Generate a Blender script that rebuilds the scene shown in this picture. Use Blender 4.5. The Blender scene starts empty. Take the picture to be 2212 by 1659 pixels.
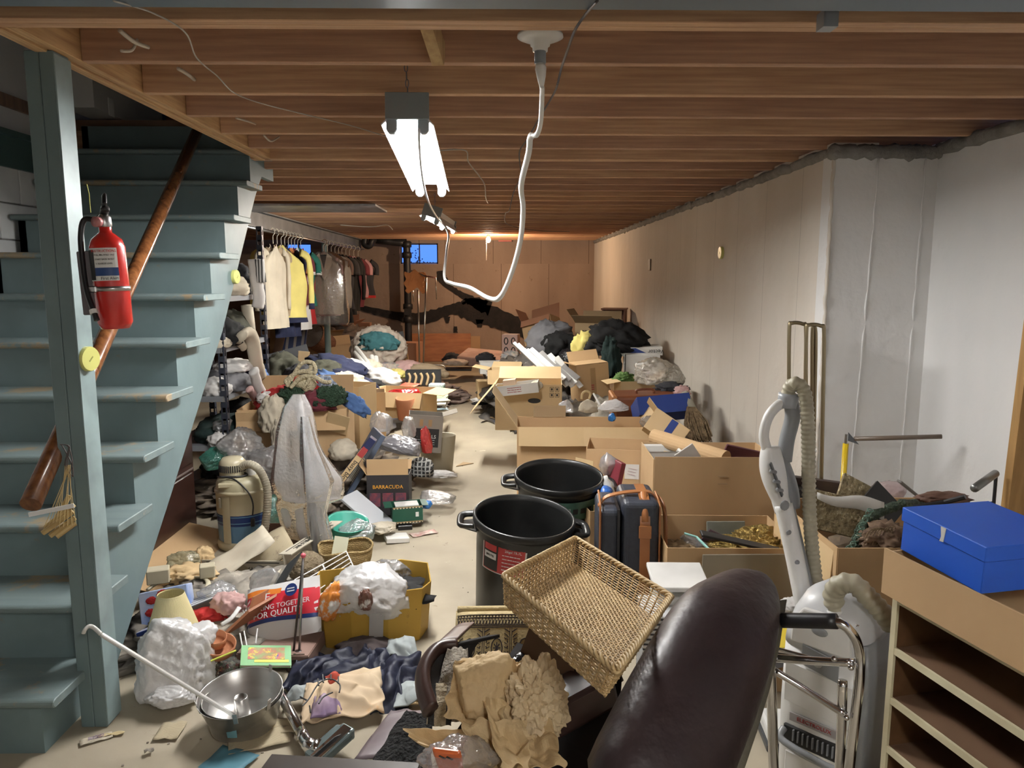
import bpy, bmesh, math, random
from mathutils import Vector, Matrix, Euler, noise
C = bpy.context.scene
COL = C.collection
PI = math.pi
def V(*a): return Vector(a)
# ------------------------------------------------------------------ camera, world, exposure
F_PX = 1620.0; EYE = V(0, 0, 1.59); PITCH = math.radians(8.046); YAW = math.radians(0.92)
cam_d = bpy.data.cameras.new('camera'); cam = bpy.data.objects.new('camera', cam_d); COL.objects.link(cam)
cam.location = EYE; cam.rotation_euler = Euler((PI/2 - PITCH, 0, -YAW), 'XYZ')
cam_d.sensor_fit = 'HORIZONTAL'; cam_d.sensor_width = 36.0; cam_d.lens = F_PX/2212*36.0
cam_d.clip_start = 0.05; cam_d.clip_end = 200
C.camera = cam
w = bpy.data.worlds.new('world'); C.world = w; w.use_nodes = True
w.node_tree.nodes['Background'].inputs[0].default_value = (0.16, 0.36, 1.0, 1)
w.node_tree.nodes['Background'].inputs[1].default_value = 0.28
C.view_settings.view_transform = 'Standard'; C.view_settings.look = 'None'
C.view_settings.gamma = 1.0; C.view_settings.exposure = 2.45
C.view_settings.use_curve_mapping = False
C.cycles.use_denoising = True
C.cycles.sample_clamp_indirect = 4.0
C.cycles.transparent_max_bounces = 12
TUBE_POWER = 42.0; BULB_POWER = 420.0
RM = Euler((PI/2 - PITCH, 0, -YAW), 'XYZ').to_matrix()
def ray(px, py): return RM @ V((px-1106)/F_PX, -(py-829.5)/F_PX, -1.0)
def A(px, py, Y):                      # the world point seen at a pixel, at distance Y down the room
    d = ray(px, py); return EYE + d*(Y/d.y)
def G(px, py, z=0.0):                  # the world point seen at a pixel, at height z
    d = ray(px, py); return EYE + d*((z-EYE.z)/d.z)
def X(px, py, x):                      # the world point seen at a pixel, on the plane x
    d = ray(px, py); return EYE + d*((x-EYE.x)/d.x)
def quad(p0, p1, p2, p3, Y0):          # parallelogram through four pixels, first corner at distance Y0
    r = [ray(*p) for p in (p0, p1, p2, p3)]
    a = r[0]*(Y0/r[0].y)
    m = Matrix((r[1], -r[2], r[3])).transposed()       # l1 r1 - l2 r2 + l3 r3 = a
    l = m.inverted() @ a
    return EYE+a, EYE+r[1]*l[0], EYE+r[2]*l[1], EYE+r[3]*l[2]
def frame(o, ex, ey):                  # right handed matrix from an origin and two directions
    x = ex.normalized(); z = x.cross(ey).normalized(); y = z.cross(x)
    return Matrix.Translation(o) @ Matrix((x, y, z)).transposed().to_4x4()
def R(x=0, y=0, z=0): return Euler((math.radians(x), math.radians(y), math.radians(z)), 'XYZ').to_matrix().to_4x4()
def T(*a): return Matrix.Translation(Vector(a) if len(a) == 3 else a[0])
# ------------------------------------------------------------------ materials
MATS = {}
def mat(key, col, rough=.6, metal=0, n=None, col2=None, ns=None, bump=None, bs=(1,1,1), emit=0, alpha=1, trans=0, coat=0, sheen=0, stripes=None, det=4, coord='Object', wear=None):
    if key in MATS: return MATS[key]
    m = bpy.data.materials.new(key); m.use_nodes = True; MATS[key] = m
    t = m.node_tree; b = t.nodes['Principled BSDF']; L = t.links.new
    b.inputs['Roughness'].default_value = rough; b.inputs['Metallic'].default_value = metal
    c4 = (*col, 1); b.inputs['Base Color'].default_value = c4
    if coat: b.inputs['Coat Weight'].default_value = coat; b.inputs['Coat Roughness'].default_value = .15
    if trans: b.inputs['Transmission Weight'].default_value = trans
    if sheen: b.inputs['Sheen Weight'].default_value = sheen
    if alpha < 1: b.inputs['Alpha'].default_value = alpha
    if emit: b.inputs['Emission Color'].default_value = c4; b.inputs['Emission Strength'].default_value = emit
    tc = t.nodes.new('ShaderNodeTexCoord')
    def mapped(sc):
        mp = t.nodes.new('ShaderNodeMapping'); mp.inputs['Scale'].default_value = sc; L(tc.outputs[coord], mp.inputs['Vector']); return mp.outputs[0]
    cur = None
    if n is not None:
        k = t.nodes.new('ShaderNodeTexNoise'); k.inputs['Scale'].default_value = n; k.inputs['Detail'].default_value = det
        L(mapped(ns or (1,1,1)), k.inputs['Vector'])
        r = t.nodes.new('ShaderNodeValToRGB'); L(k.outputs['Fac'], r.inputs['Fac'])
        r.color_ramp.elements[0].position = .32; r.color_ramp.elements[1].position = .68
        r.color_ramp.elements[0].color = (*(col2 or [c*.6 for c in col]), 1); r.color_ramp.elements[1].color = c4
        cur = r.outputs['Color']
    if stripes:                          # list of (axis, period, duty, colour): crossed bands
        for ax, per, duty, sc in stripes:
            sp = t.nodes.new('ShaderNodeSeparateXYZ'); L(tc.outputs[coord], sp.inputs[0])
            a = t.nodes.new('ShaderNodeMath'); a.operation = 'DIVIDE'; L(sp.outputs[ax], a.inputs[0]); a.inputs[1].default_value = per
            f = t.nodes.new('ShaderNodeMath'); f.operation = 'FRACT'; L(a.outputs[0], f.inputs[0])
            l = t.nodes.new('ShaderNodeMath'); l.operation = 'LESS_THAN'; L(f.outputs[0], l.inputs[0]); l.inputs[1].default_value = duty
            x = t.nodes.new('ShaderNodeMix'); x.data_type = 'RGBA'; L(l.outputs[0], x.inputs[0])
            if cur: L(cur, x.inputs[6])
            else: x.inputs[6].default_value = c4
            x.inputs[7].default_value = (*sc, 1); cur = x.outputs[2]
    if wear:                             # (scale, threshold, colour): worn or stained patches of their own shape
        for ws, th, wc in (wear if isinstance(wear[0], tuple) else [wear]):
            k = t.nodes.new('ShaderNodeTexNoise'); k.inputs['Scale'].default_value = ws; k.inputs['Detail'].default_value = 6; k.inputs['Roughness'].default_value = .7
            L(mapped((1,1,1)), k.inputs['Vector'])
            r = t.nodes.new('ShaderNodeValToRGB'); L(k.outputs['Fac'], r.inputs['Fac'])
            r.color_ramp.elements[0].position = th; r.color_ramp.elements[1].position = min(1, th+.06)
            x = t.nodes.new('ShaderNodeMix'); x.data_type = 'RGBA'; L(r.outputs[0], x.inputs[0])
            if cur: L(cur, x.inputs[6])
            else: x.inputs[6].default_value = c4
            x.inputs[7].default_value = (*wc, 1); cur = x.outputs[2]
    if cur: L(cur, b.inputs['Base Color'])
    if bump:
        k = t.nodes.new('ShaderNodeTexNoise'); k.inputs['Scale'].default_value = bump[0]; k.inputs['Detail'].default_value = 5
        L(mapped(bs), k.inputs['Vector'])
        bn = t.nodes.new('ShaderNodeBump'); bn.inputs['Strength'].default_value = bump[1]; bn.inputs['Distance'].default_value = bump[2] if len(bump) > 2 else .01
        L(k.outputs['Fac'], bn.inputs['Height']); L(bn.outputs[0], b.inputs['Normal'])
    return m
def film(key, col, opac=.3, rough=.15, gloss=.25, bump=60):
    """thin plastic film: see-through, milky and shiny in fixed shares"""
    if key in MATS: return MATS[key]
    m = bpy.data.materials.new(key); m.use_nodes = True; MATS[key] = m
    t = m.node_tree; L = t.links.new; out = t.nodes['Material Output']; t.nodes.remove(t.nodes['Principled BSDF'])
    tr = t.nodes.new('ShaderNodeBsdfTransparent'); df = t.nodes.new('ShaderNodeBsdfDiffuse'); gl = t.nodes.new('ShaderNodeBsdfGlossy')
    tl = t.nodes.new('ShaderNodeBsdfTranslucent')
    df.inputs[0].default_value = (*col, 1); tl.inputs[0].default_value = (*col, 1); gl.inputs['Roughness'].default_value = rough
    gl.inputs[0].default_value = (1, 1, 1, 1); tr.inputs[0].default_value = (*[min(1, c*.3+.7) for c in col], 1)
    a = t.nodes.new('ShaderNodeMixShader'); a.inputs[0].default_value = .35; L(df.outputs[0], a.inputs[1]); L(tl.outputs[0], a.inputs[2])
    b = t.nodes.new('ShaderNodeMixShader'); b.inputs[0].default_value = opac; L(tr.outputs[0], b.inputs[1]); L(a.outputs[0], b.inputs[2])
    c = t.nodes.new('ShaderNodeMixShader'); L(b.outputs[0], c.inputs[1]); L(gl.outputs[0], c.inputs[2])
    fr = t.nodes.new('ShaderNodeFresnel'); fr.inputs[0].default_value = 1.5
    mm = t.nodes.new('ShaderNodeMath'); mm.operation = 'MULTIPLY_ADD'; L(fr.outputs[0], mm.inputs[0]); mm.inputs[1].default_value = .8; mm.inputs[2].default_value = gloss*.3
    L(mm.outputs[0], c.inputs[0]); L(c.outputs[0], out.inputs[0])
    tc = t.nodes.new('ShaderNodeTexCoord'); k = t.nodes.new('ShaderNodeTexNoise'); k.inputs['Scale'].default_value = bump; k.inputs['Detail'].default_value = 3
    L(tc.outputs['Object'], k.inputs['Vector']); bn = t.nodes.new('ShaderNodeBump'); bn.inputs['Strength'].default_value = .6; bn.inputs['Distance'].default_value = .01
    L(k.outputs['Fac'], bn.inputs['Height'])
    for s in (df, gl): L(bn.outputs[0], s.inputs['Normal'])
    return m
# ------------------------------------------------------------------ mesh building
def tag(o, label=None, cat=None, group=None, kind=None):
    if label: o['label'] = label
    if cat: o['category'] = cat
    if group: o['group'] = group
    if kind: o['kind'] = kind
    return o
class MB:
    def __init__(s): s.v = []; s.f = []; s.m = []; s.mi = 0
    def add(s, vs, fs, M=None):
        k = len(s.v)
        s.v += [(M @ Vector(v)) if M is not None else Vector(v) for v in vs]
        s.f += [tuple(i+k for i in f) for f in fs]; s.m += [s.mi]*len(fs); return s
    def box(s, c, d, M=None, R_=None, taper=1):
        x, y, z = [a/2 for a in d]; vs = []
        for k in (-1, 1):
            q = taper if k > 0 else 1
            for i, j in ((-1,-1),(1,-1),(1,1),(-1,1)):
                p = V(i*x*q, j*y*q, k*z)
                if R_ is not None: p = R_ @ p
                vs.append(Vector(c)+p)
        return s.add(vs, [(3,2,1,0),(4,5,6,7),(0,1,5,4),(1,2,6,5),(2,3,7,6),(3,0,4,7)], M)
    def bar(s, a, b, w, h, up=None):     # square bar between two points
        a, b = Vector(a), Vector(b); d = b-a; up = Vector(up) if up else (V(0,0,1) if abs(d.normalized().z) < .95 else V(1,0,0))
        x = d.normalized(); y = up.cross(x).normalized(); z = x.cross(y); L = d.length
        M = Matrix.Translation((a+b)/2) @ Matrix((x, y, z)).transposed().to_4x4()
        return s.box((0,0,0), (L, w, h), M)
    def tube(s, pts, r, n=8, cap=True, closed=False, M=None, flat=1.0):
        pts = [Vector(p) for p in pts]; N = len(pts); rs = r if isinstance(r, (list, tuple)) else [r]*N
        vs = []; nrm = None
        for i, p in enumerate(pts):
            if closed: t = pts[(i+1) % N]-pts[i-1]
            else: t = pts[min(i+1, N-1)]-pts[max(i-1, 0)]
            if t.length < 1e-9: t = V(0,0,1)
            t.normalize()
            if nrm is None: nrm = t.orthogonal().normalized()
            nrm = (nrm - t*nrm.dot(t)); nrm = nrm.normalized() if nrm.length > 1e-6 else t.orthogonal().normalized()
            b = t.cross(nrm)
            for k in range(n):
                a = 2*PI*k/n; vs.append(p+(nrm*math.cos(a)+b*math.sin(a)*flat)*rs[i])
        fs = []
        for i in range(N if closed else N-1):
            j = (i+1) % N
            for k in range(n): fs.append((i*n+k, i*n+(k+1) % n, j*n+(k+1) % n, j*n+k))
        if cap and not closed: fs += [tuple(range(n-1, -1, -1)), tuple(range((N-1)*n, N*n))]
        return s.add(vs, fs, M)
    def facet(s, c, d, seed=0, n=30, lo=.70, sub=4, amp=.06, flat=None, M=None):
        """crumpled film or paper: flat facets meeting in sharp creases"""
        bm = bmesh.new(); bmesh.ops.create_icosphere(bm, subdivisions=sub, radius=1); rg = random.Random(seed*7+3); pl = []
        for _ in range(n):
            a = V(rg.gauss(0,1), rg.gauss(0,1), rg.gauss(0,1)).normalized(); pl.append((a, rg.uniform(lo, 1.0)))
        vs = []
        for v in bm.verts:
            p = v.co.normalized(); r = 1.15
            for a, h in pl:
                t = p.dot(a)
                if t > .05: r = min(r, h/t)
            q = p*2.2+V(seed, seed*.3, 1); q += noise.noise_vector(q)*.6
            r *= 1+amp*(1-min(1, abs(noise.noise(q))*5))+amp*.6*(1-min(1, abs(noise.noise(q*2.3))*5))-amp*1.6*(1-min(1, abs(noise.noise(q*1.1+V(5,5,5)))*6))
            p = p*r
            if flat is not None and p.z < flat: p.z = flat+(p.z-flat)*.15
            vs.append(Vector(c)+V(p.x*d[0], p.y*d[1], p.z*d[2]))
        fs = [tuple(v.index for v in f.verts) for f in bm.faces]; bm.free()
        return s.add(vs, fs, M)
    def lathe(s, prof, n=28, M=None, arc=1.0, wob=None):
        vs = []; m = n if arc == 1 else n+1
        for r_, z in prof:
            for k in range(m):
                a = 2*PI*arc*k/n; q = r_*(wob(a, z) if wob else 1); vs.append((q*math.cos(a), q*math.sin(a), z))
        fs = []
        for i in range(len(prof)-1):
            for k in range(n):
                j = (k+1) % n if arc == 1 else k+1
                fs.append((i*m+k, i*m+j, (i+1)*m+j, (i+1)*m+k))
        return s.add(vs, fs, M)
    def grid(s, fn, nu, nv, M=None, wrap=False):
        vs = [fn(i/nu, j/nv) for j in range(nv+1) for i in range(nu+1)]
        fs = [(j*(nu+1)+i, j*(nu+1)+i+1, (j+1)*(nu+1)+i+1, (j+1)*(nu+1)+i) for j in range(nv) for i in range(nu)]
        return s.add(vs, fs, M)
    def poly(s, pts, h, M=None):         # prism of a 2d outline, thickness h along z
        n = len(pts); vs = [(x, y, 0) for x, y in pts]+[(x, y, h) for x, y in pts]
        fs = [tuple(range(n-1, -1, -1)), tuple(range(n, 2*n))]+[(i, (i+1) % n, (i+1) % n+n, i+n) for i in range(n)]
        return s.add(vs, fs, M)
    def blob(s, c, d, seed=0, amp=.2, freq=2.0, sub=4, M=None, ridge=True, flat=None, st=(1,1,1)):
        bm = bmesh.new(); bmesh.ops.create_icosphere(bm, subdivisions=sub, radius=1); o = V(seed*13.7, seed*7.1, seed*3.3)
        vs = []
        for v in bm.verts:
            p = v.co.copy(); q = Vector((p.x*st[0], p.y*st[1], p.z*st[2]))*freq+o
            if ridge:
                q = q + noise.noise_vector(q*.6)*1.1
                r1 = 1-min(1, abs(noise.noise(q))*2.0); r2 = 1-min(1, abs(noise.noise(q*2.1+o))*2.6); r3 = 1-min(1, abs(noise.noise(q*4.3))*2.6)
                k = .95*r1+.34*r2*r2+.08*r3-.62
                lo = 1+amp*1.1*noise.noise(V(math.atan2(p.y,p.x)*1.1+seed, seed*.7, .5)*1.3)*(1-abs(p.z)*.6)
                p.x *= lo; p.y *= lo
            else: k = noise.noise(q)+.5*noise.noise(q*2.1)
            p = p*(1+amp*k)
            if flat is not None and p.z < flat: p.z = flat+(p.z-flat)*.15
            vs.append(Vector(c)+V(p.x*d[0], p.y*d[1], p.z*d[2]))
        fs = [tuple(v.index for v in f.verts) for f in bm.faces]; bm.free()
        return s.add(vs, fs, M)
    def build(s, name, m=None, parent=None, smooth=False, bev=0, solid=0, sub=0, loc=None, M=None, kind=None, label=None, cat=None, group=None, seg=1):
        me = bpy.data.meshes.new(name); me.from_pydata([tuple(v) for v in s.v], [], s.f)
        ms = m if isinstance(m, (list, tuple)) else [m]
        for x in ms:
            if x is not None: me.materials.append(x)
        if any(s.m): me.polygons.foreach_set('material_index', s.m)
        if smooth: me.polygons.foreach_set('use_smooth', [True]*len(s.f))
        me.update()
        o = bpy.data.objects.new(name, me); COL.objects.link(o)
        if parent is not None: o.parent = parent
        if M is not None: o.matrix_local = M
        elif loc is not None: o.location = loc
        if solid: q = o.modifiers.new('s', 'SOLIDIFY'); q.thickness = solid; q.offset = 0
        if bev: q = o.modifiers.new('b', 'BEVEL'); q.width = bev; q.segments = seg; q.limit_method = 'ANGLE'
        if sub: q = o.modifiers.new('u', 'SUBSURF'); q.levels = sub; q.render_levels = sub
        return tag(o, label, cat, group, kind)
def thing(name, label, cat, M=None, group=None):
    o = bpy.data.objects.new(name, None); COL.objects.link(o); o.empty_display_size = .05
    if M is not None: o.matrix_world = M if isinstance(M, Matrix) else Matrix.Translation(M)
    return tag(o, label, cat, group)
def adopt(par, *kids):                   # make finished pieces parts of a thing, where they lie
    for o in kids:
        o.parent = par; o.matrix_parent_inverse = par.matrix_basis.inverted()
        for k in ('label', 'category', 'group'):
            if k in o: del o[k]
    return par
def struct(o): o['kind'] = 'structure'; return o
def bez(P, n=8):                         # Catmull-Rom through points
    P = [Vector(p) for p in P]; out = []
    for i in range(len(P)-1):
        a, b, c, d = P[max(i-1, 0)], P[i], P[i+1], P[min(i+2, len(P)-1)]
        for k in range(n):
            t = k/n; out.append(.5*((2*b)+(c-a)*t+(2*a-5*b+4*c-d)*t*t+(3*b-a-3*c+d)*t**3))
    out.append(P[-1]); return out
def text(s, size, m, parent, M, name='lettering', ext=.0008, align='CENTER', sx=1.0):
    c = bpy.data.curves.new(name, 'FONT'); c.body = s; c.size = size; c.extrude = ext; c.align_x = align; c.align_y = 'CENTER'; c.resolution_u = 2
    o = bpy.data.objects.new('tmp', c); COL.objects.link(o)
    me = bpy.data.meshes.new_from_object(o.evaluated_get(bpy.context.evaluated_depsgraph_get())); bpy.data.objects.remove(o)
    me.materials.clear(); me.materials.append(m); t = bpy.data.objects.new(name, me); COL.objects.link(t); t.parent = parent; t.matrix_local = M @ Matrix.Diagonal((sx,1,1,1)); return t
# common materials
def wood(key, c1, c2, sc=(1,1,1), rough=.65): return mat(key, c1, rough, n=7, col2=c2, ns=sc, bump=(14, .25, .004), bs=sc)
m_joist = wood('joist_lumber', (.66,.41,.235), (.46,.26,.145), (.35,9,9))
m_joist2 = wood('joist_lumber_red', (.56,.33,.20), (.38,.21,.13), (.35,9,9))
m_trim = wood('trimmer_lumber', (.66,.42,.20), (.42,.24,.11), (9,.5,9))
m_block = wood('blocking_lumber', (.55,.38,.18), (.4,.25,.11), (6,6,1))
m_sub = wood('subfloor_boards', (.26,.16,.10), (.17,.10,.07), (.4,6,1))
def concrete(key, c1, c2, wear=None, bump=.5, seam=None, rough=.85):
    m = mat(key, c1, rough, n=1.3, col2=c2, ns=(1,1,.35), det=8, bump=(9, bump, .02), wear=wear, stripes=seam); return m
m_floor = mat('floor_concrete', (.43,.375,.28), .75, n=1.5, col2=(.29,.25,.185), det=9, bump=(22,.25,.004), wear=[(2.3,.66,(.60,.54,.42)),(7.0,.66,(.17,.13,.095)),(38,.68,(.2,.16,.12))])
m_wallR = concrete('wall_paint_white', (.70,.65,.58), (.60,.545,.47), seam=[(1,.61,.006,(.33,.30,.27))], wear=[(30,.72,(.36,.33,.30))])
m_wallN = concrete('wall_paint_white_near', (.82,.82,.81), (.75,.75,.745), wear=[(30,.74,(.40,.40,.40))])
m_raw = concrete('wall_raw_concrete', (.36,.27,.215), (.25,.18,.14), seam=[(0,.92,.012,(.15,.1,.075))], wear=[(9,.63,(.2,.14,.1)),(40,.66,(.16,.11,.08))])
m_raw2 = concrete('wall_raw_concrete_side', (.42,.30,.21), (.30,.20,.14), seam=[(1,.61,.015,(.15,.1,.075)),(1,.2,.05,(.24,.15,.1))])
m_mortar = mat('grey_mortar', (.30,.29,.27), .9, n=8, bump=(18,1,.03))
m_cmu = mat('block_paint_white', (.72,.73,.72), .7, n=3, col2=(.55,.56,.56), bump=(60,.3,.003))
m_dry = mat('drywall_white', (.62,.61,.60), .8, n=1.2, col2=(.55,.54,.53))
m_teal = mat('stair_paint_teal', (.160,.222,.232), .5, n=5, col2=(.135,.190,.20), bump=(30,.2,.003), wear=[(5,.70,(.21,.19,.15))])
m_tread = mat('tread_paint_teal_worn', (.19,.245,.245), .5, n=5, col2=(.15,.20,.205), ns=(.4,3,3), bump=(30,.25,.003), wear=[(2.6,.545,(.30,.235,.15)),(14,.64,(.30,.28,.23))])
m_dteal = mat('band_paint_dark_teal', (.05,.09,.085), .5)
m_steel = mat('steel_beam_grey', (.20,.22,.24), .5, metal=.3, n=4, bump=(20,.2,.005))
# ------------------------------------------------------------------ structure
JZ = 2.30; JH = .235
fl = struct(MB().box((-.9,6.2,-.05), (11,17.2,.1)).build('floor', m_floor))
cm = MB(); zc = JZ+JH+.035                # subfloor slab with the stair well left open
for (x0, x1, y0, y1) in ((-6.4,4.6,-2.4,2.30),(-6.4,4.6,5.10,14.8),(-6.4,-2.74,2.30,5.10),(-1.46,4.6,2.30,5.10)): cm.box(((x0+x1)/2,(y0+y1)/2,zc), (x1-x0,y1-y0,.07))
ce = struct(cm.build('ceiling', m_sub))
random.seed(3)
jm = {}
def joist(y, x0, x1, m=m_joist, dz=0):
    return MB().box((0,0,JH/2), (x1-x0, .038, JH)).build('joist', m, ce, bev=.002, loc=((x0+x1)/2, y, JZ+dz))
joist(2.235, -6, 4.4); joist(2.275, -6, 4.4)
ys = [2.645, 3.075, 3.48, 3.89, 4.30]
for i, y in enumerate(ys): joist(y, -1.38, 4.4, m_joist if i % 2 else m_joist2)
y = 4.70; joist(4.74, -1.50, 4.4); joist(4.74, -6, -2.74)
while y < 14.6:
    joist(y, -6 if y > 5.08 else -1.50, 4.4, m_joist if random.random() < .5 else m_joist2); y += .4064
for yy in (1.6, 1.2, .8, .4, 0, -.4, -.8, -1.2, -1.6, -2.0): joist(yy, -6, 4.4)
MB().box((0,0,0), (.038,2.43,JH)).build('trimmer', m_trim, ce, loc=(-1.40,3.50,JZ+JH/2), bev=.002)
MB().box((0,0,0), (.038,2.43,JH)).build('trimmer', m_trim, ce, loc=(-1.442,3.50,JZ+JH/2-.006), bev=.002)
for i, yy in enumerate([2.46, 2.86, 3.28, 3.685, 4.095, 4.5]+[4.9+.4064*k for k in range(23)]):
    xx = -.30+(.12 if i % 2 else 0)
    if i == 0:
        MB().bar((-.26,2.29,2.50), (-.20,2.63,2.32), .04, .075).build('blocking', m_block, ce); continue
    MB().box((0,0,0), (.13 if i < 8 else .16,.03,.2)).build('blocking', m_block, ce, loc=(xx, yy-.17, JZ+.115 if i < 8 else JZ+.11))
# walls
wr = struct(MB().box((0,0,0), (.25,10.55,2.36)).build('wall_right', m_wallR, loc=(1.945,9.475,1.14)))
wr2 = struct(MB().box((0,0,0), (.26,4.2,2.36)).build('wall_right.001', m_raw2, loc=(1.952,12.66,1.142)))
MB().box((0,0,0), (1.0,.12,2.30)).build('wall_face', m_wallN, wr, loc=(2.317-1.945,4.252-9.475,-.03))
wn = struct(MB().box((0,0,0), (.25,7.3,2.36)).build('wall_right.002', m_wallN, loc=(2.525,.62,1.14)))
# rough mortar bead along the top of the right walls
def bead(a, b, r=.035, n=60, seed=1):
    m = MB(); a, b = Vector(a), Vector(b); pts = []; rs = []
    for i in range(n+1):
        t = i/n; p = a.lerp(b, t); k = noise.noise(V(t*n*.35, seed, 0)); pts.append(p+V(k*.012, k*.012, noise.noise(V(t*n*.5, seed+5, 0))*.012)); rs.append(r*(1+.5*noise.noise(V(t*n*.6, seed+9, 0))))
    m.tube(pts, rs, 7); return m
struct(bead((1.83,4.2,2.275), (1.83,14.6,2.275), .035, 150).build('trim_1', m_mortar, smooth=True))
struct(bead((1.80,4.19,2.27), (2.42,4.19,2.27), .04, 30, 3).build('trim_2', m_mortar, smooth=True))
struct(bead((2.40,4.2,2.285), (2.40,1.2,2.285), .035, 50, 5).build('trim_3', m_mortar, smooth=True))
struct(bead((1.822,4.19,0), (1.822,4.19,2.25), .010, 90, 8).build('trim_4', m_wallR, smooth=True))
# seams on the near faces
for (a, b, nm) in (((2.02,4.191,0),(2.07,4.191,2.24),'seam'), ((2.31,4.191,0),(2.33,4.191,2.24),'seam')):
    struct(bead(a, b, .005, 60, 2).build('trim_5', m_wallN, smooth=True))
wb = struct(MB().box((0,0,0), (11,.25,.46+1.62)).build('wall_back', m_raw, loc=(-.9,14.755,1.04)))  # lower part, windows cut above
WZ0, WZ1 = 1.86, 2.25
wins = [(A(864,540,14.63).x, A(946,540,14.63).x), (A(615,540,14.63).x, A(672,540,14.63).x)]
def wallpiece(x0, x1, z0, z1): struct(MB().box((0,0,0), (x1-x0,.25,z1-z0)).build('wall_back.001', m_raw, loc=((x0+x1)/2,14.755,(z0+z1)/2)))
wb.data.transform(Matrix.Diagonal((1,1,WZ0/2.08,1))); wb.location.z = WZ0/2
xs = [-6.4, wins[1][0], wins[1][1], wins[0][0], wins[0][1], 4.6]
for a, b in ((xs[0],xs[1]),(xs[2],xs[3]),(xs[4],xs[5])): wallpiece(a, b, WZ0, 2.36)
for a, b in ((xs[1],xs[2]),(xs[3],xs[4])): wallpiece(a, b, WZ1, 2.36)
m_pane = mat('window_glass', (.55,.7,1), .08, trans=1.0); m_wframe = mat('window_frame_dark', (.05,.055,.06), .5)
m_leafd = mat('dark_leaves', (.02,.04,.03), .8)
for k, (x0, x1) in enumerate(wins):
    fr = MB()
    for a, b in (((x0,WZ0+.015),(x1,WZ0+.015)), ((x0,WZ1-.015),(x1,WZ1-.015)), ((x0+.015,WZ0),(x0+.015,WZ1)), ((x1-.015,WZ0),(x1-.015,WZ1)), (((x0+x1)/2+.0,WZ0),((x0+x1)/2,WZ1))):
        fr.bar((a[0],14.72,a[1]), (b[0],14.72,b[1]), .04, .022)
    o = struct(fr.build('window_%d' % (k+1), m_wframe))
    MB().box(((x0+x1)/2,14.73,(WZ0+WZ1)/2), (x1-x0,.004,WZ1-WZ0)).build('pane', m_pane, o)
lf = MB(); random.seed(9)
for k in range(60):
    x = random.choice([random.gauss(wins[0][0]+.28, .05), random.uniform(*wins[0]), wins[0][0]+.05]); z = WZ0+abs(random.gauss(0,.06)) if random.random() < .6 else WZ0+random.uniform(0,.3) if x < wins[0][0]+.35 else WZ0+.03
    lf.box((x,15.0,z), (.022,.004,.022), R_=R(0,random.uniform(0,90),0).to_3x3())
lf.build('weed', m_leafd, label='dark leaves of weeds outside the small basement window', cat='plant', kind='stuff')
# left side: block wall by the stairs, far left wall, wall behind the camera
wl = struct(MB().box((0,0,0), (.2,7.6,2.36)).build('wall_left', m_mortar, loc=(-2.83,.95,1.18)))
bm_ = MB().box((0,0,0), (.02,.392,.192)); first = None
for r_ in range(11):
    for c_ in range(10):
        yy = 1.0+c_*.4+(.2 if r_ % 2 else 0)
        if yy > 4.7: continue
        if first is None: first = bm_.build('block', m_cmu, wl, bev=.004); o = first
        else: o = first.copy(); COL.objects.link(o)
        o.location = (.107, yy-.95, .1+r_*.2-1.18)
wl2 = struct(MB().box((0,0,0), (.2,9.1,1.95)).build('wall_left.001', m_dry, loc=(-2.86,1.70,3.33)))
MB().box((0,0,0), (.05,3.75,.185)).build('sill_band', m_dteal, wl, loc=(.115,1.9,2.285-1.18))
MB().box((0,0,0), (.10,3.75,.03)).build('sill_ledge', m_dteal, wl, loc=(.12,1.9,2.375-1.18))
struct(MB().box((0,0,0), (.2,10.2,2.36)).build('wall_left.002', m_raw, loc=(-6.0,9.7,1.18)))
struct(MB().box((0,0,0), (3.2,.2,2.36)).build('wall_left.003', m_raw, loc=(-4.4,4.85,1.18)))
struct(MB().box((0,0,0), (5.6,.2,2.7)).build('wall_front', m_wallN, loc=(-.1,-2.5,1.3)))
struct(MB().box((0,0,0), (.2,.95,1.6)).build('wall_left.004', m_dry, loc=(-2.57,5.28,3.42)))
# stair well enclosure above the floor level
struct(MB().box((0,0,0), (2.0,.1,2.0)).build('wall_stair', mat('stair_door_blue', (.09,.115,.15), .5), loc=(-1.7,6.1,3.6)))
struct(MB().box((0,0,0), (.10,4.1,1.75)).build('wall_stair.001', m_dry, loc=(-1.38,4.15,3.46)))
struct(MB().box((0,0,0), (1.5,.1,1.75)).build('wall_stair.002', m_dry, loc=(-2.05,2.2,3.45)))
struct(MB().box((0,0,0), (.09,.05,1.6)).build('door_trim', wood('door_jamb', (.22,.11,.06), (.15,.07,.04)), loc=(-2.40,5.78,3.43)))
struct(MB().box((0,0,0), (1.7,4.2,.1)).build('ceiling.001', m_dry, loc=(-2.1,4.15,4.3)))
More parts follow.
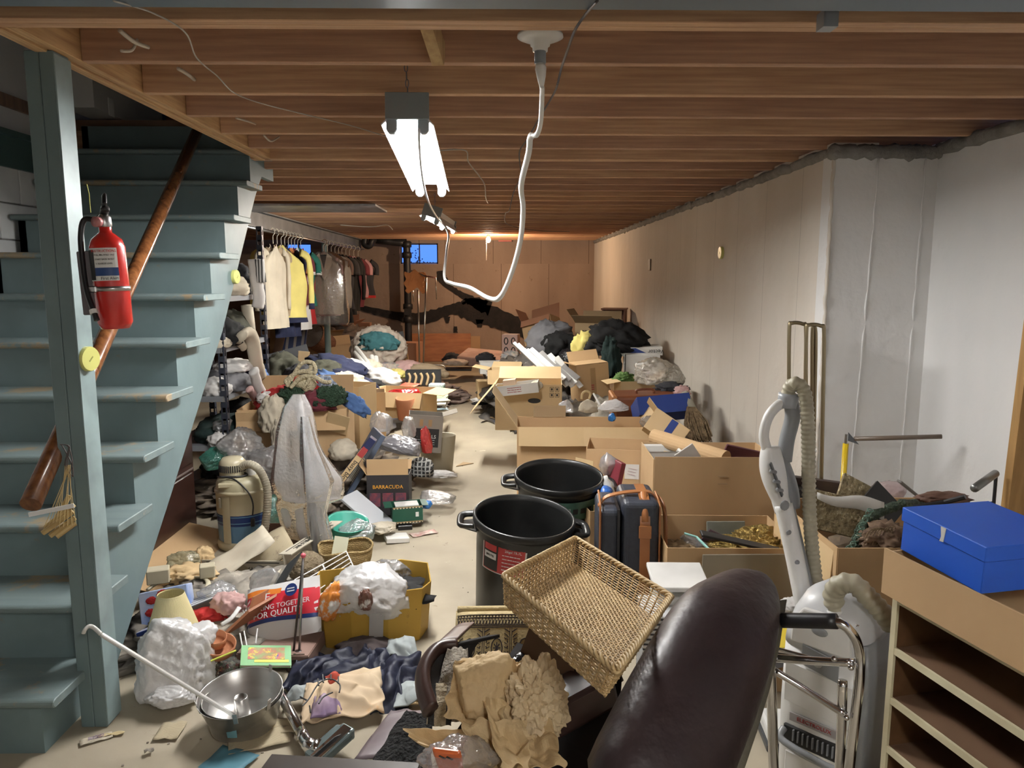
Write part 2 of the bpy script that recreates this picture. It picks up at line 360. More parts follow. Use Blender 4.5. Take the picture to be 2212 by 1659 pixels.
# black tar patches following old cracks on the back wall
m_tar = mat('black_tar', (.010,.009,.011), .9, n=9, col2=(.022,.018,.018), bump=(30,.6,.01))
def ribbon(pts, ws, seed):
    P = bez([A(x, y, 14.622) for x, y in pts], 6); n = len(P); W = []
    for i in range(n):
        t = i/(n-1)*(len(ws)-1); k = int(min(t, len(ws)-2)); W.append((ws[k]+(ws[k+1]-ws[k])*(t-k))*14.6/1620)
    m = MB(); top = []; bot = []
    for i in range(n):
        t = (P[min(i+1,n-1)]-P[max(i-1,0)]).normalized(); nn = V(-t.z,0,t.x)
        top.append(P[i]+nn*W[i]*(.5+.22*noise.noise(V(i*.9,seed,0)))); bot.append(P[i]-nn*W[i]*(.5+.22*noise.noise(V(i*.9,seed+3,0))))
    k = len(m.v); vs = [(v.x,14.622,v.z) for v in top]+[(v.x,14.622,v.z) for v in bot]+[(v.x,14.60,v.z) for v in top]+[(v.x,14.60,v.z) for v in bot]
    fs = []
    for i in range(n-1):
        fs += [(2*n+i,3*n+i,3*n+i+1,2*n+i+1), (i,i+1,2*n+i+1,2*n+i)[::-1], (n+i,n+i+1,3*n+i+1,3*n+i)]
    return m.add(vs, fs)
tw = ((ribbon([(775,664),(810,672),(860,683),(905,688),(940,680),(975,668),(1000,668),(1030,675),(1075,688),(1120,706),(1160,722)], [9,14,18,26,24,20,34,44,42,38,42], 1)),
      (ribbon([(952,585),(956,602),(975,622),(1000,638),(1025,652),(1048,664)], [14,20,10,12,22,30], 2)),
      (ribbon([(998,655),(1010,650),(1040,658),(1060,664)], [8,12,24,36], 3)), (ribbon([(966,684),(967,697)], [14,5], 4)),
      (ribbon([(1036,690),(1036,706)], [18,8], 5)), (ribbon([(984,705),(984,717)], [7,8], 6)))
for q in tw: struct(q.build('trim_6', m_tar))
# ------------------------------------------------------------------ stairs
RS, RN = .2155, .243
st = thing('staircase', 'worn teal painted wooden staircase climbing along the left wall', 'stairs', V(-2.0,2.33,0))
def SL(x, y, z): return (x+2.0, y-2.33, z)
XL, XR = -2.68, -1.58
prof = [(-.02,0)]
for k in range(12):
    y0 = 2.36+k*RN; z0 = (k+1)*RS-.032
    MB().box((0,0,0), (XR-XL,.02,RS-.032)).build('riser', m_teal, st, loc=SL((XL+XR)/2, y0+.01, k*RS+(RS-.032)/2))
    xr = -1.47 if k < 11 else -1.45
    if k < 11:
        t = MB(); pr = [(0,-.016)]; 
        ps = [(.016*math.cos(a)+.0, .016*math.sin(a)) for a in [PI/2+PI*i/6 for i in range(7)]]
        out = [(-.004+p[0], p[1]) for p in ps]+[(RN+.03,-.016),(RN+.03,.016)]
        Mx = Matrix(((0,0,1,XL-.02+2.0),(1,0,0,y0-.024-2.33),(0,1,0,(k+1)*RS-.016),(0,0,0,1)))
        t.poly(out, xr-XL+.02, Mx); t.build('tread', m_tread, st, bev=.003)
MB().box((0,0,0), (1.3,.9,.035)).build('landing', m_joist, st, loc=SL(-2.09,2.33+12*RN+.46,12*RS-.015))
pts = []
for k in range(12):
    pts += [(2.36+k*RN, k*RS-.03 if k else 0), (2.36+k*RN, (k+1)*RS-.034)]
pts += [(2.36+12*RN, 12*RS-.034), (2.36+12*RN,2.24), (5.02,2.24), (4.87,2.10), (4.19,1.30), (3.44,.60), (2.96,.16), (2.78,0)]
Mx = Matrix(((0,0,1,XR-.0+2.0),(1,0,0,-2.33),(0,1,0,0),(0,0,0,1)))
MB().poly(pts, .04, Mx).build('stringer', m_teal, st)
MB().poly(pts, .04, Mx @ T(0,0,-1.10)).build('stringer', m_teal, st)
# post under the trimmer
po = thing('stair_post', 'teal painted built-up post standing at the foot of the stairs', 'post', G(238,1560))
p0 = G(203,1563); h = 2.30
def at(o, p): return Vector(p)-o.matrix_world.translation
for i in range(2): MB().box((0,0,0), (.046,.09,h)).build('board', m_teal if i else m_teal, po, bev=.003, loc=at(po, (-1.475+.047*i,2.505+.045,h/2)))
MB().box((0,0,0), (.004,.092,h-.02)).build('edge_strip', mat('post_side_lit', (.30,.40,.41), .4, n=5, bump=(20,.2,.003)), po, loc=at(po, (-1.403,2.551,h/2)))  # lamp light on the post's side put into a paler colour
# handrail
m_rail = mat('varnished_handrail', (.22,.085,.03), .22, n=7, col2=(.10,.035,.012), ns=(6,6,.8), coat=.6)
hr = thing('handrail', 'round varnished brown wooden handrail running up the open side of the stairs', 'handrail', X(70,1090,-1.545))
a = X(68,1085,-1.545); b = X(432,272,-1.56)
a = A(66,1090,2.33); b = A(430,275,4.75)
o = MB().tube([a+(b-a)*t for t in (0,.25,.5,.75,1)], .032, 14).build('rail', m_rail, hr, smooth=False); o.matrix_parent_inverse = hr.matrix_world.inverted()
bpy.context.view_layer.update()
o.data.polygons.foreach_set('use_smooth', [len(p.vertices) == 4 for p in o.data.polygons])
# ------------------------------------------------------------------ steel and pipes
sb = thing('steel_beam', 'long grey steel I-beam under the joists above the hanging clothes', 'beam', V(-2.6,10,2.2))
m = MB(); m.box((0,0,.09), (.14,8.6,.014)); m.box((0,0,-.08), (.14,8.6,.014)); m.box((0,0,.005), (.012,8.6,.17)); m.build('girder', m_steel, sb)
st2 = thing('steel_beam', 'grey steel beam crossing the ceiling right above the camera', 'beam', V(0,1.95,2.4))
m = MB(); m.box((0,0,-.125), (8,.15,.014)); m.box((0,0,.1), (8,.15,.014)); m.box((0,0,0), (8,.012,.22)); m.build('girder', mat('beam_paint_blue_grey', (.16,.2,.24), .45, metal=.2), st2)
MB().bar(V(1.03,-.06,-.12), V(.90,.16,-.10), .028, .004).build('strap', mat('galvanised_strap', (.35,.37,.39), .4, metal=.7), st2)
MB().box((.895,.20,-.115), (.04,.05,.045)).build('strap_end', mat('galvanised_strap', (.35,.37,.39), .4, metal=.7), st2)
m_col = mat('column_paint_green_grey', (.20,.27,.26), .5)
lc = thing('lally_column', 'green-grey painted steel column standing under the beam', 'column', G(711,856,0))
lc.location = (-2.52,11.0,0); MB().lathe([(.045,0),(.045,2.11)], 20).build('shaft', m_col, lc, smooth=True); MB().box((0,0,.006), (.2,.2,.012)).build('base_plate', m_col, lc)
m_iron = mat('cast_iron_pipe', (.035,.035,.04), .45, metal=.3, n=9, bump=(20,.4,.005))
sp = thing('soil_stack', 'black cast iron soil stack with a horizontal branch beside the window', 'pipe', A(880,600,14.3)); sp.location.z = 0; O = sp.location.copy()
def zz(py): return A(880,py,14.3).z
MB().lathe([(.068,0),(.068,2.2)], 16).build('stack', m_iron, sp, smooth=True)
for py in (551,662,690,528):
    MB().lathe([(.068,-.06),(.092,-.05),(.092,.04),(.068,.06)], 16).build('collar', m_iron, sp, smooth=True, loc=(0,0,zz(py)))
m = MB(); q = [A(878,524,14.3),A(862,524,14.3),A(838,521,14.25),A(812,518,14.2)]; m.tube([p-O for p in q], .07, 12); m.build('branch', m_iron, sp, smooth=True)
m = MB(); q = bez([A(812,518,14.2),A(803,520,14.1),A(800,530,14.1),A(793,532,14.1),A(787,526,14.1),A(789,512,14.1)], 5); m.tube([p-O for p in q], .055, 12); m.build('trap', m_iron, sp, smooth=True)
MB().box((0,0,0), (.12,.03,.12)).build('cleanout', m_iron, sp, loc=(0,-.09,zz(673)))
m_copper = mat('old_copper', (.30,.13,.06), .4, metal=.7)
cp = MB(); c0 = A(1293,600,14.4); 
for dx in (0, .05): cp.tube([(dx,0,0),(dx,0,2.28)], .011, 8)
cp.build('water_pipe', m_copper, loc=(c0.x,14.5,0), label='pair of thin copper pipes rising in the far right corner', cat='pipe', smooth=True)
# duct strip under the joists, left
d0, d1, d2, d3 = quad((585,413),(800,413),(835,432),(580,432),8.2)
al = MB(); al.box((-2.0,7.75,2.285), (1.62,.75,.02)); al.build('sheet_metal_panel', mat('galvanised_sheet', (.42,.43,.45), .3, metal=.8, n=6, col2=(.2,.2,.21), bump=(12,.6,.02)), label='shiny galvanised sheet nailed under the joists beyond the stairs', cat='panel', bev=.002)
# ------------------------------------------------------------------ light fixtures
m_tube = mat('fluorescent_tube', (1,.98,.95), emit=TUBE_POWER); m_house = mat('fixture_enamel', (.75,.78,.80), .35); m_end = mat('fixture_end_grey', (.22,.25,.26), .4)
m_hold = mat('lamp_holder_grey', (.30,.34,.36), .35)
m_tube_fill = mat('fill_tube_dim', (1,.97,.92), emit=TUBE_POWER*.5)
def shop_light(P, Q, label, wdt=.118, roll=0, mt=None):
    d = Q-P; L = d.length; x = d.normalized(); y = V(0,0,1).cross(x).normalized(); z = x.cross(y)
    M = Matrix.Translation(P) @ Matrix((x, y, z)).transposed().to_4x4() @ R(roll,0,0)
    t = thing('shop_light', label, 'light fixture', M)
    h = MB(); h.poly([(-.10,-.012),(-.055,.036),(-.05,.08),(.05,.08),(.055,.036),(.10,-.012),(.098,-.016),(.05,.030),(-.05,.030),(-.098,-.016)], L, Matrix(((0,0,1,0),(1,0,0,0),(0,1,0,0),(0,0,0,1))))
    h.build('reflector', m_house, t)
    MB().box((-.006,0,.055), (.012,.165,.10)).build('end_plate', m_end, t, bev=.002); MB().box((L+.006,0,.055), (.012,.13,.06)).build('end_plate', m_end, t, bev=.002)
    for s in (-1, 1):
        MB().tube([(.03,s*wdt/2,0),(L-.03,s*wdt/2,0)], .019, 14).build('tube_lamp', mt or m_tube, t, smooth=True)
        for xx in (.012, L-.012): MB().poly([(-.022,-.03),(-.01,-.045),(.01,-.045),(.022,-.03),(.022,.04),(-.022,.04)], .024, Matrix(((0,0,1,xx-.012),(1,0,0,s*wdt/2),(0,1,0,0),(0,0,0,1)))).build('lamp_holder', m_hold, t, bev=.003)
    return t, M
P, Q = A(880,262,2.95), A(931,408,4.15)
t1, M1 = shop_light(P, Q, 'twin tube fluorescent shop light hanging on chains, nearer of two')
P2, Q2 = A(930,470,6.6), A(968,492,7.8)
t2, M2 = shop_light(P2, Q2, 'twin tube fluorescent shop light hanging farther down the room', roll=18, mt=mat('fluorescent_tube_far', (1,.96,.88), emit=TUBE_POWER*1.35))
P3 = V(.55,-1.2,2.2); shop_light(P3, P3+V(.05,1.22,0), 'unseen twin tube fill light added behind the camera', mt=m_tube_fill)  # added fill light, out of view, to lift the foreground
m_chain = mat('chain_steel', (.25,.25,.26), .35, metal=.9)
def chain(a, b, label, r=.009, group=None):
    a, b = Vector(a), Vector(b); L = (b-a).length; n = max(2, int(L/(r*2.9))); t = thing('hanging_chain', label, 'chain', a)
    m = MB()
    for i in range(n):
        c = (b-a)*((i+.5)/n); ang = PI/2 if i % 2 else 0
        m.tube([c+V(math.cos(ang)*math.cos(k*PI/4)*r*.7, math.sin(ang)*math.cos(k*PI/4)*r*.7, math.sin(k*PI/4)*r*1.7) for k in range(8)], r*.25, 5, closed=True)
    m.build('links', m_chain, t, smooth=True, kind='stuff'); return t
chain(A(866,0,2.98)+V(0,0,.0), M1 @ V(.05,0,.085), 'steel link chain holding the near end of the shop light')
c2 = M1 @ V(1.15,0,.085); chain(V(c2.x,c2.y,2.32), c2, 'steel link chain holding the far end of the nearer shop light')
c2 = M2 @ V(.1,0,.08); chain(V(c2.x,c2.y,2.32), c2, 'short chain holding the farther shop light')
# ceiling lamp holder with adapter and white cord
m_porc = mat('porcelain_white', (.72,.70,.66), .3); m_box = mat('junction_box_steel', (.16,.17,.18), .45, metal=.6)
l0 = A(1167,74,2.42); lh = thing('lamp_holder', 'white porcelain ceiling lampholder under a junction box near the camera', 'lampholder', l0)
MB().lathe([(.052,.04),(.052,.0),(0,.0)], 8).build('junction_box', m_box, lh)
MB().lathe([(0,-.001),(.07,-.001),(.071,-.009),(.055,-.016),(.032,-.020),(.030,-.034),(.024,-.036),(.023,-.05),(.0,-.05)], 28).build('holder_body', m_porc, lh, smooth=True)
MB().lathe([(.018,-.05),(.018,-.085),(0,-.085)], 12).build('adapter', mat('adapter_grey', (.2,.22,.24), .4), lh, smooth=True)
cw = mat('white_cord', (.80,.79,.76), .4)
def path(spec, n=8): return bez([A(*s) for s in spec], n)
MB().tube([V(0,0,-.085), V(.002,0,-.10), V(.004,0,-.125), V(.005,0,-.15)], [.014,.018,.014,.008], 12).build('plug', cw, lh, smooth=True)
e = l0+V(.005,0,-.15)
pp = bez([e, A(1171,200,2.5), A(1168,262,2.6), A(1160,290,2.65), A(1146,296,2.7), A(1142,330,2.75), A(1126,400,2.9), A(1130,450,3.0), A(1124,520,3.1), A(1105,590,3.25), A(1080,642,3.4), A(1055,644,3.6), A(1015,622,3.9), A(975,612,4.3), A(960,598,4.6), A(965,540,5.4), A(968,505,6.2), A(950,470,6.5)], 8)
MB().tube(pp, [.0065 if i < 30 else .0085 for i in range(len(pp))], 8, flat=1.5).build('extension_cord', cw, label='thick white extension cord looping down from the ceiling lampholder', cat='cord', smooth=True)
pp = path([(905,280,2.9),(906,320,3.1),(912,380,3.6),(922,425,4.1),(935,455,4.9),(952,480,6.0),(966,492,6.5)])
MB().tube(pp, .006, 7).build('fixture_cord', mat('grey_cord', (.45,.45,.47), .4), label='thin grey cord running from the near shop light to the far one', cat='cord', smooth=True)
# wires
m_wire = mat('beige_wire', (.42,.38,.32), .5); m_dwire = mat('dark_wire', (.07,.06,.06), .5)
def wire(spec, label, r=.0025, m=m_wire, name='cable', n=8, M=None):
    return MB().tube(path(spec, n), r, 6).build(name, m, label=label, cat='wire', smooth=True)
def wireg(spec, label, r=.0025, m=m_wire, name='cable', n=8): return MB().tube(bez([G(*q) for q in spec], n), r, 6).build(name, m, label=label, cat='wire', smooth=True)
wireg([(245,2,2.255),(330,28,2.285),(400,70,2.28),(425,125,2.27),(470,165,2.27),(505,200,2.28),(560,222,2.27),(650,245,2.27),(760,272,2.27),(838,296,2.25)], 'thin pale wire looping under the joists from upper left')
wireg([(1290,2,2.24),(1262,35,2.27),(1240,70,2.26),(1222,120,2.27),(1212,150,2.28),(1205,180,2.26)],'dark twisted wire stapled under the first joists', .004, m_dwire)
wire([(1205,180,2.82),(1195,205,3.0),(1165,255,3.4),(1140,300,3.8),(1122,330,4.1),(1124,380,4.7),(1108,420,5.6),(1100,455,6.6),(1092,462,7.4),(1098,485,8.6),(1160,498,9.6),(1230,500,10.5)], 'dark twisted wire hanging beside the white cord', .004, m_dwire)
wire([(950,325,4.2),(1005,325,4.4),(1012,350,4.7),(1035,380,5.2),(1047,400,5.6),(1050,430,6.6),(1058,445,8.6)], 'thin twisted wire behind the shop light going to the pull lamp', .004, m_wire)
wire([(735,486,9),(800,490,9.4),(835,486,9.8),(848,496,10)], 'short loose wire under the far joists', .005, m_wire)
for k, (a, b, c) in enumerate(((( 258,65,2.4),(290,90,2.46),(320,102,2.55)), ((385,148,2.8),(405,160,2.95),(420,172,3.05)), ((510,255,3.6),(535,262,3.7),(552,268,3.85)), ((570,292,4.0),(585,305,4.1),(603,296,4.25)), ((262,110,2.43),(285,108,2.48),(297,85,2.5)))):
    wire([a, b, c], ['stub of thick pale cable coming through the first joist','stub of pale cable through the second joist','short cable stub at the fourth joist','curled cable stub at the fifth joist','curled thin cable under the thick stub by the post'][k], .007 if k < 2 else .005, mat('cable_pale', (.55,.48,.38), .5), 'cable_stub')
# pull-chain bulb at the far end
b0 = A(1055,514,12.5); bl = thing('pull_chain_bulb', 'bare glowing light bulb with pull string at the far end', 'lamp', b0)
MB().blob((0,0,-.03), (.034,.034,.045), 1, 0, 1, 3).build('bulb', mat('bulb_glow', (1,.70,.45), emit=BULB_POWER), bl, smooth=True)
MB().lathe([(.022,.0),(.028,.03),(.028,.075),(0,.075)], 12).build('socket', m_box, bl, smooth=True)
MB().tube([(-.03,0,0),(-.035,0,-.2),(-.035,0,-.36)], .004, 5).build('pull_string', cw, bl)
MB().box((0,.02,.085), (.5,.12,.02)).build('mount_board', m_block, bl)
b1 = A(1052,450,8.7); q = thing('junction_box', 'dark junction box under the joists above the pull lamp', 'junction box', b1); MB().lathe([(.05,.05),(.05,-.03),(0,-.03)], 8).build('box_shell', m_box, q)
MB().box((0,0,0), (.25,.02,.05)).build('label_tag', mat('red_label', (.6,.12,.1), .5), label='small red and white tag stuck under the last joist', cat='tag', loc=A(1091,519,14.5))
# extinguisher
m_red = mat('extinguisher_red', (.55,.02,.015), .25, coat=.5); m_black = mat('black_plastic', (.012,.012,.014), .4); m_white = mat('paper_white', (.75,.75,.73), .6); m_chrome = mat('chrome', (.72,.72,.73), .14, metal=1); m_ink = mat('black_ink', (.02,.02,.02), .6); m_steelb = mat('brushed_steel', (.5,.5,.5), .3, metal=1)
Ye = 2.40; pe = A(240,610,Ye); sc = Ye/1620
ex = thing('fire_extinguisher', 'red fire extinguisher strapped to the teal post', 'fire extinguisher', T(pe) @ R(0,-2,0) @ R(0,0,-20))
H = .29; r = .051
MB().lathe([(0,-H/2),(r*.8,-H/2),(r,-H/2+.02),(r,H/2-.035),(r*.85,H/2-.012),(r*.5,H/2+.004),(.018,H/2+.01),(.018,H/2+.03)], 32).build('tank', m_red, ex, smooth=True)
def arcpatch(r, a0, a1, z0, z1, n=14): return MB().grid(lambda u, v: (r*math.cos(a0+(a1-a0)*u), r*math.sin(a0+(a1-a0)*u), z0+(z1-z0)*v), n, 1)
g = math.radians
dlab = arcpatch(r+.0008, g(-135), g(-15), .005, .105).build('data_label', m_white, ex)
arcpatch(r+.0015, g(-135), g(-92), .008, .10).build('black_panel', m_ink, dlab)
arcpatch(r+.0015, g(-92), g(-15), .020, .045).build('picture_band', mat('label_blue', (.02,.06,.2), .5), dlab)
def arctext(s, size, m, par, r, ang, z, sx=1):
    M = R(0,0,math.degrees(ang)+90) @ T(0,-r,z) @ R(90,0,0); return text(s, size, m, par, M, sx=sx)
arctext('INSTRUCTIONS', .011, mat('label_red', (.5,.03,.03), .5), dlab, r+.0045, g(-55), .095, .9)
for i, s in enumerate(('1. PULL PIN, HOLD UNIT','2. START BACK 10 FEET','3. SQUEEZE LEVER')): arctext(s, .0065, m_ink, dlab, r+.0045, g(-57), .083-.013*i, .9)
arctext('First Alert', .013, m_ink, dlab, r+.0045, g(-45), .012, .9)
MB().lathe([(r+.001,-.027),(r+.003,-.027),(r+.003,-.013),(r+.001,-.013)], 32).build('strap', m_steelb, ex, smooth=True)
MB().box((-r*.3,-r-.004,-.02), (.03,.012,.02)).build('buckle', m_steelb, ex, bev=.003)
MB().box((-.080,-.0,.0), (.06,.04,.20)).build('bracket', mat('bracket_grey', (.12,.1,.11), .4), ex, bev=.003)
hz = H/2+.03
MB().lathe([(.016,hz-.01),(.02,hz),(.02,hz+.025),(.012,hz+.035),(0,hz+.035)], 16).build('valve', m_steelb, ex, smooth=True)
MB().tube([(0,-.02,hz+.01),(0,-.036,hz+.01)], .016, 16).build('gauge', mat('gauge_face', (.5,.2,.2), .3), ex, smooth=True)
for k, (z0, z1) in enumerate(((.035,.052),(.045,.085))): 
    MB().tube(bez([(-.02,0,hz+.02),(.0,0,hz+z0),(.03,-.02,hz+z1),(.05,-.04,hz+z1-.01-.02*k)], 5), .007, 8, flat=1.8).build('lever', m_black, ex, smooth=True)
hose_ = MB().tube(bez([(-.01,-.01,hz+.01),(-.045,-.03,hz+.02),(-.058,-.04,hz-.03),(-.052,-.05,.06),(-.035,-.062,-.02),(-.008,-.068,-.09),(.002,-.07,-.115)], 6), .0085, 10).build('hose', m_black, ex, smooth=True)
MB().tube([(-.012,-.067,-.082),(-.007,-.069,-.095)], .0115, 10).build('hose_ring', m_white, hose_)
MB().tube([(-.03,-.02,hz+.04),(-.05,-.0,hz+.10),(-.055,0,hz+.13)], .0012, 5).build('seal_string', mat('yellow_string', (.6,.6,.08), .6), ex)
# puck lights
m_puck = mat('puck_yellow', (.62,.62,.20), .35)
def puck(loc, n, label, r=.034):
    n = Vector(n).normalized(); x = n.orthogonal(); M = frame(loc, x, n.cross(x)); t = thing('puck_light', label, 'light', M)
    MB().lathe([(0,0),(r,0),(r,.018),(r*.94,.022),(0,.022)], 28).build('puck_body', m_puck, t, smooth=False); MB().box((0,0,.0225), (r*.5,.004,.002)).build('mark', mat('mark_olive', (.3,.3,.08), .5), t)
puck(V(-1.403,2.55,A(210,775,2.55).z), (1,-.25,0), 'round yellow push light stuck on the teal post', .042)
puck(X(505,598,-1.538), (1,-.1,0), 'round yellow push light stuck on the stair stringer', .04)
puck(X(1560,546,1.818), (-1,0,0), 'small round pale light stuck on the right wall', .05)
o = MB().box((0,0,0), (.02,.1,.14)).build('wall_switch', mat('switch_brown', (.2,.15,.1), .5), label='small metal box mounted high on the right wall', cat='switch', loc=X(1404,572,1.815), bev=.004)
MB().box((0,0,0), (.006,.07,.11)).build('outlet_plate', m_white, label='white switch plate on the wall at the stair top', cat='switch plate', loc=V(-2.465,5.0,A(275,232,5.0).z), bev=.003)
# ------------------------------------------------------------------ builders for the clutter
def bars(par, n, w_, dz, m, M, h=.002, name='print_mark', seed=1):
    """rows of small flat print too faint to read"""
    rg = random.Random(seed+n); b = MB()
    for k in range(n):
        x = -w_/2
        while x < w_/2-.002:
            L = rg.uniform(.1,.3)*w_; L = min(L, w_/2-x); b.box((x+L/2, -dz*(k-(n-1)/2), 0), (L*.85, h, .0008)); x += L
    return b.build(name, m, par, M=M)
m_card = mat('cardboard', (.56,.375,.20), .8, n=3, col2=(.50,.33,.17), ns=(1,1,.4), bump=(50,.2,.002), bs=(1,1,.05))
m_card2 = mat('cardboard_pale', (.62,.45,.25), .8, n=3, col2=(.56,.40,.21), bump=(50,.2,.002), bs=(1,1,.05))
m_card3 = mat('cardboard_dull', (.40,.285,.16), .85, n=3, col2=(.33,.23,.125), bump=(50,.2,.002), bs=(1,1,.05))
m_cardw = mat('cardboard_white', (.76,.75,.72), .7, n=3, col2=(.55,.54,.51))
m_cardg = mat('cardboard_grey', (.28,.25,.21), .8)
m_tape = mat('packing_tape', (.38,.24,.11), .3, coat=.3)
m_inkr = mat('red_ink', (.35,.04,.04), .6); m_inkb = mat('blue_ink', (.02,.05,.25), .5)
def carton(label, M, d, m=m_card, flaps=(None,None,None,None), inner=None, top=None, tape=False, name='cardboard_box', group=None, marks=None, fl=None, cat='box', walls='fblr', t_=.004):
    """open box: M places the centre of the box; flaps at -y, +x, +y, -x: angle from upright (deg, + = outwards), None for no flap; top='closed' closes it"""
    w_, dp, h = d; t = thing(name, label, cat, M, group); b = MB()
    b.box((0,0,-h/2+t_/2), (w_,dp,t_))
    for k, (c, s) in {'f': ((0,-dp/2,0),(w_,t_,h)), 'b': ((0,dp/2,0),(w_,t_,h)), 'l': ((-w_/2,0,0),(t_,dp,h)), 'r': ((w_/2,0,0),(t_,dp,h))}.items():
        if k in walls: b.box(c, s)
    b.build('carton_body', m, t)
    if top == 'closed':
        for s in (-1, 1): MB().box((0,0,0), (w_-.002,dp/2-.003,t_)).build('flap', m, t, loc=(0,s*dp/4,h/2+t_/2), M=None)
        if tape: MB().box((0,0,h/2+t_+.0005), (w_,.05,.0008)).build('tape', m_tape, t)
    for k, a in enumerate(flaps):
        if a is None: continue
        L = (fl[k] if isinstance(fl, (list, tuple)) else fl) or (dp/2 if k % 2 == 0 else min(dp/2, w_*.45)); wd = w_ if k % 2 == 0 else dp
        Mf = R(0,0,90*k) @ T(0,-(dp/2 if k % 2 == 0 else w_/2),h/2) @ R(a,0,0)
        MB().box((0,0,L/2), (wd-.004,t_*.8,L)).build('flap', inner or m, t, M=Mf, bev=0)
    if tape and top != 'closed': MB().box((0,-dp/2-t_*.6,-h*.05), (.05,.0008,h*.9)).build('tape', m_tape, t)
    for mk in (marks or []):             # (text, size, x, z, material, face)
        s, sz, x, z, mm_, f = mk
        Mf = {'f': T(x,-dp/2-t_*.6,z) @ R(90,0,0), 'r': R(0,0,90) @ T(x,-w_/2-t_*.6,z) @ R(90,0,0), 'l': R(0,0,-90) @ T(x,-w_/2-t_*.6,z) @ R(90,0,0), 'F': T(x,-dp/2-t_*.6,z) @ R(90,0,0) @ R(0,0,180)}[f]
        text(s, sz, mm_, t, Mf)
    return t
FILMS = ('clear_', 'greyish', 'milky', 'green_bubble', 'bubble', 'white_bag', 'red_bag', 'black_bag', 'grey_bag', 'blue_bag', 'old_paper', 'yellow_film', 'pink_plastic', 'bead_film', 'kraft')
def fold(x, y, s, a=1.0):                # soft fabric folds
    q = V(x*1.3+s*3.1, y*1.3, s); wv = noise.noise(q)*1.4
    return a*(math.sin((x*2.1+y*.9+wv*2.2)*3.3+s)*.35+(1-abs(noise.noise(V(x*3+wv, y*3, s*2)))*3)*.3+noise.noise(V(x*7,y*7,s))*.18)
def heap(name, label, cat, c, d, m, seed=0, yaw=0, amp=.25, freq=1.7, sub=4, group=None, kind=None, tilt=(0,0), flat=-.55, solid=0, smooth=True):
    """a crumpled garment, bag or sheet lying in a lump"""
    M = T(c) @ R(tilt[0],tilt[1],yaw)
    if m.name.startswith(FILMS):
        return MB().facet((0,0,0), d, seed, 34 if sub < 5 else 46, .66, sub=min(5, sub+(1 if max(d) > .09 else 0)), amp=.05, flat=flat).build(name, m, M=M, smooth=True, label=label, cat=cat, group=group, kind=kind)
    return MB().blob((0,0,0), d, seed, amp, freq, sub, flat=flat).build(name, m, M=M, smooth=smooth, label=label, cat=cat, group=group, kind=kind)
def drape(name, label, cat, M, w_, h, m, seed=0, amp=.03, hang=None, group=None, n=26, edge=.12, fr=1.0, solid=.003, kind=None, parent=None):
    """a cloth or film sheet with folds; hang(u, v, x, y) may bend it"""
    def fn(u, v):
        k = noise.noise(V(u*3+seed, v*3, 5)); x = (u-.5)*w_*(1+edge*noise.noise(V(v*4, seed, 1))*2); y = (v-.5)*h*(1+edge*noise.noise(V(u*4, seed, 7))*2)
        z = fold(u*fr*w_*3.5, v*fr*h*3.5, seed, amp)
        p = V(x, y, z)
        return hang(u, v, p) if hang else p
    o = MB().grid(fn, n, max(6, int(n*h/w_))).build(name, m, parent, smooth=True, solid=solid, M=M)
    if parent is None: tag(o, label, cat, group, kind)
    return o
def fab(key, c, c2=None, n=5, rough=.9, **k): return mat(key, c, rough, n=n, col2=c2 or tuple(x*.82 for x in c), bump=(90,.3,.002),  **k)
f_cream = fab('fabric_cream', (.62,.55,.43)); f_white = fab('fabric_white', (.72,.70,.68)); f_navy = fab('fabric_navy', (.010,.014,.045)); f_black = fab('fabric_black', (.006,.006,.007)); f_grey = fab('fabric_grey', (.17,.17,.185))
f_yel = fab('fabric_yellow', (.72,.62,.20)); f_red = fab('fabric_red', (.42,.02,.02)); f_mar = fab('fabric_maroon', (.13,.02,.03)); f_green = fab('fabric_green', (.02,.16,.12)); f_teal = fab('fabric_teal', (.05,.17,.19)); f_pink = fab('fabric_pink', (.60,.38,.36)); f_orange = fab('fabric_orange', (.62,.24,.08)); f_tan = fab('fabric_tan', (.38,.29,.19)); f_olive = fab('fabric_olive', (.04,.04,.025)); f_char = fab('fabric_charcoal', (.03,.03,.036)); f_mix = mat('printed_fabric', (.6,.5,.4), .9, n=14, col2=(.2,.22,.25), wear=[(20,.58,(.45,.1,.1)),(17,.6,(.1,.3,.2))]); f_blue = fab('fabric_denim_blue', (.08,.16,.36)); f_lpink = fab('fabric_floral', (.62,.50,.42), (.45,.38,.30), 12); f_dgreen = fab('fabric_dark_green', (.004,.018,.016))
pl_clear = film('clear_plastic', (.75,.76,.78), .30); pl_grey = film('greyish_clear_plastic', (.55,.54,.54), .42); pl_milk = film('milky_plastic', (.82,.80,.80), .40, .18, .35); pl_green = film('green_bubble_wrap', (.03,.30,.22), .55, .1, .4, 90); pl_bub = film('bubble_wrap', (.78,.74,.64), .38, .12, .5, 110); pl_white = film('white_bag_plastic', (.93,.92,.92), .93, .3, .2, 25); pl_red = film('red_bag_plastic', (.75,.03,.03), .85, .2, .3, 40); pl_black = mat('black_bag_plastic', (.012,.012,.014), .22, bump=(20,.8,.02)); pl_silver = film('grey_bag_plastic', (.42,.42,.46), .88, .25, .3, 30); pl_blue = mat('blue_bag_plastic', (.03,.19,.55), .3, bump=(30,.8,.02))
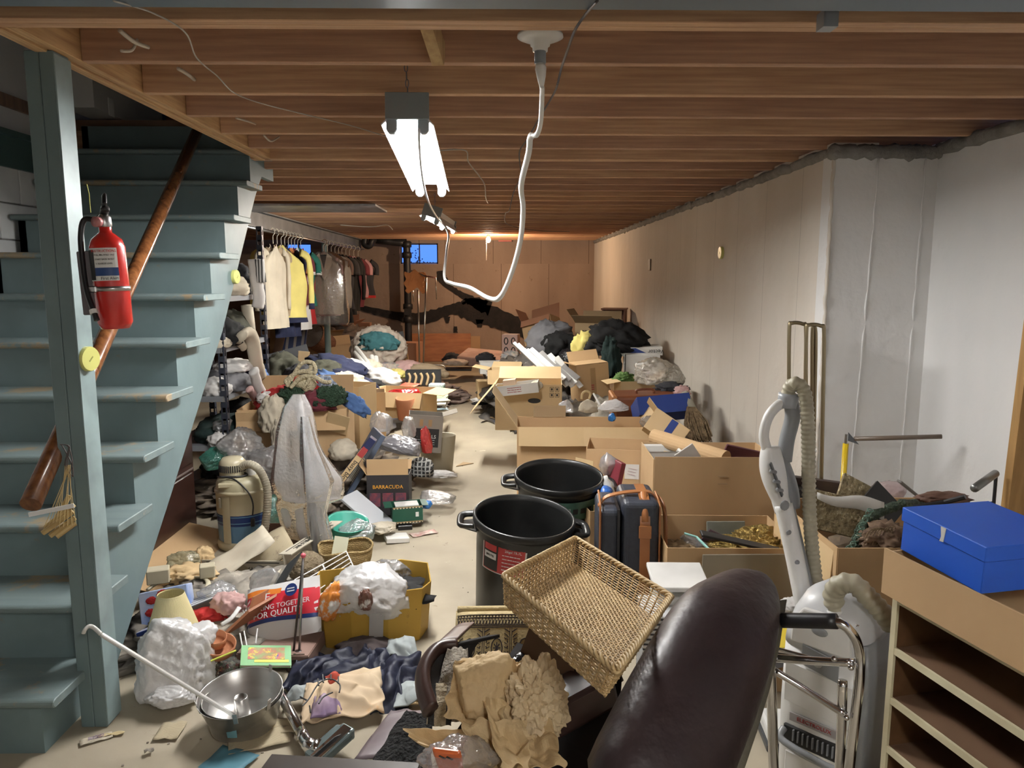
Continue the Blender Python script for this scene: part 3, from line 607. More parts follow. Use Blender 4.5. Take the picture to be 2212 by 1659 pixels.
m_paper = mat('old_paper', (.55,.50,.40), .75, n=6, col2=(.48,.42,.32)); m_news = mat('newsprint', (.46,.39,.26), .85, stripes=[(1,.006,.35,(.30,.25,.17))], wear=[(12,.62,(.25,.2,.14))]); m_offw = mat('off_white_plastic', (.52,.49,.41), .45); m_cream = mat('cream_plastic', (.55,.50,.36), .4, n=3, col2=(.48,.43,.31))
SHIRTS = 0
def shirt(px, py, Y, m, label, wd=.48, ht=.72, yaw=0, sleeve=.5, m2=None, hem=None, th=.05, cuffs=None, longs=False, hk='wire_hanger', hm=None, seed=None):
    """garment on a hanger; px, py: the top of the hook on the rail"""
    global SHIRTS; SHIRTS += 1; sd = seed or SHIRTS
    t = thing('hanging_garment', label, 'garment', T(A(px,py,Y)) @ R(0,0,yaw), 'garments hanging on the rail under the steel beam')
    def prof(v):                          # half width by height 0 hem - 1 neck
        if v > .86: return wd*(.5-(v-.86)/.14*.36)
        return wd*(.44+.04*(1-v)) + .015*math.sin(v*9+sd)
    top = -.14; n = 14
    def body(sg):
        def f(u, v):
            hw = prof(v); x = (u*2-1)*hw; z = top-ht*(1-v)-(abs(u*2-1)**2*.10*ht/0.72 if v > .86 else 0)*(1-0)
            z = top-ht*(1-v) if v <= .86 else top-ht*(1-v)
            zsh = -.09*(abs(u*2-1)) if v > .86 else -.09*abs(u*2-1)*v/.86
            thick = th*math.sqrt(max(0, 1-(u*2-1)**2))*(.7+.3*(1-v)); wv = math.sin(u*23+sd+v*2)*.012*(1-v*.6)+noise.noise(V(u*4,v*3,sd))*.02
            return (x, sg*(thick+.004)+wv, z+zsh)
        return f
    b = MB(); b.grid(body(-1), n, n); b.grid(body(1), n, n); b.build('garment_body', m, t, smooth=True)
    for s in (-1, 1):
        L = .62 if longs else .22*sleeve/.5; x0 = s*wd*.44; z0 = top-.10
        P = bez([(x0*.85,0,z0+.02),(x0+s*.05,0,z0-.05),(x0+s*.075,.01*math.sin(sd),z0-L*.5),(x0+s*.07,.02*math.sin(sd*2),z0-L)], 4)
        slv = MB().tube(P, [.055+.02*(i/len(P))-.0*math.sin(i+sd) for i in range(len(P))] if not longs else [.06-.012*i/len(P)+.006*math.sin(i*1.7+sd) for i in range(len(P))], 10, flat=.55).build('sleeve', m, t, smooth=True)
        if cuffs: MB().tube([P[-2], P[-1]+V(0,0,-.012)], .068 if not longs else .052, 10, flat=.6).build('cuff', cuffs, slv, smooth=True)
    if hem: b = MB(); b.grid(lambda u, v: V(*body(-1)(u, v*.07))+V(0,-.003,0), n, 1); b.build('hem_band', hem, t, smooth=True)
    MB().tube(bez([(0,0,-.14),(0,0,-.06),(.03,0,-.03),(.03,0,.012),(0,0,.028),(-.028,0,.008)], 4), .0045, 6).build('hanger_hook', hm or m_offw, t, smooth=True)
    return t
def book(label, M, d, m, cover=None, name='book', cat='book', group=None):
    w_, h, th = d; t = thing(name, label, cat, M, group)
    MB().box((0,0,0), (w_-.006,h-.006,th*.8)).build('pages', m_paper, t)
    for s in (-1, 1): MB().box((0,0,s*th*.45), (w_,h,th*.1)).build('cover', m, t)
    MB().box((-w_/2,0,0), (th*.1,h,th)).build('spine', m, t); return t
def ground_M(px, py, yaw=0, z=0.0, tilt=(0,0)): return T(G(px, py, z)) @ R(tilt[0], tilt[1], yaw)
def sheet(label, M, w_, h, m, name='paper_sheet', cat='paper', amp=.004, group=None, n=8, text_=None, parts=None):
    def fn(u, v): return ((u-.5)*w_, (v-.5)*h, amp*2*noise.noise(V(u*3, v*3, w_*50))+amp)
    o = MB().grid(fn, n, n).build(name, m, M=M, smooth=True, solid=.0008, label=label, cat=cat, group=group); return o
# ================================================================== far end of the room
random.seed(11)
def panel(label, M, d, m, name='wood_panel', cat='panel', **k): return MB().box((0,0,0), d).build(name, m, M=M, bev=.003, label=label, cat=cat, **k)
m_oak = mat('oak_veneer', (.42,.17,.06), .45, n=3, col2=(.28,.10,.035), ns=(1,1,6), bump=(8,.1,.003))
p = A(950,752,14.3); panel('long oak veneer headboard leaning on the back wall', T(p.x,14.35,.27) @ R(-8,0,0), (1.18,.03,.54), m_oak, 'headboard', 'headboard')
p = A(1026,755,14.4); panel('narrow pale board beside the oak headboard', T(p.x,14.45,.25) @ R(-5,0,0), (.20,.03,.46), mat('pale_board', (.40,.25,.13), .6), 'pale_board', 'board')
m_matt = mat('mattress_stained', (.50,.36,.31), .9, n=5, col2=(.36,.22,.18), wear=[(6,.6,(.55,.3,.25))])
t = thing('mattress', 'small stained pinkish mattress lying on the far floor', 'mattress', T(A(1060,775,11.9)) @ R(8,4,-14))
MB().box((0,0,0), (.95,.62,.15)).build('mattress_body', m_matt, t, bev=.03, seg=3)
panel('black shallow tray on the floor in front of the mattress', T(A(990,797,11.7)), (.42,.3,.03), m_black, 'tray', 'tray')
heap('bedding', 'grey-pink folded bedding on the black tray', 'bedding', A(985,788,11.6)+V(0,0,.03), (.2,.14,.06), f_lpink, 3)
heap('bedding', 'dark grey rolled blanket left of the mattress', 'bedding', A(975,775,12.2), (.14,.1,.1), f_char, 4)
def box(label, px, py, Y, d, yaw=0, tilt=(0,0), **k): return carton(label, T(A(px,py,Y)) @ R(tilt[0],tilt[1],yaw), d, **k)
box('plain brown carton by the soil stack, paper scrap on top', 882,762,12.2, (.38,.34,.34), -12, top='closed', m=mat('cardboard_reddish', (.42,.20,.11), .8))
sheet('small white paper scrap on top of the brown carton by the soil stack', T(A(872,739,12.1)) @ R(0,0,20), .13, .1, m_paper)
MB().bar(A(864,735,11.6), A(877,806,11.2), .16, .04, up=(0,1,0)).build('wood_board', wood('board_pine', (.45,.28,.12), (.33,.19,.08), (1,1,9)), label='short pine board leaning on the brown carton', cat='board', bev=.003)
adopt(bpy.data.objects['wood_board'], MB().box((0,0,0), (.18,.05,.14)).build('metal_cap', m_steel, M=T(A(860,727,11.55)) @ R(0,-10,0)))
# garment rack
m_rackm = mat('rack_chrome', (.6,.57,.5), .25, metal=.9)
g0 = A(925,822,10.9); gr = thing('garment_rack', 'thin chrome garment rack with two tall poles', 'rack', V(g0.x, 10.9, 0)); O = gr.location
def rp(px, py, Y): return A(px,py,Y)-O
MB().tube([V(-.08,0,.1), rp(921,596,10.9)], .013, 8).build('pole', m_rackm, gr, smooth=True)
MB().tube([V(-.15,.25,.1), rp(903,626,11.2)], .013, 8).build('pole', m_rackm, gr, smooth=True)
MB().tube([rp(889,585,11.4), rp(905,590,11.15), rp(918,597,10.9)], .012, 8).build('top_bar', m_rackm, gr, smooth=True)
MB().tube([rp(918,596,10.9), rp(940,600,10.8)], .012, 8).build('side_bar', mat('copper_tube', (.5,.22,.15), .3, metal=.8), gr, smooth=True)
MB().tube([rp(941,600,10.8), rp(943,647,10.8)], .008, 8).build('hanging_rod', m_rackm, gr, smooth=True)
MB().tube([rp(891,622,11.3), rp(894,652,11.3)], .008, 8).build('hanging_rod', m_rackm, gr, smooth=True)
MB().tube(bez([rp(897,812,10.9),rp(903,791,10.9),rp(955,789,10.9),rp(961,800,10.9),rp(958,810,10.9)],5), .011, 8).build('base_frame', m_rackm, gr, smooth=True)
MB().tube([rp(905,803,10.7),rp(952,800,11.1)], .011, 8).build('base_frame', m_rackm, gr, smooth=True)
for q in ((897,815),(958,812)): MB().blob((0,0,0),(.03,.02,.03),1,0,1,2).build('caster', m_black, gr, loc=rp(q[0],q[1],10.9))
drape('orange_cloth', 'orange and olive cloth hanging over the chrome garment rack', 'cloth', T(A(896,607,11.15)) @ R(90,0,15), .30, .28, f_orange, 4, .03, lambda u, v, p: V(p.x, p.y-.03*math.sin(u*9), p.z+.03), n=16)
# left far clutter behind the column
random.seed(5)
fl = [(620,735,12.6,.5,.4,.55,10,'cardboard_box','tall dull carton behind the grey rack post'),(745,728,13.2,.42,.35,.4,-20,'c','brown carton heaped at the left of the back wall'),(735,765,12.0,.45,.3,.28,25,'c','flat brown carton tipped beside the column'),
      (700,752,12.4,.4,.4,.36,40,'c','dark brown carton behind the column foot'),(770,742,13.4,.5,.3,.5,5,'c','dim carton in the heap left of the soil stack'),(665,762,12.2,.36,.3,.3,-10,'c','brown carton half behind the black crate'),(815,765,13.2,.4,.3,.3,12,'c','carton hidden behind the floral sheet'),(725,700,13.6,.35,.3,.25,20,'c','small carton topmost against the back wall left')]
for k, (px, py, Y, a, b, c, yw, nm, lb) in enumerate(fl):
    p = A(px,py,Y); z = max(c/2+.005, p.z)
    carton(lb, T(p.x,p.y,z) @ R(random.uniform(-8,8),random.uniform(-8,8),yw), (a,b,c), [m_card3, mat('cardboard_reddish',(.42,.2,.11),.8), m_card][k % 3], (random.choice([40,100,None]),random.choice([60,120,None]),random.choice([20,110]),random.choice([30,None])))
heap('junk_heap', 'dim heap of mixed household junk against the far left wall', 'junk', V(-3.0,13.2,.25), (1.0,.7,.5), mat('mixed_junk', (.18,.13,.10), .85, n=6, col2=(.07,.055,.05), wear=[(9,.62,(.35,.3,.25))]), 6, amp=.5, freq=3, sub=5, kind='stuff')
rb = thing('round_hamper', 'round wicker laundry basket lying on its side behind the column', 'basket', T(A(690,735,11.8)) @ R(60,0,-30))
MB().lathe([(0,-.2),(.17,-.2),(.2,.15),(.205,.17),(.19,.15),(.16,-.18)], 24).build('basket_body', mat('dark_wicker', (.2,.09,.05), .7, bump=(40,1,.02)), rb, smooth=True)
MB().lathe([(0,.13),(.17,.14),(.185,.15)], 24).build('pleated_lining', mat('pleated_lining', (.55,.48,.4), .8, bump=(60,1,.02)), rb, smooth=True)
panel('blue and white lounge cushion panel leaning under the clothes', T(A(632,722,10.9)-V(0,0,.22)) @ R(-12,6,0), (.34,.05,1.04), mat('cushion_stripes', (.05,.07,.16), .8, stripes=[(0,.11,.35,(.35,.33,.33))]), 'lounge_cushion', 'cushion')
panel('brown board leaning under the hanging clothes', T(A(600,720,10.6)-V(0,0,.2)) @ R(-10,12,0), (.12,.03,1.15), mat('dark_board', (.16,.10,.07), .6), 'board', 'board')
# black crate right of the rack post
cr = carton('black plastic crate lying tipped behind the rack post', T(A(628,785,8.2)) @ R(-20,-14,18), (.42,.34,.24), mat('crate_black', (.03,.032,.036), .45), t_=.01, name='plastic_crate')
panel('pinkish cardboard panel standing right of the black crate', T(A(655,783,8.0)) @ R(-6,5,0), (.12,.015,.24), m_card3, 'cardboard_sheet', 'cardboard')
# ------------------------------------------------------------------ hanging clothes
RAILX = -2.47
def rx(Y): return 1080+RAILX*1620/ (Y*.99+.0)
def hook(Y, z=2.1): d = V(RAILX, Y, z); v = RM.transposed() @ (d-EYE); return 1106-v.x/v.z*F_PX, 829.5+v.y/v.z*F_PX
MB().tube([V(RAILX,7.0,2.085), V(RAILX,13.6,2.085)], .014, 10).build('clothes_rail', m_steelb, label='steel pipe under the beam carrying the hanging clothes', cat='rail', smooth=True)
hs = [(8.35,f_cream,'long cream jacket hanging nearest the rack post',dict(ht=.92,longs=True,wd=.44,yaw=72)),
 (8.5,f_tan,'beige jacket hanging behind the nearest cream jacket',dict(ht=.8,longs=True,yaw=74,wd=.42)),
 (8.66,f_yel,'pale yellow long sleeved jacket with navy striped hem',dict(ht=.88,longs=True,wd=.60,yaw=38,cuffs=f_navy,hem=f_navy)),
 (8.8,f_navy,'navy garment hanging low behind the yellow jacket',dict(ht=1.05,wd=.46,yaw=60)),
 (8.95,f_orange,'orange shirt hanging beside the yellow jacket',dict(ht=.85,wd=.5,yaw=60)),
 (9.08,f_mar,'maroon short sleeved shirt with white cuffs',dict(ht=.7,wd=.5,yaw=55,cuffs=f_white)),
 (9.22,f_white,'white shirt hanging low between maroon and green shirts',dict(ht=1.0,wd=.45,yaw=60)),
 (9.36,f_green,'green polo shirt with white trimmed sleeve',dict(ht=.72,wd=.5,yaw=50,cuffs=f_white)),
 (9.5,f_red,'red shirt showing below the green polo shirt',dict(ht=.95,wd=.44,yaw=55))]
for Y, m, lb, kw in hs:
    px, py = hook(Y); shirt(px, py, Y, m, lb, **kw)
suit = shirt(*[(700,522),(700,522)][0], 9.95, fab('suit_taupe', (.30,.23,.17)), 'taupe double breasted suit jacket in clear dry cleaning plastic', wd=.50, ht=.80, longs=True, yaw=2, hm=mat('wood_hanger', (.2,.09,.04), .4))
MB().poly([(-.05,-.17),(.05,-.17),(.0,-.36)], .004, T(0,-.07,0) @ R(90,0,0)).build('shirt_front', f_black, suit)
for s in (-1, 1): MB().poly([(s*.05,-.15),(s*.11,-.2),(s*.1,-.3),(s*.0,-.5),(s*.0,-.36)], .008, T(0,-.078,0) @ R(90,0,0)).build('lapel', fab('suit_taupe_light', (.36,.28,.21)), suit)
MB().lathe([(.10,-.13),(.30,-.25),(.31,-.6),(.30,-1.04),(.27,-1.08)], 40, wob=lambda a, z: 1+.06*math.sin(a*7+z*20)).build('garment_cover', film('garment_plastic', (.8,.78,.75), .06, .08, .5, 30), suit, smooth=True, M=Matrix.Diagonal((1,.42,1,1)))
hs2 = [(10.7,f_pink,'dusty pink short sleeved shirt right of the suit',dict(ht=.9,wd=.5)),(10.95,f_black,'black shirt hanging behind the pink shirt',dict(ht=.8)),(11.2,fab('fabric_brown',(.16,.1,.08)),'brown shirt with pale collar on the rail',dict(ht=.75)),
 (11.45,f_black,'long black dress hanging right of the suit',dict(ht=1.05,wd=.5)),(11.7,f_char,'charcoal shirt on the rail beyond the long black dress',dict(ht=.85)),(11.95,f_black,'black shirt in the middle of the far garments',dict(ht=.95)),
 (12.25,f_black,'black long sleeved top on the rail',dict(ht=.9,longs=True)),(12.55,f_mar,'maroon shirt among the far black garments',dict(ht=.85)),(12.9,fab('fabric_pinkish',(.45,.25,.28)),'pink trimmed shirt near the end of the rail',dict(ht=.7)),(13.3,f_char,'dark grey shirt last on the rail with red below',dict(ht=.72,wd=.6,hem=f_red))]
for Y, m, lb, kw in hs2:
    px, py = hook(Y); kw.setdefault('yaw', 30); shirt(px, py, Y, m, lb, **kw)
# ------------------------------------------------------------------ slotted steel shelving with clothes
m_slot = mat('shelf_steel_dark', (.055,.062,.085), .4, metal=.4); m_shelf = mat('shelf_board_grey', (.24,.25,.27), .45, metal=.2); m_hole = mat('slot_light', (.62,.62,.60), .6)
sh = thing('steel_shelving', 'dark slotted angle steel shelving unit stuffed with clothes', 'shelf unit', V(-2.1,5.6,0))
def SH(x, y, z): return (x+2.1, y-5.6, z)
for (x, y) in ((-1.93,5.2),(-1.93,6.15),(-2.38,5.2),(-2.38,6.15)):
    m = MB(); H_ = 2.0
    # angle post with rows of square holes left open
    def strip(face):
        nh = 50; dz = H_/nh
        for i in range(nh):
            z0 = i*dz
            if face == 0:
                m.box((x-.0,y-.0,z0+.006), (.042,.003,.012)); 
                for q in (-.0165,.0165): m.box((x+q,y,z0+dz/2+.006), (.011 if i % 2 == 0 else .013,.003,dz-.012))
                if i % 2: m.box((x,y,z0+dz/2), (.022,.003,dz))
            else:
                m.box((x+.02,y+.02,z0+.006), (.003,.042,.012))
                for q in (-.0165,.0165): m.box((x+.02,y+.02+q,z0+dz/2+.006), (.003,.011,dz-.012))
                if i % 2: m.box((x+.02,y+.02,z0+dz/2), (.003,.022,dz))
    strip(0); strip(1)
    m.add([],[]); o = m.build('post', m_slot, sh, M=T(2.1,-5.6,0))
SZ = [.10,.42,.77,1.11,1.46]
for z in SZ:
    b = MB(); b.box(SH(-2.155,5.68,z), (.45,.98,.004)); b.box(SH(-1.925,5.68,z-.018), (.004,.98,.036)); b.box(SH(-2.155,5.19,z-.018), (.45,.004,.036)); b.build('shelf', m_shelf, sh)
def on(z, x, y, dx, dy, dz, m, lb, nm='folded_garment', seed=None, **k):
    k.setdefault('group', None); g_ = k.pop('group')
    return heap(nm, lb, 'garment', V(x,y,z+dz*.55), (dx,dy,dz), m, seed or int(z*100)+int(y*10), amp=k.pop('amp',.22), freq=k.pop('freq',1.9), group=g_, **k)
on(1.46,-2.05,5.75,.15,.2,.10,f_cream,'cream hat on the upper shelf of the steel shelving','hat'); on(1.46,-2.1,5.4,.14,.14,.13,f_white,'white striped garment bundle high on the shelving'); on(1.46,-2.1,6.0,.16,.12,.16,f_char,'charcoal bundle at the far end of the upper shelf')
on(1.62,-2.06,5.5,.13,.15,.09,f_white,'white knit bundle topmost on the shelving'); on(1.46,-1.98,6.05,.08,.1,.12,f_white,'small white bundle by the far post of the shelving')
on(1.11,-2.05,5.45,.2,.2,.13,f_black,'black garment heap on the second shelf'); on(1.11,-2.1,5.85,.16,.2,.15,f_olive,'olive lace-like garment heap on the second shelf'); on(1.11,-1.98,5.25,.1,.08,.05,f_cream,'small cream sock bundle at the near shelf edge')
MB().tube([V(-1.97,5.95,1.12),V(-1.98,5.93,1.38)], .045, 14).build('paper_tube', m_paper, label='pale cardboard tube standing on the shelving', cat='tube', smooth=True)
on(.77,-2.05,5.5,.19,.2,.10,f_grey,'grey folded trousers on the middle shelf','folded_trousers'); on(.77,-2.02,5.8,.16,.16,.11,f_navy,'navy garment heap on the middle shelf'); on(.77,-2.02,5.3,.1,.1,.08,f_white,'white garment at the near end of the middle shelf'); on(.90,-2.0,5.6,.13,.17,.06,f_white,'pale grey sweatshirt on top of the trousers'); on(.77,-1.97,6.0,.1,.1,.08,f_blue,'blue garment by the far post on the middle shelf')
on(.42,-2.05,5.5,.18,.28,.11,f_dgreen,'dark green blanket on the lower shelf'); on(.42,-2.05,5.95,.16,.16,.14,f_black,'black bag on the lower shelf'); on(.10,-2.05,5.6,.18,.35,.14,f_black,'black fabric pile on the bottom shelf'); on(.42,-1.98,5.22,.09,.08,.06,f_white,'white folded towel at the near end of the lower shelf'); on(.52,-1.98,5.28,.08,.08,.05,pl_clear,'clump of clear plastic on the white towel','plastic_clump')
# long sleeves hanging over the shelf edge
for k, (pp_, m, lb, r_) in enumerate((([(520,728),(532,720),(545,735),(555,790),(562,815)], f_cream, 'cream sweatshirt sleeve drooping from the shelving', .055),([(548,800),(556,830),(566,850)], f_white, 'white sleeve end below the cream sleeve', .04),([(505,730),(518,740),(528,752)], f_cream, 'small cream sleeve lying on the shelf edge', .03),([(548,560),(553,600),(560,640),(556,665)], f_white, 'white garment hanging at the top of the shelving', .05),([(560,560),(565,610)], mat('bw_stripe', (.6,.6,.6), .9, stripes=[(0,.02,.4,(.03,.03,.03))]), 'black and white striped garment at the top of the shelving', .04),([(538,840),(545,850),(552,862)], f_pink, 'pinkish cuff hanging off the middle shelf', .03))):
    P = bez([A(x,y,5.35+.12*i) if k not in (3,4) else A(x,y,5.9) for i, (x, y) in enumerate(pp_)], 5)
    MB().tube(P, [r_*(1+.18*noise.noise(V(i*.7,k,0))) for i in range(len(P))], 12, flat=.6).build('drooping_garment', m, label=lb, cat='garment', smooth=True)
# ================================================================== middle left heap
M_flower = mat('floral_print', (.62,.56,.47), .9, n=20, col2=(.45,.36,.30))
heap('floral_sheet', 'floral bed sheet bundle standing tall with teal cloth on it', 'sheet', A(818,752,9.6)+V(0,0,-.02), (.33,.25,.30), M_flower, 21, amp=.18, freq=2.4, sub=5)
heap('teal_cloth', 'teal cloth scarf draped over the floral sheet bundle', 'cloth', A(818,742,9.38), (.23,.06,.14), f_teal, 22, amp=.35)
heap('clothes_base', 'broad low heap of mixed clothes along the left of the aisle', 'clothes heap', V(-1.85,8.2,.12), (.75,1.3,.42), mat('clothes_mix', (.30,.28,.27), .9, n=5, col2=(.06,.06,.09), wear=[(4,.6,(.55,.5,.42)),(6,.62,(.35,.12,.1))]), 31, amp=.35, freq=2.6, sub=5, kind='stuff')
heap('clothes_base', 'low heap of papers and rags behind the red wrapped box', 'clothes heap', V(-1.15,9.7,.05), (.55,.9,.2), mat('rags_mix', (.42,.33,.27), .9, n=7, col2=(.16,.10,.09), wear=[(6,.6,(.6,.45,.42))]), 33, amp=.4, freq=3, sub=5, kind='stuff')
hp = [('jacket',722,795,7.6,(.30,.2,.13),f_navy,'dark navy jacket lying on top of the left heap',0,(0,12)),('blanket',765,800,7.9,(.22,.2,.11),f_white,'white blanket crumpled beside the navy jacket',30,(0,15)),
 ('trousers',760,820,7.2,(.32,.12,.07),f_navy,'navy trousers stretched below the navy jacket',-20,(0,18)),('pillow_case',795,800,8.4,(.16,.14,.12),f_cream,'cream pillowcase bundle by the white tubes',10,(0,0)),
 ('towel',745,828,6.9,(.2,.13,.10),f_cream,'cream towel under the navy trousers',0,(0,0)),('garment',828,818,7.6,(.18,.14,.1),f_white,'pale green and white garment left of the red wrapped box',15,(0,10)),
 ('garment',735,840,6.7,(.1,.1,.06),f_pink,'salmon garment scrap in the left heap',0,(0,0)),('sack',740,850,6.55,(.34,.16,.12),f_blue,'denim blue bag bulging over the tall carton',-25,(0,25)),
 ('cushion',755,855,6.5,(.22,.12,.14),pl_clear,'clear wrapped pale blanket beside the denim bag',-25,(0,25)),('garment',800,838,7.3,(.14,.12,.09),f_black,'black and white striped top on the left heap',0,(0,0)),
 ('garment',878,800,9.3,(.26,.2,.12),f_pink,'pink printed shirt lying on the far left heap',10,(0,0)),('garment',925,803,9.2,(.24,.2,.09),f_tan,'beige trousers lying on the far left heap',-10,(0,8)),
 ('garment',835,800,9.2,(.2,.2,.1),f_mix,'multicoloured papers and cloth below the floral sheet',0,(0,0)),('garment',905,818,8.9,(.14,.12,.1),f_char,'dark garment beneath the pink shirt',0,(0,0)),
 ('garment',782,875,6.9,(.1,.1,.1),f_cream,'tan cloth lump behind the tall carton',0,(0,0)),('garment',700,800,7.3,(.18,.2,.1),f_olive,'olive garment left of the navy jacket',0,(0,0)),('garment',688,782,7.9,(.1,.1,.06),f_white,'small white cloth behind the navy jacket',0,(0,0)),('garment',610,800,6.9,(.16,.2,.16),f_olive,'dark olive coat behind the rack post',0,(0,0)),
 ('garment',650,812,6.6,(.13,.1,.1),f_char,'charcoal netting bundle behind the cream rope',0,(0,0)),('garment',855,810,8.8,(.12,.1,.07),f_yel,'pale yellow cloth in the left heap',0,(0,0))]
for k, (nm, px, py, Y, d, m, lb, yw, tl) in enumerate(hp): heap(nm, lb, 'garment' if nm != 'blanket' else 'blanket', A(px,py,Y), d, m, 40+k, yw, amp=.28, freq=2.1, tilt=tl)
# white plastic tubes and rolled papers
def rods(spec, label, m, r, group, name='plastic_tube', hollow=True):
    for k, (a, b) in enumerate(spec):
        o = MB().tube([A(*a), A(*b)], r, 12).build(name, m, label=label[k] if isinstance(label, list) else label, cat='tube', group=group, smooth=False)
m_tubew = mat('white_tube', (.72,.72,.70), .4)
rods([((770,752,8.9),(795,785,8.2)),((768,762,8.8),(792,795,8.0)),((803,770,8.7),(812,815,8.2)),((812,772,8.7),(818,815,8.3)),((776,775,8.7),(800,800,8.1))], ['leftmost white tube poking up by the floral sheet','white tube just below the leftmost one','white roll upright right of the slanting tubes','second white upright roll below the floral sheet','short white roll lying behind the slanting tubes'], m_tubew, .028, 'white tubes in the left heap')
# carton A, big open box with clothes
A1 = box('large open carton spilling red and plaid clothes', 645,930,5.6, (.78,.42,.40), 4, flaps=(158,None,20,None), fl=(.16,None,.2,None), m=m_card, name='cardboard_box')
MB().box((0,0,0), (.30,.012,.17)).build('side_flap', m_card, A1, M=T(-.24,-.235,.105) @ R(8,0,0)); MB().box((0,0,0), (.16,.006,.16)).build('side_flap', m_card2, A1, M=T(.33,-.26,.10) @ R(22,0,-12) @ R(0,18,0))
box('tall pale carton right of the clothes box', 765,910,6.1, (.26,.3,.62), -18, flaps=(None,None,None,None), m=m_card2)
box('tall brown carton standing behind the clothes box', 805,905,6.5, (.22,.22,.5), 10, flaps=(None,None,None,130), m=m_card)
for k, (nm, px, py, Y, d, m, lb, tl) in enumerate([('sweater',610,862,5.55,(.18,.14,.10),f_red,'red sweater with white stripes on the clothes box',(0,-15)),('sweater',655,850,5.75,(.16,.14,.12),f_red,'second red garment under the cream rope',(0,0)),('sweater',575,862,5.5,(.07,.07,.05),f_white,'white sleeve stripe beside the red sweater',(0,0)),
   ('garland',635,858,5.4,(.08,.06,.10),mat('evergreen', (.025,.06,.03), .8, bump=(80,1,.03)),'sprig of artificial evergreen left of the plastic draped pole',(0,20)),('garland',712,862,5.4,(.13,.07,.09),mat('evergreen', (.025,.06,.03), .8, bump=(80,1,.03)),'artificial evergreen bough right of the draped pole',(0,-10)),
   ('garment',680,870,5.4,(.14,.1,.09),f_mar,'dark red cloth hanging over the box edge',(0,0)),('stained_sheet',590,905,5.25,(.09,.06,.16),f_cream,'stained cream sheet hanging out of the clothes box',(0,0)),('stained_sheet',603,950,5.2,(.05,.05,.14),f_cream,'lower trailing end of the stained sheet',(0,0)),('denim',765,875,5.5,(.13,.05,.07),f_blue,'faded denim tip hanging over the pale carton',(0,35)),('garment',690,840,5.8,(.12,.1,.1),mat('plaid_blue', (.12,.15,.22), .9, stripes=[(0,.03,.3,(.3,.33,.38)),(2,.03,.3,(.25,.28,.33))]),'blue plaid shirt behind the cream rope',(0,0))]):
    heap(nm, lb, 'garment' if nm != 'garland' else 'garland', A(px,py,Y), d, m, 70+k, amp=.35 if nm != 'garland' else .5, freq=2.2 if nm != 'garland' else 4, tilt=tl)
rope = thing('macrame_rope', 'coiled cream macrame rope on top of the clothes box', 'rope', A(655,815,5.5)); O = rope.location.copy()
m_rope = mat('cream_rope', (.62,.54,.36), .85, bump=(70,1,.02))
for pts in ([(620,835),(632,812),(655,802),(680,805),(676,785),(655,783),(640,800),(628,822)], [(628,838),(645,820),(672,812),(700,825),(715,825)], [(622,832),(618,822),(640,806),(668,800),(672,790)], [(655,838),(668,820),(664,812)]):
    MB().tube([p-O for p in bez([A(x,y,5.35) for x, y in pts], 8)], .015, 8).build('rope_strand', m_rope, rope, smooth=True)
MB().blob(A(660,828,5.4)-O, (.075,.05,.065), 4, .2, 4, 3).build('knotted_knob', m_rope, rope, smooth=True)
# carton with red plastic and things around
A2 = box('open carton with red plastic wrap and terracotta pot', 872,868,7.0, (.52,.40,.24), -14, flaps=(150,95,None,100), fl=(.15,.2,.15,.2), m=m_card2)
heap('red_plastic', 'bright red plastic wrap bulging from the open carton', 'plastic wrap', A(865,852,6.95), (.17,.12,.07), pl_red, 81, amp=.3, freq=3)
MB().lathe([(.06,-.1),(.085,.1),(.09,.1),(.07,-.1)], 20).build('terracotta_pot', mat('terracotta', (.42,.17,.08), .8), M=T(A(876,882,6.75)) @ R(8,0,0), label='terracotta pot hanging before the open carton', cat='pot', smooth=True)
sheet('red and yellow printed card lying across the open carton', T(A(885,832,7.1)) @ R(14,0,-38), .2, .09, mat('red_card', (.6,.1,.06), .5, wear=[(20,.6,(.7,.5,.2))]), 'printed_card', 'card')
box('carton of black figures with tan cutouts', 915,815,8.6, (.40,.2,.16), 3, m=m_ink, flaps=(None,)*4)
for k in range(5): MB().tube(bez([A(882+k*13,832,8.4),A(886+k*13,815,8.4),A(882+k*13,806,8.4)],4), .014, 8).build('tan_cutout', m_card2, label='curved tan cutout standing in the black box', cat='cutout', group='tan cutouts in the black box', smooth=True)
t = thing('printed_tin', 'white and green printed tissue pack by the aisle', 'pack', T(A(944,838,8.1)) @ R(0,0,-4)); MB().box((0,0,0),(.17,.12,.10)).build('pack_body', mat('tissue_print', (.62,.68,.66), .5, n=9, col2=(.5,.6,.62), wear=[(18,.58,(.08,.2,.12))]), t, bev=.012, seg=2)
for k, (px, py) in enumerate(((945,858),(942,872),(946,885),(948,865))): book(['green and white magazine topmost by the aisle edge','second magazine down by the aisle edge','bottom magazine of the aisle edge stack','thin magazine slipped sideways by the aisle'][k], T(A(px,py,7.6-.1*k)) @ R(2,0,12*k-10), (.2,.14,.012), mat('mag_%d' % k, [(.35,.5,.3),(.6,.6,.55),(.3,.4,.45),(.5,.5,.4)][k], .4), name='magazine', cat='magazine', group='magazines at the aisle edge')
MB().tube([A(965,845,7.9),A(962,875,7.6),A(955,885,7.5)], .02, 12).build('white_bottle', m_tubew, label='slim white bottle leaning by the magazines', cat='bottle', smooth=True)
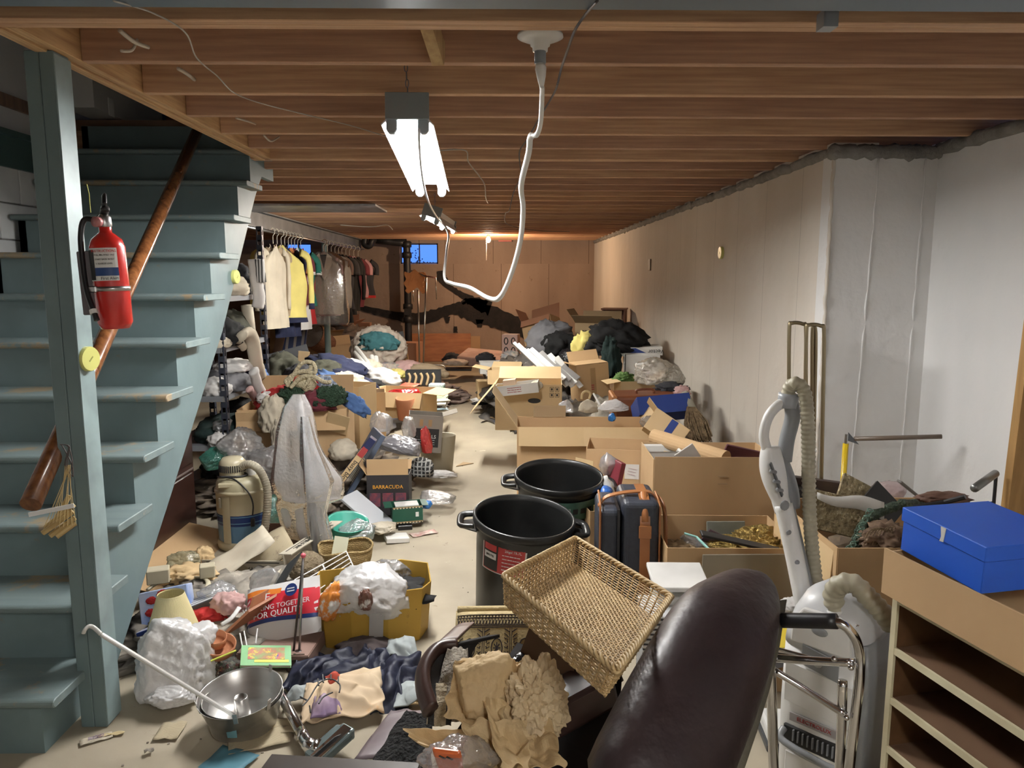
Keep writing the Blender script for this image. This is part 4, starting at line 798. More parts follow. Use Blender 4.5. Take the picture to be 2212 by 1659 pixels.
# stool carton (whiskey) in cream bin
m_bin = mat('bin_cream', (.40,.36,.27), .5)
bi = thing('waste_bin', 'cream oval waste bin with a carton stuffed in it', 'bin', A(945,1005,6.1)); bi.location.z = 0
MB().lathe([(0,.004),(.125,.004),(.155,.30),(.158,.305),(.150,.30),(.12,.012),(0,.012)], 32).build('bin_body', m_bin, bi, smooth=True, M=Matrix.Diagonal((1,.7,1,1)))
wk = box('black labelled whiskey carton standing in the cream bin', 918,932,6.0, (.27,.2,.30), 6, (0,5), m=m_cardg, flaps=(None,70,None,None), fl=(.1,.12,.1,.1))
MB().box((0,-.103,-.03), (.22,.001,.15)).build('black_label', m_ink, wk)
text('ILLS', .04, m_white, wk, T(.055,-.106,-.02) @ R(90,0,0)); bars(wk, 3, .16, .018, m_white, T(0,-.106,-.065) @ R(90,0,0), .003)
for s in (-1, 1): MB().box((s*.035,-.1035,.09), (.028,.001,.055)).build('tape_piece', m_tape, wk)
heap('red_ribbon', 'crumpled red plastic bag hanging beside the whiskey carton', 'plastic bag', A(921,958,5.75), (.055,.05,.13), pl_red, 84, amp=.4, freq=3)
heap('grey_mailer', 'grey plastic mailing bag lying over the boxes', 'plastic bag', A(862,963,5.5), (.20,.14,.085), pl_silver, 85, yaw=-8, amp=.2, freq=1.5, tilt=(0,12))
heap('striped_sweater', 'black and white checked cloth beside the cream bin', 'cloth', A(912,1012,5.55), (.09,.1,.08), mat('check_cloth', (.03,.03,.03), .9, stripes=[(0,.03,.3,(.4,.4,.38)),(2,.03,.3,(.35,.35,.33))]), 86)
# barracuda carton
m_blackprint = mat('black_print_board', (.022,.02,.022), .5)
bc = carton('black printed carton lettered BARRACUDA with open tan flap', T(A(842,1062,4.95)) @ R(-4,0,2), (.275,.22,.27), m_blackprint, (8,None,60,35), inner=m_card, fl=(.11,.1,.1,.12))
text('BARRACUDA', .034, mat('flame_orange', (.75,.35,.03), .5), bc, T(0,-.1135,.055) @ R(90,0,0), ext=.001, sx=1.0)
for k in range(3): 
    MB().box((-.085+.085*k,-.1125,-.03), (.07,.002,.09)).build('print_panel', mat('print_red', (.25,.05,.06), .5, n=30, col2=(.05,.04,.07), wear=[(25,.66,(.6,.5,.5))]), bc)
gb = carton('small dark green carton with checkered border', T(A(878,1105,4.7)) @ R(0,0,14), (.19,.14,.11), mat('carton_green', (.01,.075,.045), .5), (None,95,None,90), fl=(.06,.04,.06,.05), t_=.003)
for s in (-1, 1): MB().box((0,-.0725,s*.048), (.19,.001,.012)).build('checker_edge', mat('checker_print', (.7,.6,.4), .5, stripes=[(0,.02,.5,(.02,.03,.02)),(2,.012,.5,(.3,.2,.1))]), gb)
MB().box((.06,-.0728,0), (.02,.001,.03)).build('bar_label', m_white, gb)
MB().box((0,0,.05), (.15,.1,.01)).build('inner_tray', m_cardw, gb)
heap('blue_scrub', 'crumpled blue plastic bag on the floor by the green carton', 'plastic bag', A(920,1090,4.85), (.055,.05,.035), pl_blue, 87, amp=.4, freq=3)
heap('clear_wrap', 'crumpled clear plastic wrap on the floor by the aisle', 'plastic wrap', A(945,1075,5.1), (.17,.1,.06), pl_clear, 88, yaw=-8, amp=.35, freq=3)
heap('tissue', 'crumpled white tissue beside the cream bin', 'tissue', A(950,1025,5.6), (.11,.05,.03), f_white, 89, amp=.4, freq=3)
MB().poly([(0,0),(.18,.02),(.12,.1)], .004).build('brown_scrap', m_card3, M=T(G(985,1008,.003)) @ R(0,0,30), label='brown cardboard scrap on the aisle floor', cat='cardboard scrap')
# busy blocks box and dark blue box
q = quad((798,912),(835,945),(752,1065),(738,1035),5.3)
db = thing('flat_blue_box', 'long flat dark blue game box leaning on the heap', 'box', T(A(780,1000,5.1)) @ R(0,-58,20)); m_dkb = mat('box_slate_blue', (.075,.10,.15), .5)
MB().box((0,0,0), (.50,.30,.035)).build('box_lid', m_dkb, db, bev=.002); MB().box((-.05,-.05,-.0), (.2,.16,.038)).build('striped_panel', mat('box_stripes', (.5,.45,.3), .6, stripes=[(0,.012,.55,(.075,.10,.15))]), db)
bb = thing('toy_block_box', 'toy box edge lettered busy blocks leaning on the blue box', 'box', T(A(762,1005,4.85)) @ R(0,-52,0)); 
MB().box((0,0,0), (.46,.06,.05)).build('box_body', mat('box_navy', (.015,.02,.07), .5), bb, bev=.002); MB().box((-.03,-.031,.0), (.34,.002,.044)).build('tan_strip', m_card2, bb)
text('busy blocks', .046, m_ink, bb, T(-.06,-.033,-.004) @ R(90,0,0) @ R(0,0,180)); MB().box((.12,-.033,0), (.07,.002,.04)).build('logo_patch', m_inkr, bb)
heap('folded_linen', 'folded cream linen beside the toy box', 'linen', A(742,975,5.3), (.1,.1,.09), f_cream, 90, amp=.15, freq=3)
heap('clear_bag', 'clear plastic bag of things left of the whiskey carton', 'plastic bag', A(828,915,5.9), (.09,.08,.1), pl_clear, 91)
heap('clear_bag', 'pointed clear plastic bag beside the whiskey carton', 'plastic bag', A(882,925,5.8), (.07,.06,.12), pl_milk, 92, amp=.3)
panel('light blue-grey flat box lying slanted by the black carton', T(A(795,1105,4.65)) @ R(6,30,-28), (.36,.16,.02), mat('lid_pale', (.50,.52,.55), .5), 'flat_box', 'box')
heap('paper_pile', 'jumble of loose papers below the slanted lid', 'papers', A(822,1140,4.45), (.12,.1,.04), m_paper, 93, amp=.5, freq=4)
panel('flat white foam tray on the aisle floor', T(G(857,1162,.02)) @ R(0,4,18), (.14,.11,.03), m_cardw, 'foam_tray', 'tray')
panel('small black case on the floor by the papers', T(G(875,1138,.015)) @ R(0,0,10), (.09,.05,.03), m_black, 'black_case', 'case')
sheet('red and white printed leaflet on the aisle floor', T(G(915,1153,.002)) @ R(0,0,28), .17, .075, mat('leaflet_print', (.66,.6,.52), .6, n=30, col2=(.55,.25,.22)), 'leaflet', 'paper')
# heap filler under these
heap('junk_bed', 'dark tangle of papers and rags filling the left heap', 'junk', V(-1.25,5.6,.05), (.52,.75,.22), mat('junk_mix', (.22,.17,.12), .85, n=9, col2=(.06,.05,.045), wear=[(11,.62,(.4,.36,.3))]), 34, amp=.45, freq=3.4, sub=5, kind='stuff')
heap('junk_bed', 'low spread of rags and papers in front of the shelving', 'junk', V(-1.75,5.3,.02), (.5,.5,.16), mat('junk_mix', (.22,.17,.12), .85), 35, amp=.45, freq=3.4, sub=5, kind='stuff')
# teal bin with clear plastic
tb = thing('teal_basin', 'teal plastic waste basin wrapped in clear plastic', 'basin', A(745,1135,4.25)); tb.location.z = 0
MB().lathe([(0,.01),(.09,.01),(.115,.16),(.125,.165),(.11,.16),(.085,.02),(0,.02)], 32).build('basin_body', mat('teal_plastic', (.05,.32,.24), .35), tb, smooth=True, M=T(0,0,.03) @ R(12,8,0))
heap('clear_wrap', 'clear plastic sheeting crumpled right of the teal basin', 'plastic wrap', A(770,1150,4.2), (.13,.09,.08), pl_clear, 95, amp=.3, freq=3)
# grey clear plastic and green bubble wrap behind the cream vacuum
heap('plastic_sheeting', 'big crumpled grey translucent plastic behind the cream vacuum', 'plastic sheeting', A(515,968,5.0), (.20,.16,.14), pl_grey, 96, amp=.3, freq=2.6, sub=5)
heap('plastic_sheeting', 'right lobe of crumpled clear plastic above the vacuum hose', 'plastic sheeting', A(575,1005,4.95), (.16,.14,.15), pl_grey, 97, amp=.35, freq=2.6, sub=5)
heap('bubble_wrap', 'green bubble wrap showing left of the vacuum lid', 'bubble wrap', A(460,995,4.9), (.1,.1,.09), pl_green, 98, amp=.3, freq=3)
heap('bubble_wrap', 'green bubble wrap bundle right of the vacuum hose', 'bubble wrap', A(585,1108,4.7), (.14,.12,.14), pl_green, 99, amp=.25, freq=3)
box('brown carton under the grey plastic by the shelving', 560,985,5.5, (.3,.3,.4), 5, m=m_card)
# plastic draped pole
pd = thing('plastic_draped_pole', 'grey metal pole stand draped in long clear plastic bags', 'pole', G(694,1268,0.0)); O = pd.location.copy()
MB().tube([A(692,1262,3.86)-O, A(668,1040,3.98)-O, A(644,865,4.1)-O], .024, 18).build('pole', mat('pole_grey', (.30,.31,.33), .35, metal=.5), pd, smooth=True)
MB().lathe([(0,0),(.075,0),(.08,.01),(.03,.03),(.03,.06)], 24).build('pole_foot', mat('pole_grey', (.3,.31,.33), .35), pd, smooth=True, loc=A(694,1265,3.86)-O)
def veil(label, rows, Y, m, seed, nm='plastic_cover'):
    """loose tube of film: rows = (py, px_left, px_right)"""
    n = 36; vs = []; fs = []; R_ = []
    for i in range(len(rows)-1):
        for k in range(5):
            t = k/5; a, b = rows[i], rows[i+1]; R_.append([a[j]+(b[j]-a[j])*t for j in range(3)])
    R_.append(rows[-1])
    for j, (py, xl, xr) in enumerate(R_):
        c = A((xl+xr)/2, py, Y); w_ = (xr-xl)/2*Y/1620
        for k in range(n):
            a = 2*PI*k/n; s = 1+.10*math.sin(a*5+seed+j*.05)+.16*noise.noise(V(math.cos(a)*2, math.sin(a)*2+seed, j*.12))
            vs.append(c+V(math.cos(a)*w_*s, math.sin(a)*w_*.55*s, 0)-O)
    for j in range(len(R_)-1):
        for k in range(n): fs.append((j*n+k, j*n+(k+1) % n, (j+1)*n+(k+1) % n, (j+1)*n+k))
    return MB().add(vs, fs).build(nm, m, pd, smooth=True)
veil('', [(852,632,658),(880,612,668),(930,598,682),(980,592,700),(1030,592,728),(1060,594,738),(1075,596,736),(1090,600,700),(1130,606,705),(1160,620,712)], 4.02, pl_milk, 1)
veil('', [(900,650,668),(960,650,685),(1040,648,720),(1110,655,705),(1180,668,722)], 3.95, pl_clear, 5)
# ================================================================== right side heap, far to near
m_cardr = mat('cardboard_reddish', (.42,.20,.11), .8)
heap('junk_mound', 'dark mound of mixed junk under the far right boxes', 'junk', V(.55,8.9,.10), (.72,1.5,.55), mat('junk_mix_dark', (.14,.12,.10), .85, n=7, col2=(.03,.03,.035), wear=[(8,.62,(.3,.28,.24))]), 51, amp=.35, freq=2.6, sub=5, kind='stuff')
heap('junk_mound', 'low mound of papers and bags under the middle right boxes', 'junk', V(1.05,6.7,.05), (.6,1.2,.4), mat('junk_mix_pale', (.30,.27,.22), .85, n=7, col2=(.08,.07,.06), wear=[(8,.6,(.5,.47,.4))]), 52, amp=.35, freq=2.8, sub=5, kind='stuff')
box('tipped open carton at the far end with orange lit flaps', 1172,717,10.0, (.42,.34,.34), -24, (-12,-16), m=m_card, flaps=(150,None,25,15), fl=(.1,.2,.26,.2), inner=m_cardr)  # orange lamp glow is put into the flap colour
pb = box('pink and brown printed box beside the far open carton', 1104,745,10.3, (.21,.2,.29), -12, top='closed', m=mat('box_pink', (.60,.40,.34), .7))
for x in (-.05,.05):
    for z in (-.07,.06): MB().tube([(x+.025*math.cos(k*PI/6),-.104,z+.045*math.sin(k*PI/6)) for k in range(12)], .007, 6, closed=True).build('printed_loop', m_ink, pb)
c_ = box('brown carton with black printing near the far right corner', 1292,728,9.3, (.50,.34,.36), -22, (0,0), m=m_card3, flaps=(60,None,12,35), fl=(.2,.1,.14,.2), marks=[('Big\nBRICKS', .075, -.0, .02, m_ink, 'l')])
bars(c_, 3, .36, .05, m_ink, T(0,-.174,.03) @ R(90,0,0), .02)
cab = thing('wooden_cabinet', 'small open dark wooden cabinet in the far right corner', 'cabinet', T(A(1327,706,10.4)) @ R(0,0,-15)); mw = mat('reddish_wood', (.22,.09,.045), .5)
b = MB(); b.box((-.15,0,0),(.02,.3,.5)); b.box((.15,0,0),(.02,.3,.5)); b.box((0,.14,0),(.3,.02,.5)); b.build('sides', mw, cab); MB().box((0,0,.25),(.34,.34,.02)).build('cabinet_top', mw, cab); MB().box((0,0,-.1),(.28,.28,.016)).build('shelf_board', mw, cab)
for k, (nm, px, py, Y, d, m, lb, yw, tl) in enumerate([
 ('backpack',1185,735,8.9,(.28,.2,.22),f_grey,'grey jacket bundle draped over the black backpack',20,(0,-18)),('backpack',1205,750,8.7,(.22,.18,.17),f_black,'black backpack lying on the far right mound',0,(0,0)),
 ('trash_bag',1228,778,8.2,(.12,.14,.16),pl_black,'glossy black plastic bag right of the white slats',0,(0,0)),('yellow_shirt',1262,750,8.0,(.14,.1,.17),f_yel,'bright yellow shirt draped beside the black coat',0,(0,25)),('paper_crumple',1322,700,9.8,(.13,.1,.12),f_cream,'crumpled cream paper below the small wooden cabinet',0,(0,0)),
 ('black_coat',1330,735,8.0,(.30,.26,.20),f_black,'large black coat heaped high against the right wall',-10,(0,8)),('black_coat',1292,752,7.9,(.12,.12,.12),f_black,'black jacket beside the yellow shirt',0,(0,0)),('coat_leg',1318,785,7.6,(.09,.1,.26),f_dgreen,'dark green trouser leg hanging beside the tall carton',0,(0,0)),('coat_leg',1370,735,8.1,(.08,.06,.1),f_black,'black glove-like cuff against the right wall',0,(0,0)),
 ('garment',1268,790,7.9,(.1,.1,.08),f_white,'white cloth strip under the yellow shirt',0,(0,0)),('garment',1105,770,9.4,(.12,.1,.07),f_mix,'small coloured toys left of the slanting slats',0,(0,0)),('cable_tangle',1050,775,10.2,(.12,.1,.08),f_char,'dark tangle of cables by the stained mattress',0,(0,0)),
 ('garment',1055,855,8.2,(.05,.05,.05),f_black,'black and blue bundle in the small open carton',0,(0,0)),('rag',1043,865,8.9,(.13,.08,.04),f_white,'white rag on the floor at the aisle right edge',0,(0,0)),('rag',1036,872,8.7,(.09,.05,.02),f_black,'small black rag under the white rag',0,(0,0)),
 ('toys',1075,808,8.7,(.13,.1,.07),f_mix,'beads and blue toys in the open carton',0,(0,0)),('yellow_ball',1160,833,6.35,(.05,.05,.04),f_cream,'wrapped paper parcel in the white tray',0,(0,0)),
 ('plastic_bag',1223,880,5.9,(.07,.08,.06),pl_clear,'clear plastic bag left of the crumpled newspaper',0,(0,0)),('paper_crumple',1272,880,5.85,(.09,.08,.07),m_paper,'crumpled newspaper under the wicker loop',0,(0,0)),('plastic_bag',1325,878,5.8,(.14,.1,.06),pl_white,'white and blue plastic bag behind the long carton',0,(0,0)),
 ('garment',1448,838,6.2,(.12,.1,.05),f_char,'dark grey gloves at the bubble wrap foot',0,(0,0)),('garment',1474,850,5.8,(.06,.04,.06),f_pink,'pink rag at the broom handle',0,(0,20)),('leaves',1347,819,6.95,(.08,.06,.06),mat('evergreen_light', (.07,.14,.03), .8),'green leafy sprig in the carton by the bubble wrap',0,(0,0)),
 ('plastic_bag',1412,915,5.2,(.12,.1,.07),pl_grey,'clutter of grey plastic between long carton and broom',0,(0,0)),('blue_bag',1322,903,5.35,(.035,.04,.04),pl_blue,'small bright blue bag inside the long carton',0,(0,0)),('soap_bag',1313,1005,4.15,(.06,.06,.09),pl_milk,'milky plastic bag wedged left of the note carton',0,(0,0))]):
    heap(nm, lb, nm.split('_')[-1] if nm not in ('leaves',) else 'plant', A(px,py,Y), d, m, 110+k, yw, amp=.36 if nm != 'leaves' else .6, freq=2.2 if nm != 'leaves' else 5, tilt=tl)
# bundle of white slats
random.seed(4)
sl = [((1112+i*9+random.uniform(-3,3), 748+i*3+random.uniform(-8,4), 7.4-.03*i), (1196+i*6, 828+random.uniform(-14,10), 6.9)) for i in range(11)]
for k, (a, b) in enumerate(sl):
    m = MB().bar(A(*a), A(*b), .05 if k > 2 else .034, .016 if k > 2 else .03, up=(0,-1,.6)); m.build('metal_pole', m_tubew if k % 3 else mat('aluminium_slat', (.5,.5,.5), .3, metal=.8), label=['','second white tube from the left of the slanting bundle','short white tube low on the left of the slanting bundle'][k] if 0 < k < 3 else 'white metal slat leaning in the bundle above the hand-hole carton' if k else 'leftmost white tube of the slanting bundle', cat='slat', group='slanting bundle of white slats', bev=.003)
# small cartons by the aisle
box('small open carton standing at the aisle right edge', 1048,840,8.6, (.19,.2,.2), 8, m=m_card2)
box('open carton of toys with pale flap folded out', 1090,812,8.3, (.34,.26,.16), -8, m=m_card2, flaps=(None,80,75,80), fl=.18)
box('white walled carton behind the toys', 1062,793,9.3, (.3,.25,.14), 5, m=m_cardw, flaps=(None,70,None,None), fl=.15)
J = box('wide carton with a hand hole and handling marks', 1143,872,6.55, (.57,.40,.40), -4, m=m_card2, flaps=(None,None,60,140), fl=(.1,.1,.18,.34))
MB().poly([(.055*math.cos(t*PI/8), .022*math.sin(t*PI/8)) for t in range(16)], .003).build('hand_hole', m_ink, J, M=T(.05,-.203,.06) @ R(90,0,0))
for i in range(2):
    for j in range(2): 
        MB().tube([(.20+.045*i+.016*a,-.2035,.16-.05*j+.018*b) for a, b in ((-1,-1),(1,-1),(1,1),(-1,1))], .002, 4, closed=True).build('handling_mark', m_ink, J); MB().box((.20+.045*i,-.2035,.16-.05*j), (.014,.002,.018)).build('handling_mark', m_ink, J)
w_ = carton('shallow white tray carton of packets on the hand-hole carton', T(A(1118,838,6.3)) @ R(0,-7,-6), (.36,.20,.085), m_cardw) ; bars(w_, 3, .12, .018, m_inkr, T(-.02,-.103,0) @ R(90,0,0), .005); 
MB().box((-.06,0,.06), (.11,.1,.04)).build('packet', mat('packet_cream', (.62,.45,.32), .6), w_, bev=.002)
K = box('tall taped brown carton with red stamp', 1273,823,7.2, (.31,.28,.36), 10, (0,-5), m=m_card, flaps=(None,None,35,70), fl=(.1,.1,.12,.12), tape=True); bars(K, 3, .03, .02, m_inkr, T(-.01,-.1435,-.04) @ R(90,0,0), .010); MB().box((0,0,.185),(.31,.26,.004)).build('lid_flap', m_card, K)
# vector boxes
v = box('white and blue box lettered Vector on the right heap', 1378,757,7.9, (.47,.3,.085), -4, (0,-2), top='closed', m=m_cardw)
MB().poly([(-.12,.04),(-.04,.04),(.12,-.04),(-.12,-.04)], .002).build('blue_wedge', mat('box_blue_dark', (.015,.04,.2), .5), v, M=T(0,-.153,0) @ R(90,0,0))
text('Vector', .06, m_ink, v, T(.17,-.157,0) @ R(90,0,0) @ R(0,0,180)); text('Vector', .045, m_ink, v, T(-.18,-.157,0) @ R(90,0,0) @ R(0,0,180))
box('plain white carton below the Vector box', 1385,785,7.7, (.34,.3,.20), -4, top='closed', m=m_cardw)
heap('bubble_wrap', 'large roll of crumpled clear bubble wrap by the right wall', 'bubble wrap', A(1415,808,6.6), (.21,.2,.15), pl_bub, 150, amp=.22, freq=2.2, sub=5)
heap('bubble_wrap', 'pointed end of the bubble wrap against the wall', 'bubble wrap', A(1455,818,6.5), (.12,.14,.12), pl_bub, 151, amp=.3, freq=2.2)
box('open carton holding the green sprig', 1372,838,6.9, (.34,.26,.16), 6, m=m_card2, flaps=(None,60,None,100))
s_ = thing('suitcase', 'old brown leather suitcase lying behind the blue lined box', 'suitcase', T(A(1392,872,6.1)) @ R(0,-2,-3)); m_lth = mat('brown_suitcase_leather', (.20,.065,.025), .4, n=5, col2=(.13,.04,.018), bump=(40,.3,.003))
MB().box((0,0,0), (.55,.36,.19)).build('shell', m_lth, s_, bev=.03, seg=3); MB().tube(bez([(-.07,-.05,.095),(-.06,-.05,.125),(.06,-.05,.125),(.07,-.05,.095)],5), .01, 8).build('carry_handle', m_lth, s_, smooth=True); MB().box((-.26,0,0),(.04,.365,.195)).build('corner_band', mat('tan_leather', (.34,.14,.05), .4), s_, bev=.01)
B_ = box('blue carton with tan inside tipped open on the suitcase', 1428,882,5.6, (.40,.22,.14), 5, (-28,-4), m=mat('box_blue_dark', (.015,.04,.2), .5), walls='fblr'); MB().box((0,.0,-.06), (.39,.21,.006)).build('inner_floor', m_card2, B_); MB().box((0,.104,.0), (.39,.004,.14)).build('inner_wall', m_card, B_)
# broom
br = thing('broom', 'upturned straw broom leaning on the right wall', 'broom', A(1510,915,5.4)); O = br.location.copy(); m_straw = mat('broom_straw', (.30,.21,.12), .9, n=30, col2=(.16,.11,.06), bump=(60,1,.02))
MB().tube([A(1478,850,5.6)-O, A(1495,885,5.5)-O], .035, 10).build('broom_neck', mat('broom_cloth', (.3,.28,.22), .8), br, smooth=True)
random.seed(8); m = MB()
for k in range(260):
    a = random.uniform(0,2*PI); q = random.random()**.5; e_ = A(1512,948,5.35)-O+V(.09*q*math.cos(a), .07*q*math.sin(a), random.uniform(-.03,.03)); s0 = A(1492,878,5.5)-O+V(.03*q*math.cos(a), .03*q*math.sin(a), 0)
    m.tube([s0, s0.lerp(e_,.5)+V(.03*q*math.cos(a),0,0), e_], .0035, 4)
m.build('bristles', m_straw, br, kind='stuff')
MB().tube(bez([A(1256,862,5.85),A(1258,850,5.85),A(1266,845,5.85),A(1275,850,5.85),A(1273,862,5.85)],4), .009, 7).build('wicker_loop', mat('wicker_pale', (.55,.42,.22), .7), label='pale wicker loop handle over the crumpled newspaper', cat='handle', smooth=True)
MB().tube([A(1282,850,5.9),A(1296,875,5.8)], .008, 7).build('white_stick', m_tubew, label='short white stick right of the wicker loop', cat='stick')
# long carton
I_ = carton('very long open brown carton across the right heap', T(A(1255,950,5.3)) @ R(0,0,-1.5), (.92,.40,.56), m_card, (None,38,None,35), inner=m_card2, fl=(.1,.10,.1,.30))
I_.location.z = .285
for k, (x0, x1) in enumerate(((-.45,0),(0,.46))): MB().grid(lambda u, v: (x0+(x1-x0)*u, -.205-.13*v*.35-.012*math.sin(u*PI), .282-.125*v-.03*v*(k-.0)*u), 6, 3).build('flap', m_card2, I_, solid=.005)
MB().box((0,0,0), (.24,.005,.085)).build('flap', m_card3, I_, M=T(-.22,.20,.32) @ R(-6,0,0)); MB().box((0,0,0), (.30,.22,.008)).build('inner_paper', m_card3, I_, M=T(0,0,-.1))
panel('dark brown cardboard flap lying on the floor at the aisle', T(G(1085,905,.02)) @ R(0,8,-35), (.26,.14,.006), m_card3, 'cardboard_flap', 'cardboard scrap')
MB().tube(bez([G(1040,912,.01),G(1053,909,.012),G(1068,915,.01)],5), .018, 8, flat=.2).build('torn_strip', mat('grey_scrap', (.16,.14,.13), .7), label='curved grey scrap on the aisle floor', cat='scrap')
H_ = carton('open carton with a taped white note and blue stripes', T(A(1340,1010,4.5)) @ R(0,0,-10), (.40,.32,.50), m_card, (None,None,None,None))
H_.location.z = .33
MB().box((0,0,0), (.14,.0012,.19)).build('side_flap', m_card2, H_, M=T(-.21,-.20,.10) @ R(0,0,-38))
MB().box((.07,-.163,.12), (.085,.0015,.09)).build('paper_note', m_cardw, H_); bars(H_, 3, .05, .018, mat('pencil_pink', (.5,.3,.33), .7), T(.07,-.165,.12) @ R(90,0,0) @ R(0,0,-12), .002)
for z in (.12,.06): MB().box((-.16,-.1625,z), (.035,.002,.016)).build('blue_stripe', mat('stripe_navy', (.02,.04,.12), .5), H_)
MB().box((0,-.163,-.02), (.40,.002,.004)).build('crease', m_card3, H_)
g_ = box('small tilted carton with a blue patch by the broom', 1437,930,5.0, (.26,.18,.16), -20, (-25,32), m=m_card2, flaps=(None,None,None,70)); MB().box((.02,-.093,0), (.05,.002,.15)).build('blue_patch', mat('box_blue_dark', (.015,.04,.2), .5), g_)
# white mesh basket
wb_ = thing('white_bin', 'off-white plastic bin between note carton and big carton', 'bin', A(1428,1030,4.15)); MB().lathe([(.0,-.2),(.10,-.2),(.13,.16),(.135,.17),(.125,.16),(.095,-.19)], 4).build('bin_body', m_cardw, wb_, M=R(0,0,45)); MB().bar(A(1440,975,4.1)-wb_.location, A(1418,1062,4.0)-wb_.location, .03, .006).build('wood_slat', m_block, wb_)
panel('dark red folder standing left of the note carton', T(A(1326,1035,4.1)) @ R(0,12,15), (.03,.16,.22), mat('folder_red', (.16,.02,.03), .5), 'folder', 'folder')
MB().lathe([(0,-.05),(.035,-.05),(.03,.05),(0,.05)], 16).build('blue_cup', mat('blue_plastic', (.03,.12,.42), .35), M=T(A(1305,1072,3.85)) @ R(15,20,0), label='blue plastic cup between trash can and garment bag', cat='cup', smooth=True)
MB().lathe([(0,-.09),(.025,-.09),(.025,.05),(.012,.07),(.012,.09),(0,.09)], 16).build('white_bottle', m_cardw, M=T(A(1318,1062,3.9)) @ R(0,-18,0), label='white plastic bottle behind the blue cup', cat='bottle', smooth=True)
t = thing('tan_comb', 'yellow-tan slatted plastic rack beside the trash can', 'rack', T(A(1300,1100,3.8)) @ R(0,0,10))
for k in range(6): MB().box((-.04+.016*k,0,0), (.008,.01,.05)).build('tooth', mat('comb_yellow', (.6,.42,.15), .5), t)
MB().box((0,0,-.03), (.10,.012,.012)).build('comb_bar', mat('comb_yellow', (.6,.42,.15), .5), t)
box('small carton wedged between trash can and garment bag', 1290,1130,3.85, (.14,.2,.2), 10, m=m_card)
# big carton F and open carton G
F_ = carton('big brown carton with plain tall front panel', T(V(1.15,4.06,.33)) @ R(0,0,-2), (.66,.42,.62), m_card, (None,None,None,None))
MB().box((0,0,0), (.66,.004,.36)).build('front_flap', m_card, F_, M=T(.0,-.225,.15) @ R(4,0,0))
for z in (.225,.185): MB().box((.03,-.236,z), (.05,.002,.004)).build('stamp', m_card3, F_)
MB().tube([A(1412,943,4.35), A(1568,992,3.95)], .047, 18).build('cardboard_tube', m_card, label='thick cardboard tube lying across the big carton', cat='tube', smooth=False)
panel('maroon folder poking from the big carton', T(A(1603,990,4.0)) @ R(20,14,8), (.24,.012,.13), mat('folder_maroon', (.11,.035,.045), .6), 'folder', 'folder')
panel('white envelope with red print in the big carton', T(A(1485,985,3.98)) @ R(10,-35,0), (.12,.006,.10), m_cardw, 'envelope', 'envelope')
G_ = carton('open carton full of gold ribbons and bags', T(V(1.03,3.36,.21)) @ R(0,0,-2), (.58,.46,.42), m_card, (None,None,None,None))
panel('dull brown cardboard panel standing before the ribbon carton', T(A(1640,1268,3.02)) @ R(3,0,0), (.50,.006,.30), mat('cardboard_olive', (.27,.23,.17), .8), 'cardboard_sheet', 'cardboard')
heap('gold_ribbon', 'heap of crushed gold ribbon bows in the carton', 'ribbon', A(1620,1185,3.35), (.20,.12,.05), mat('gold_foil', (.50,.36,.12), .3, metal=.8, n=20, col2=(.25,.17,.05), bump=(50,1,.03)), 160, amp=.5, freq=4, sub=5, kind='stuff')
heap('gold_bow', 'smaller gold bow at the back of the ribbon carton', 'ribbon', A(1640,1160,3.45), (.10,.06,.05), mat('gold_foil', (.50,.36,.12), .3), 161, amp=.5, freq=4)
panel('grey-green patterned sheet standing in the ribbon carton', T(A(1568,1148,3.52)) @ R(-12,0,0), (.19,.006,.10), mat('sheet_greygreen', (.25,.26,.22), .6, n=14, col2=(.18,.19,.16)), 'card_sheet', 'sheet')
panel('purple-grey folder lying in the ribbon carton', T(A(1548,1180,3.4)) @ R(38,24,-10), (.16,.006,.20), mat('folder_plum', (.12,.08,.10), .5), 'folder', 'folder')
panel('long black plastic strip lying across the ribbon carton', T(A(1600,1171,3.2)) @ R(10,13,0), (.37,.05,.012), m_black, 'black_strip', 'strip')
heap('zip_bag', 'clear zip bag with teal edge in the ribbon carton', 'plastic bag', A(1505,1180,3.35), (.11,.07,.04), pl_clear, 163, tilt=(0,30)); MB().tube([A(1478,1152,3.3),A(1505,1160,3.28),A(1535,1190,3.2)], .006, 6).build('zip_edge', mat('zip_teal', (.3,.6,.55), .4)).parent = None
adopt(bpy.data.objects['zip_bag'], bpy.data.objects['zip_edge'])
heap('brown_papers', 'dark crumpled papers in the left of the ribbon carton', 'paper', A(1462,1190,3.3), (.07,.08,.04), m_card3, 164, amp=.5, freq=4)
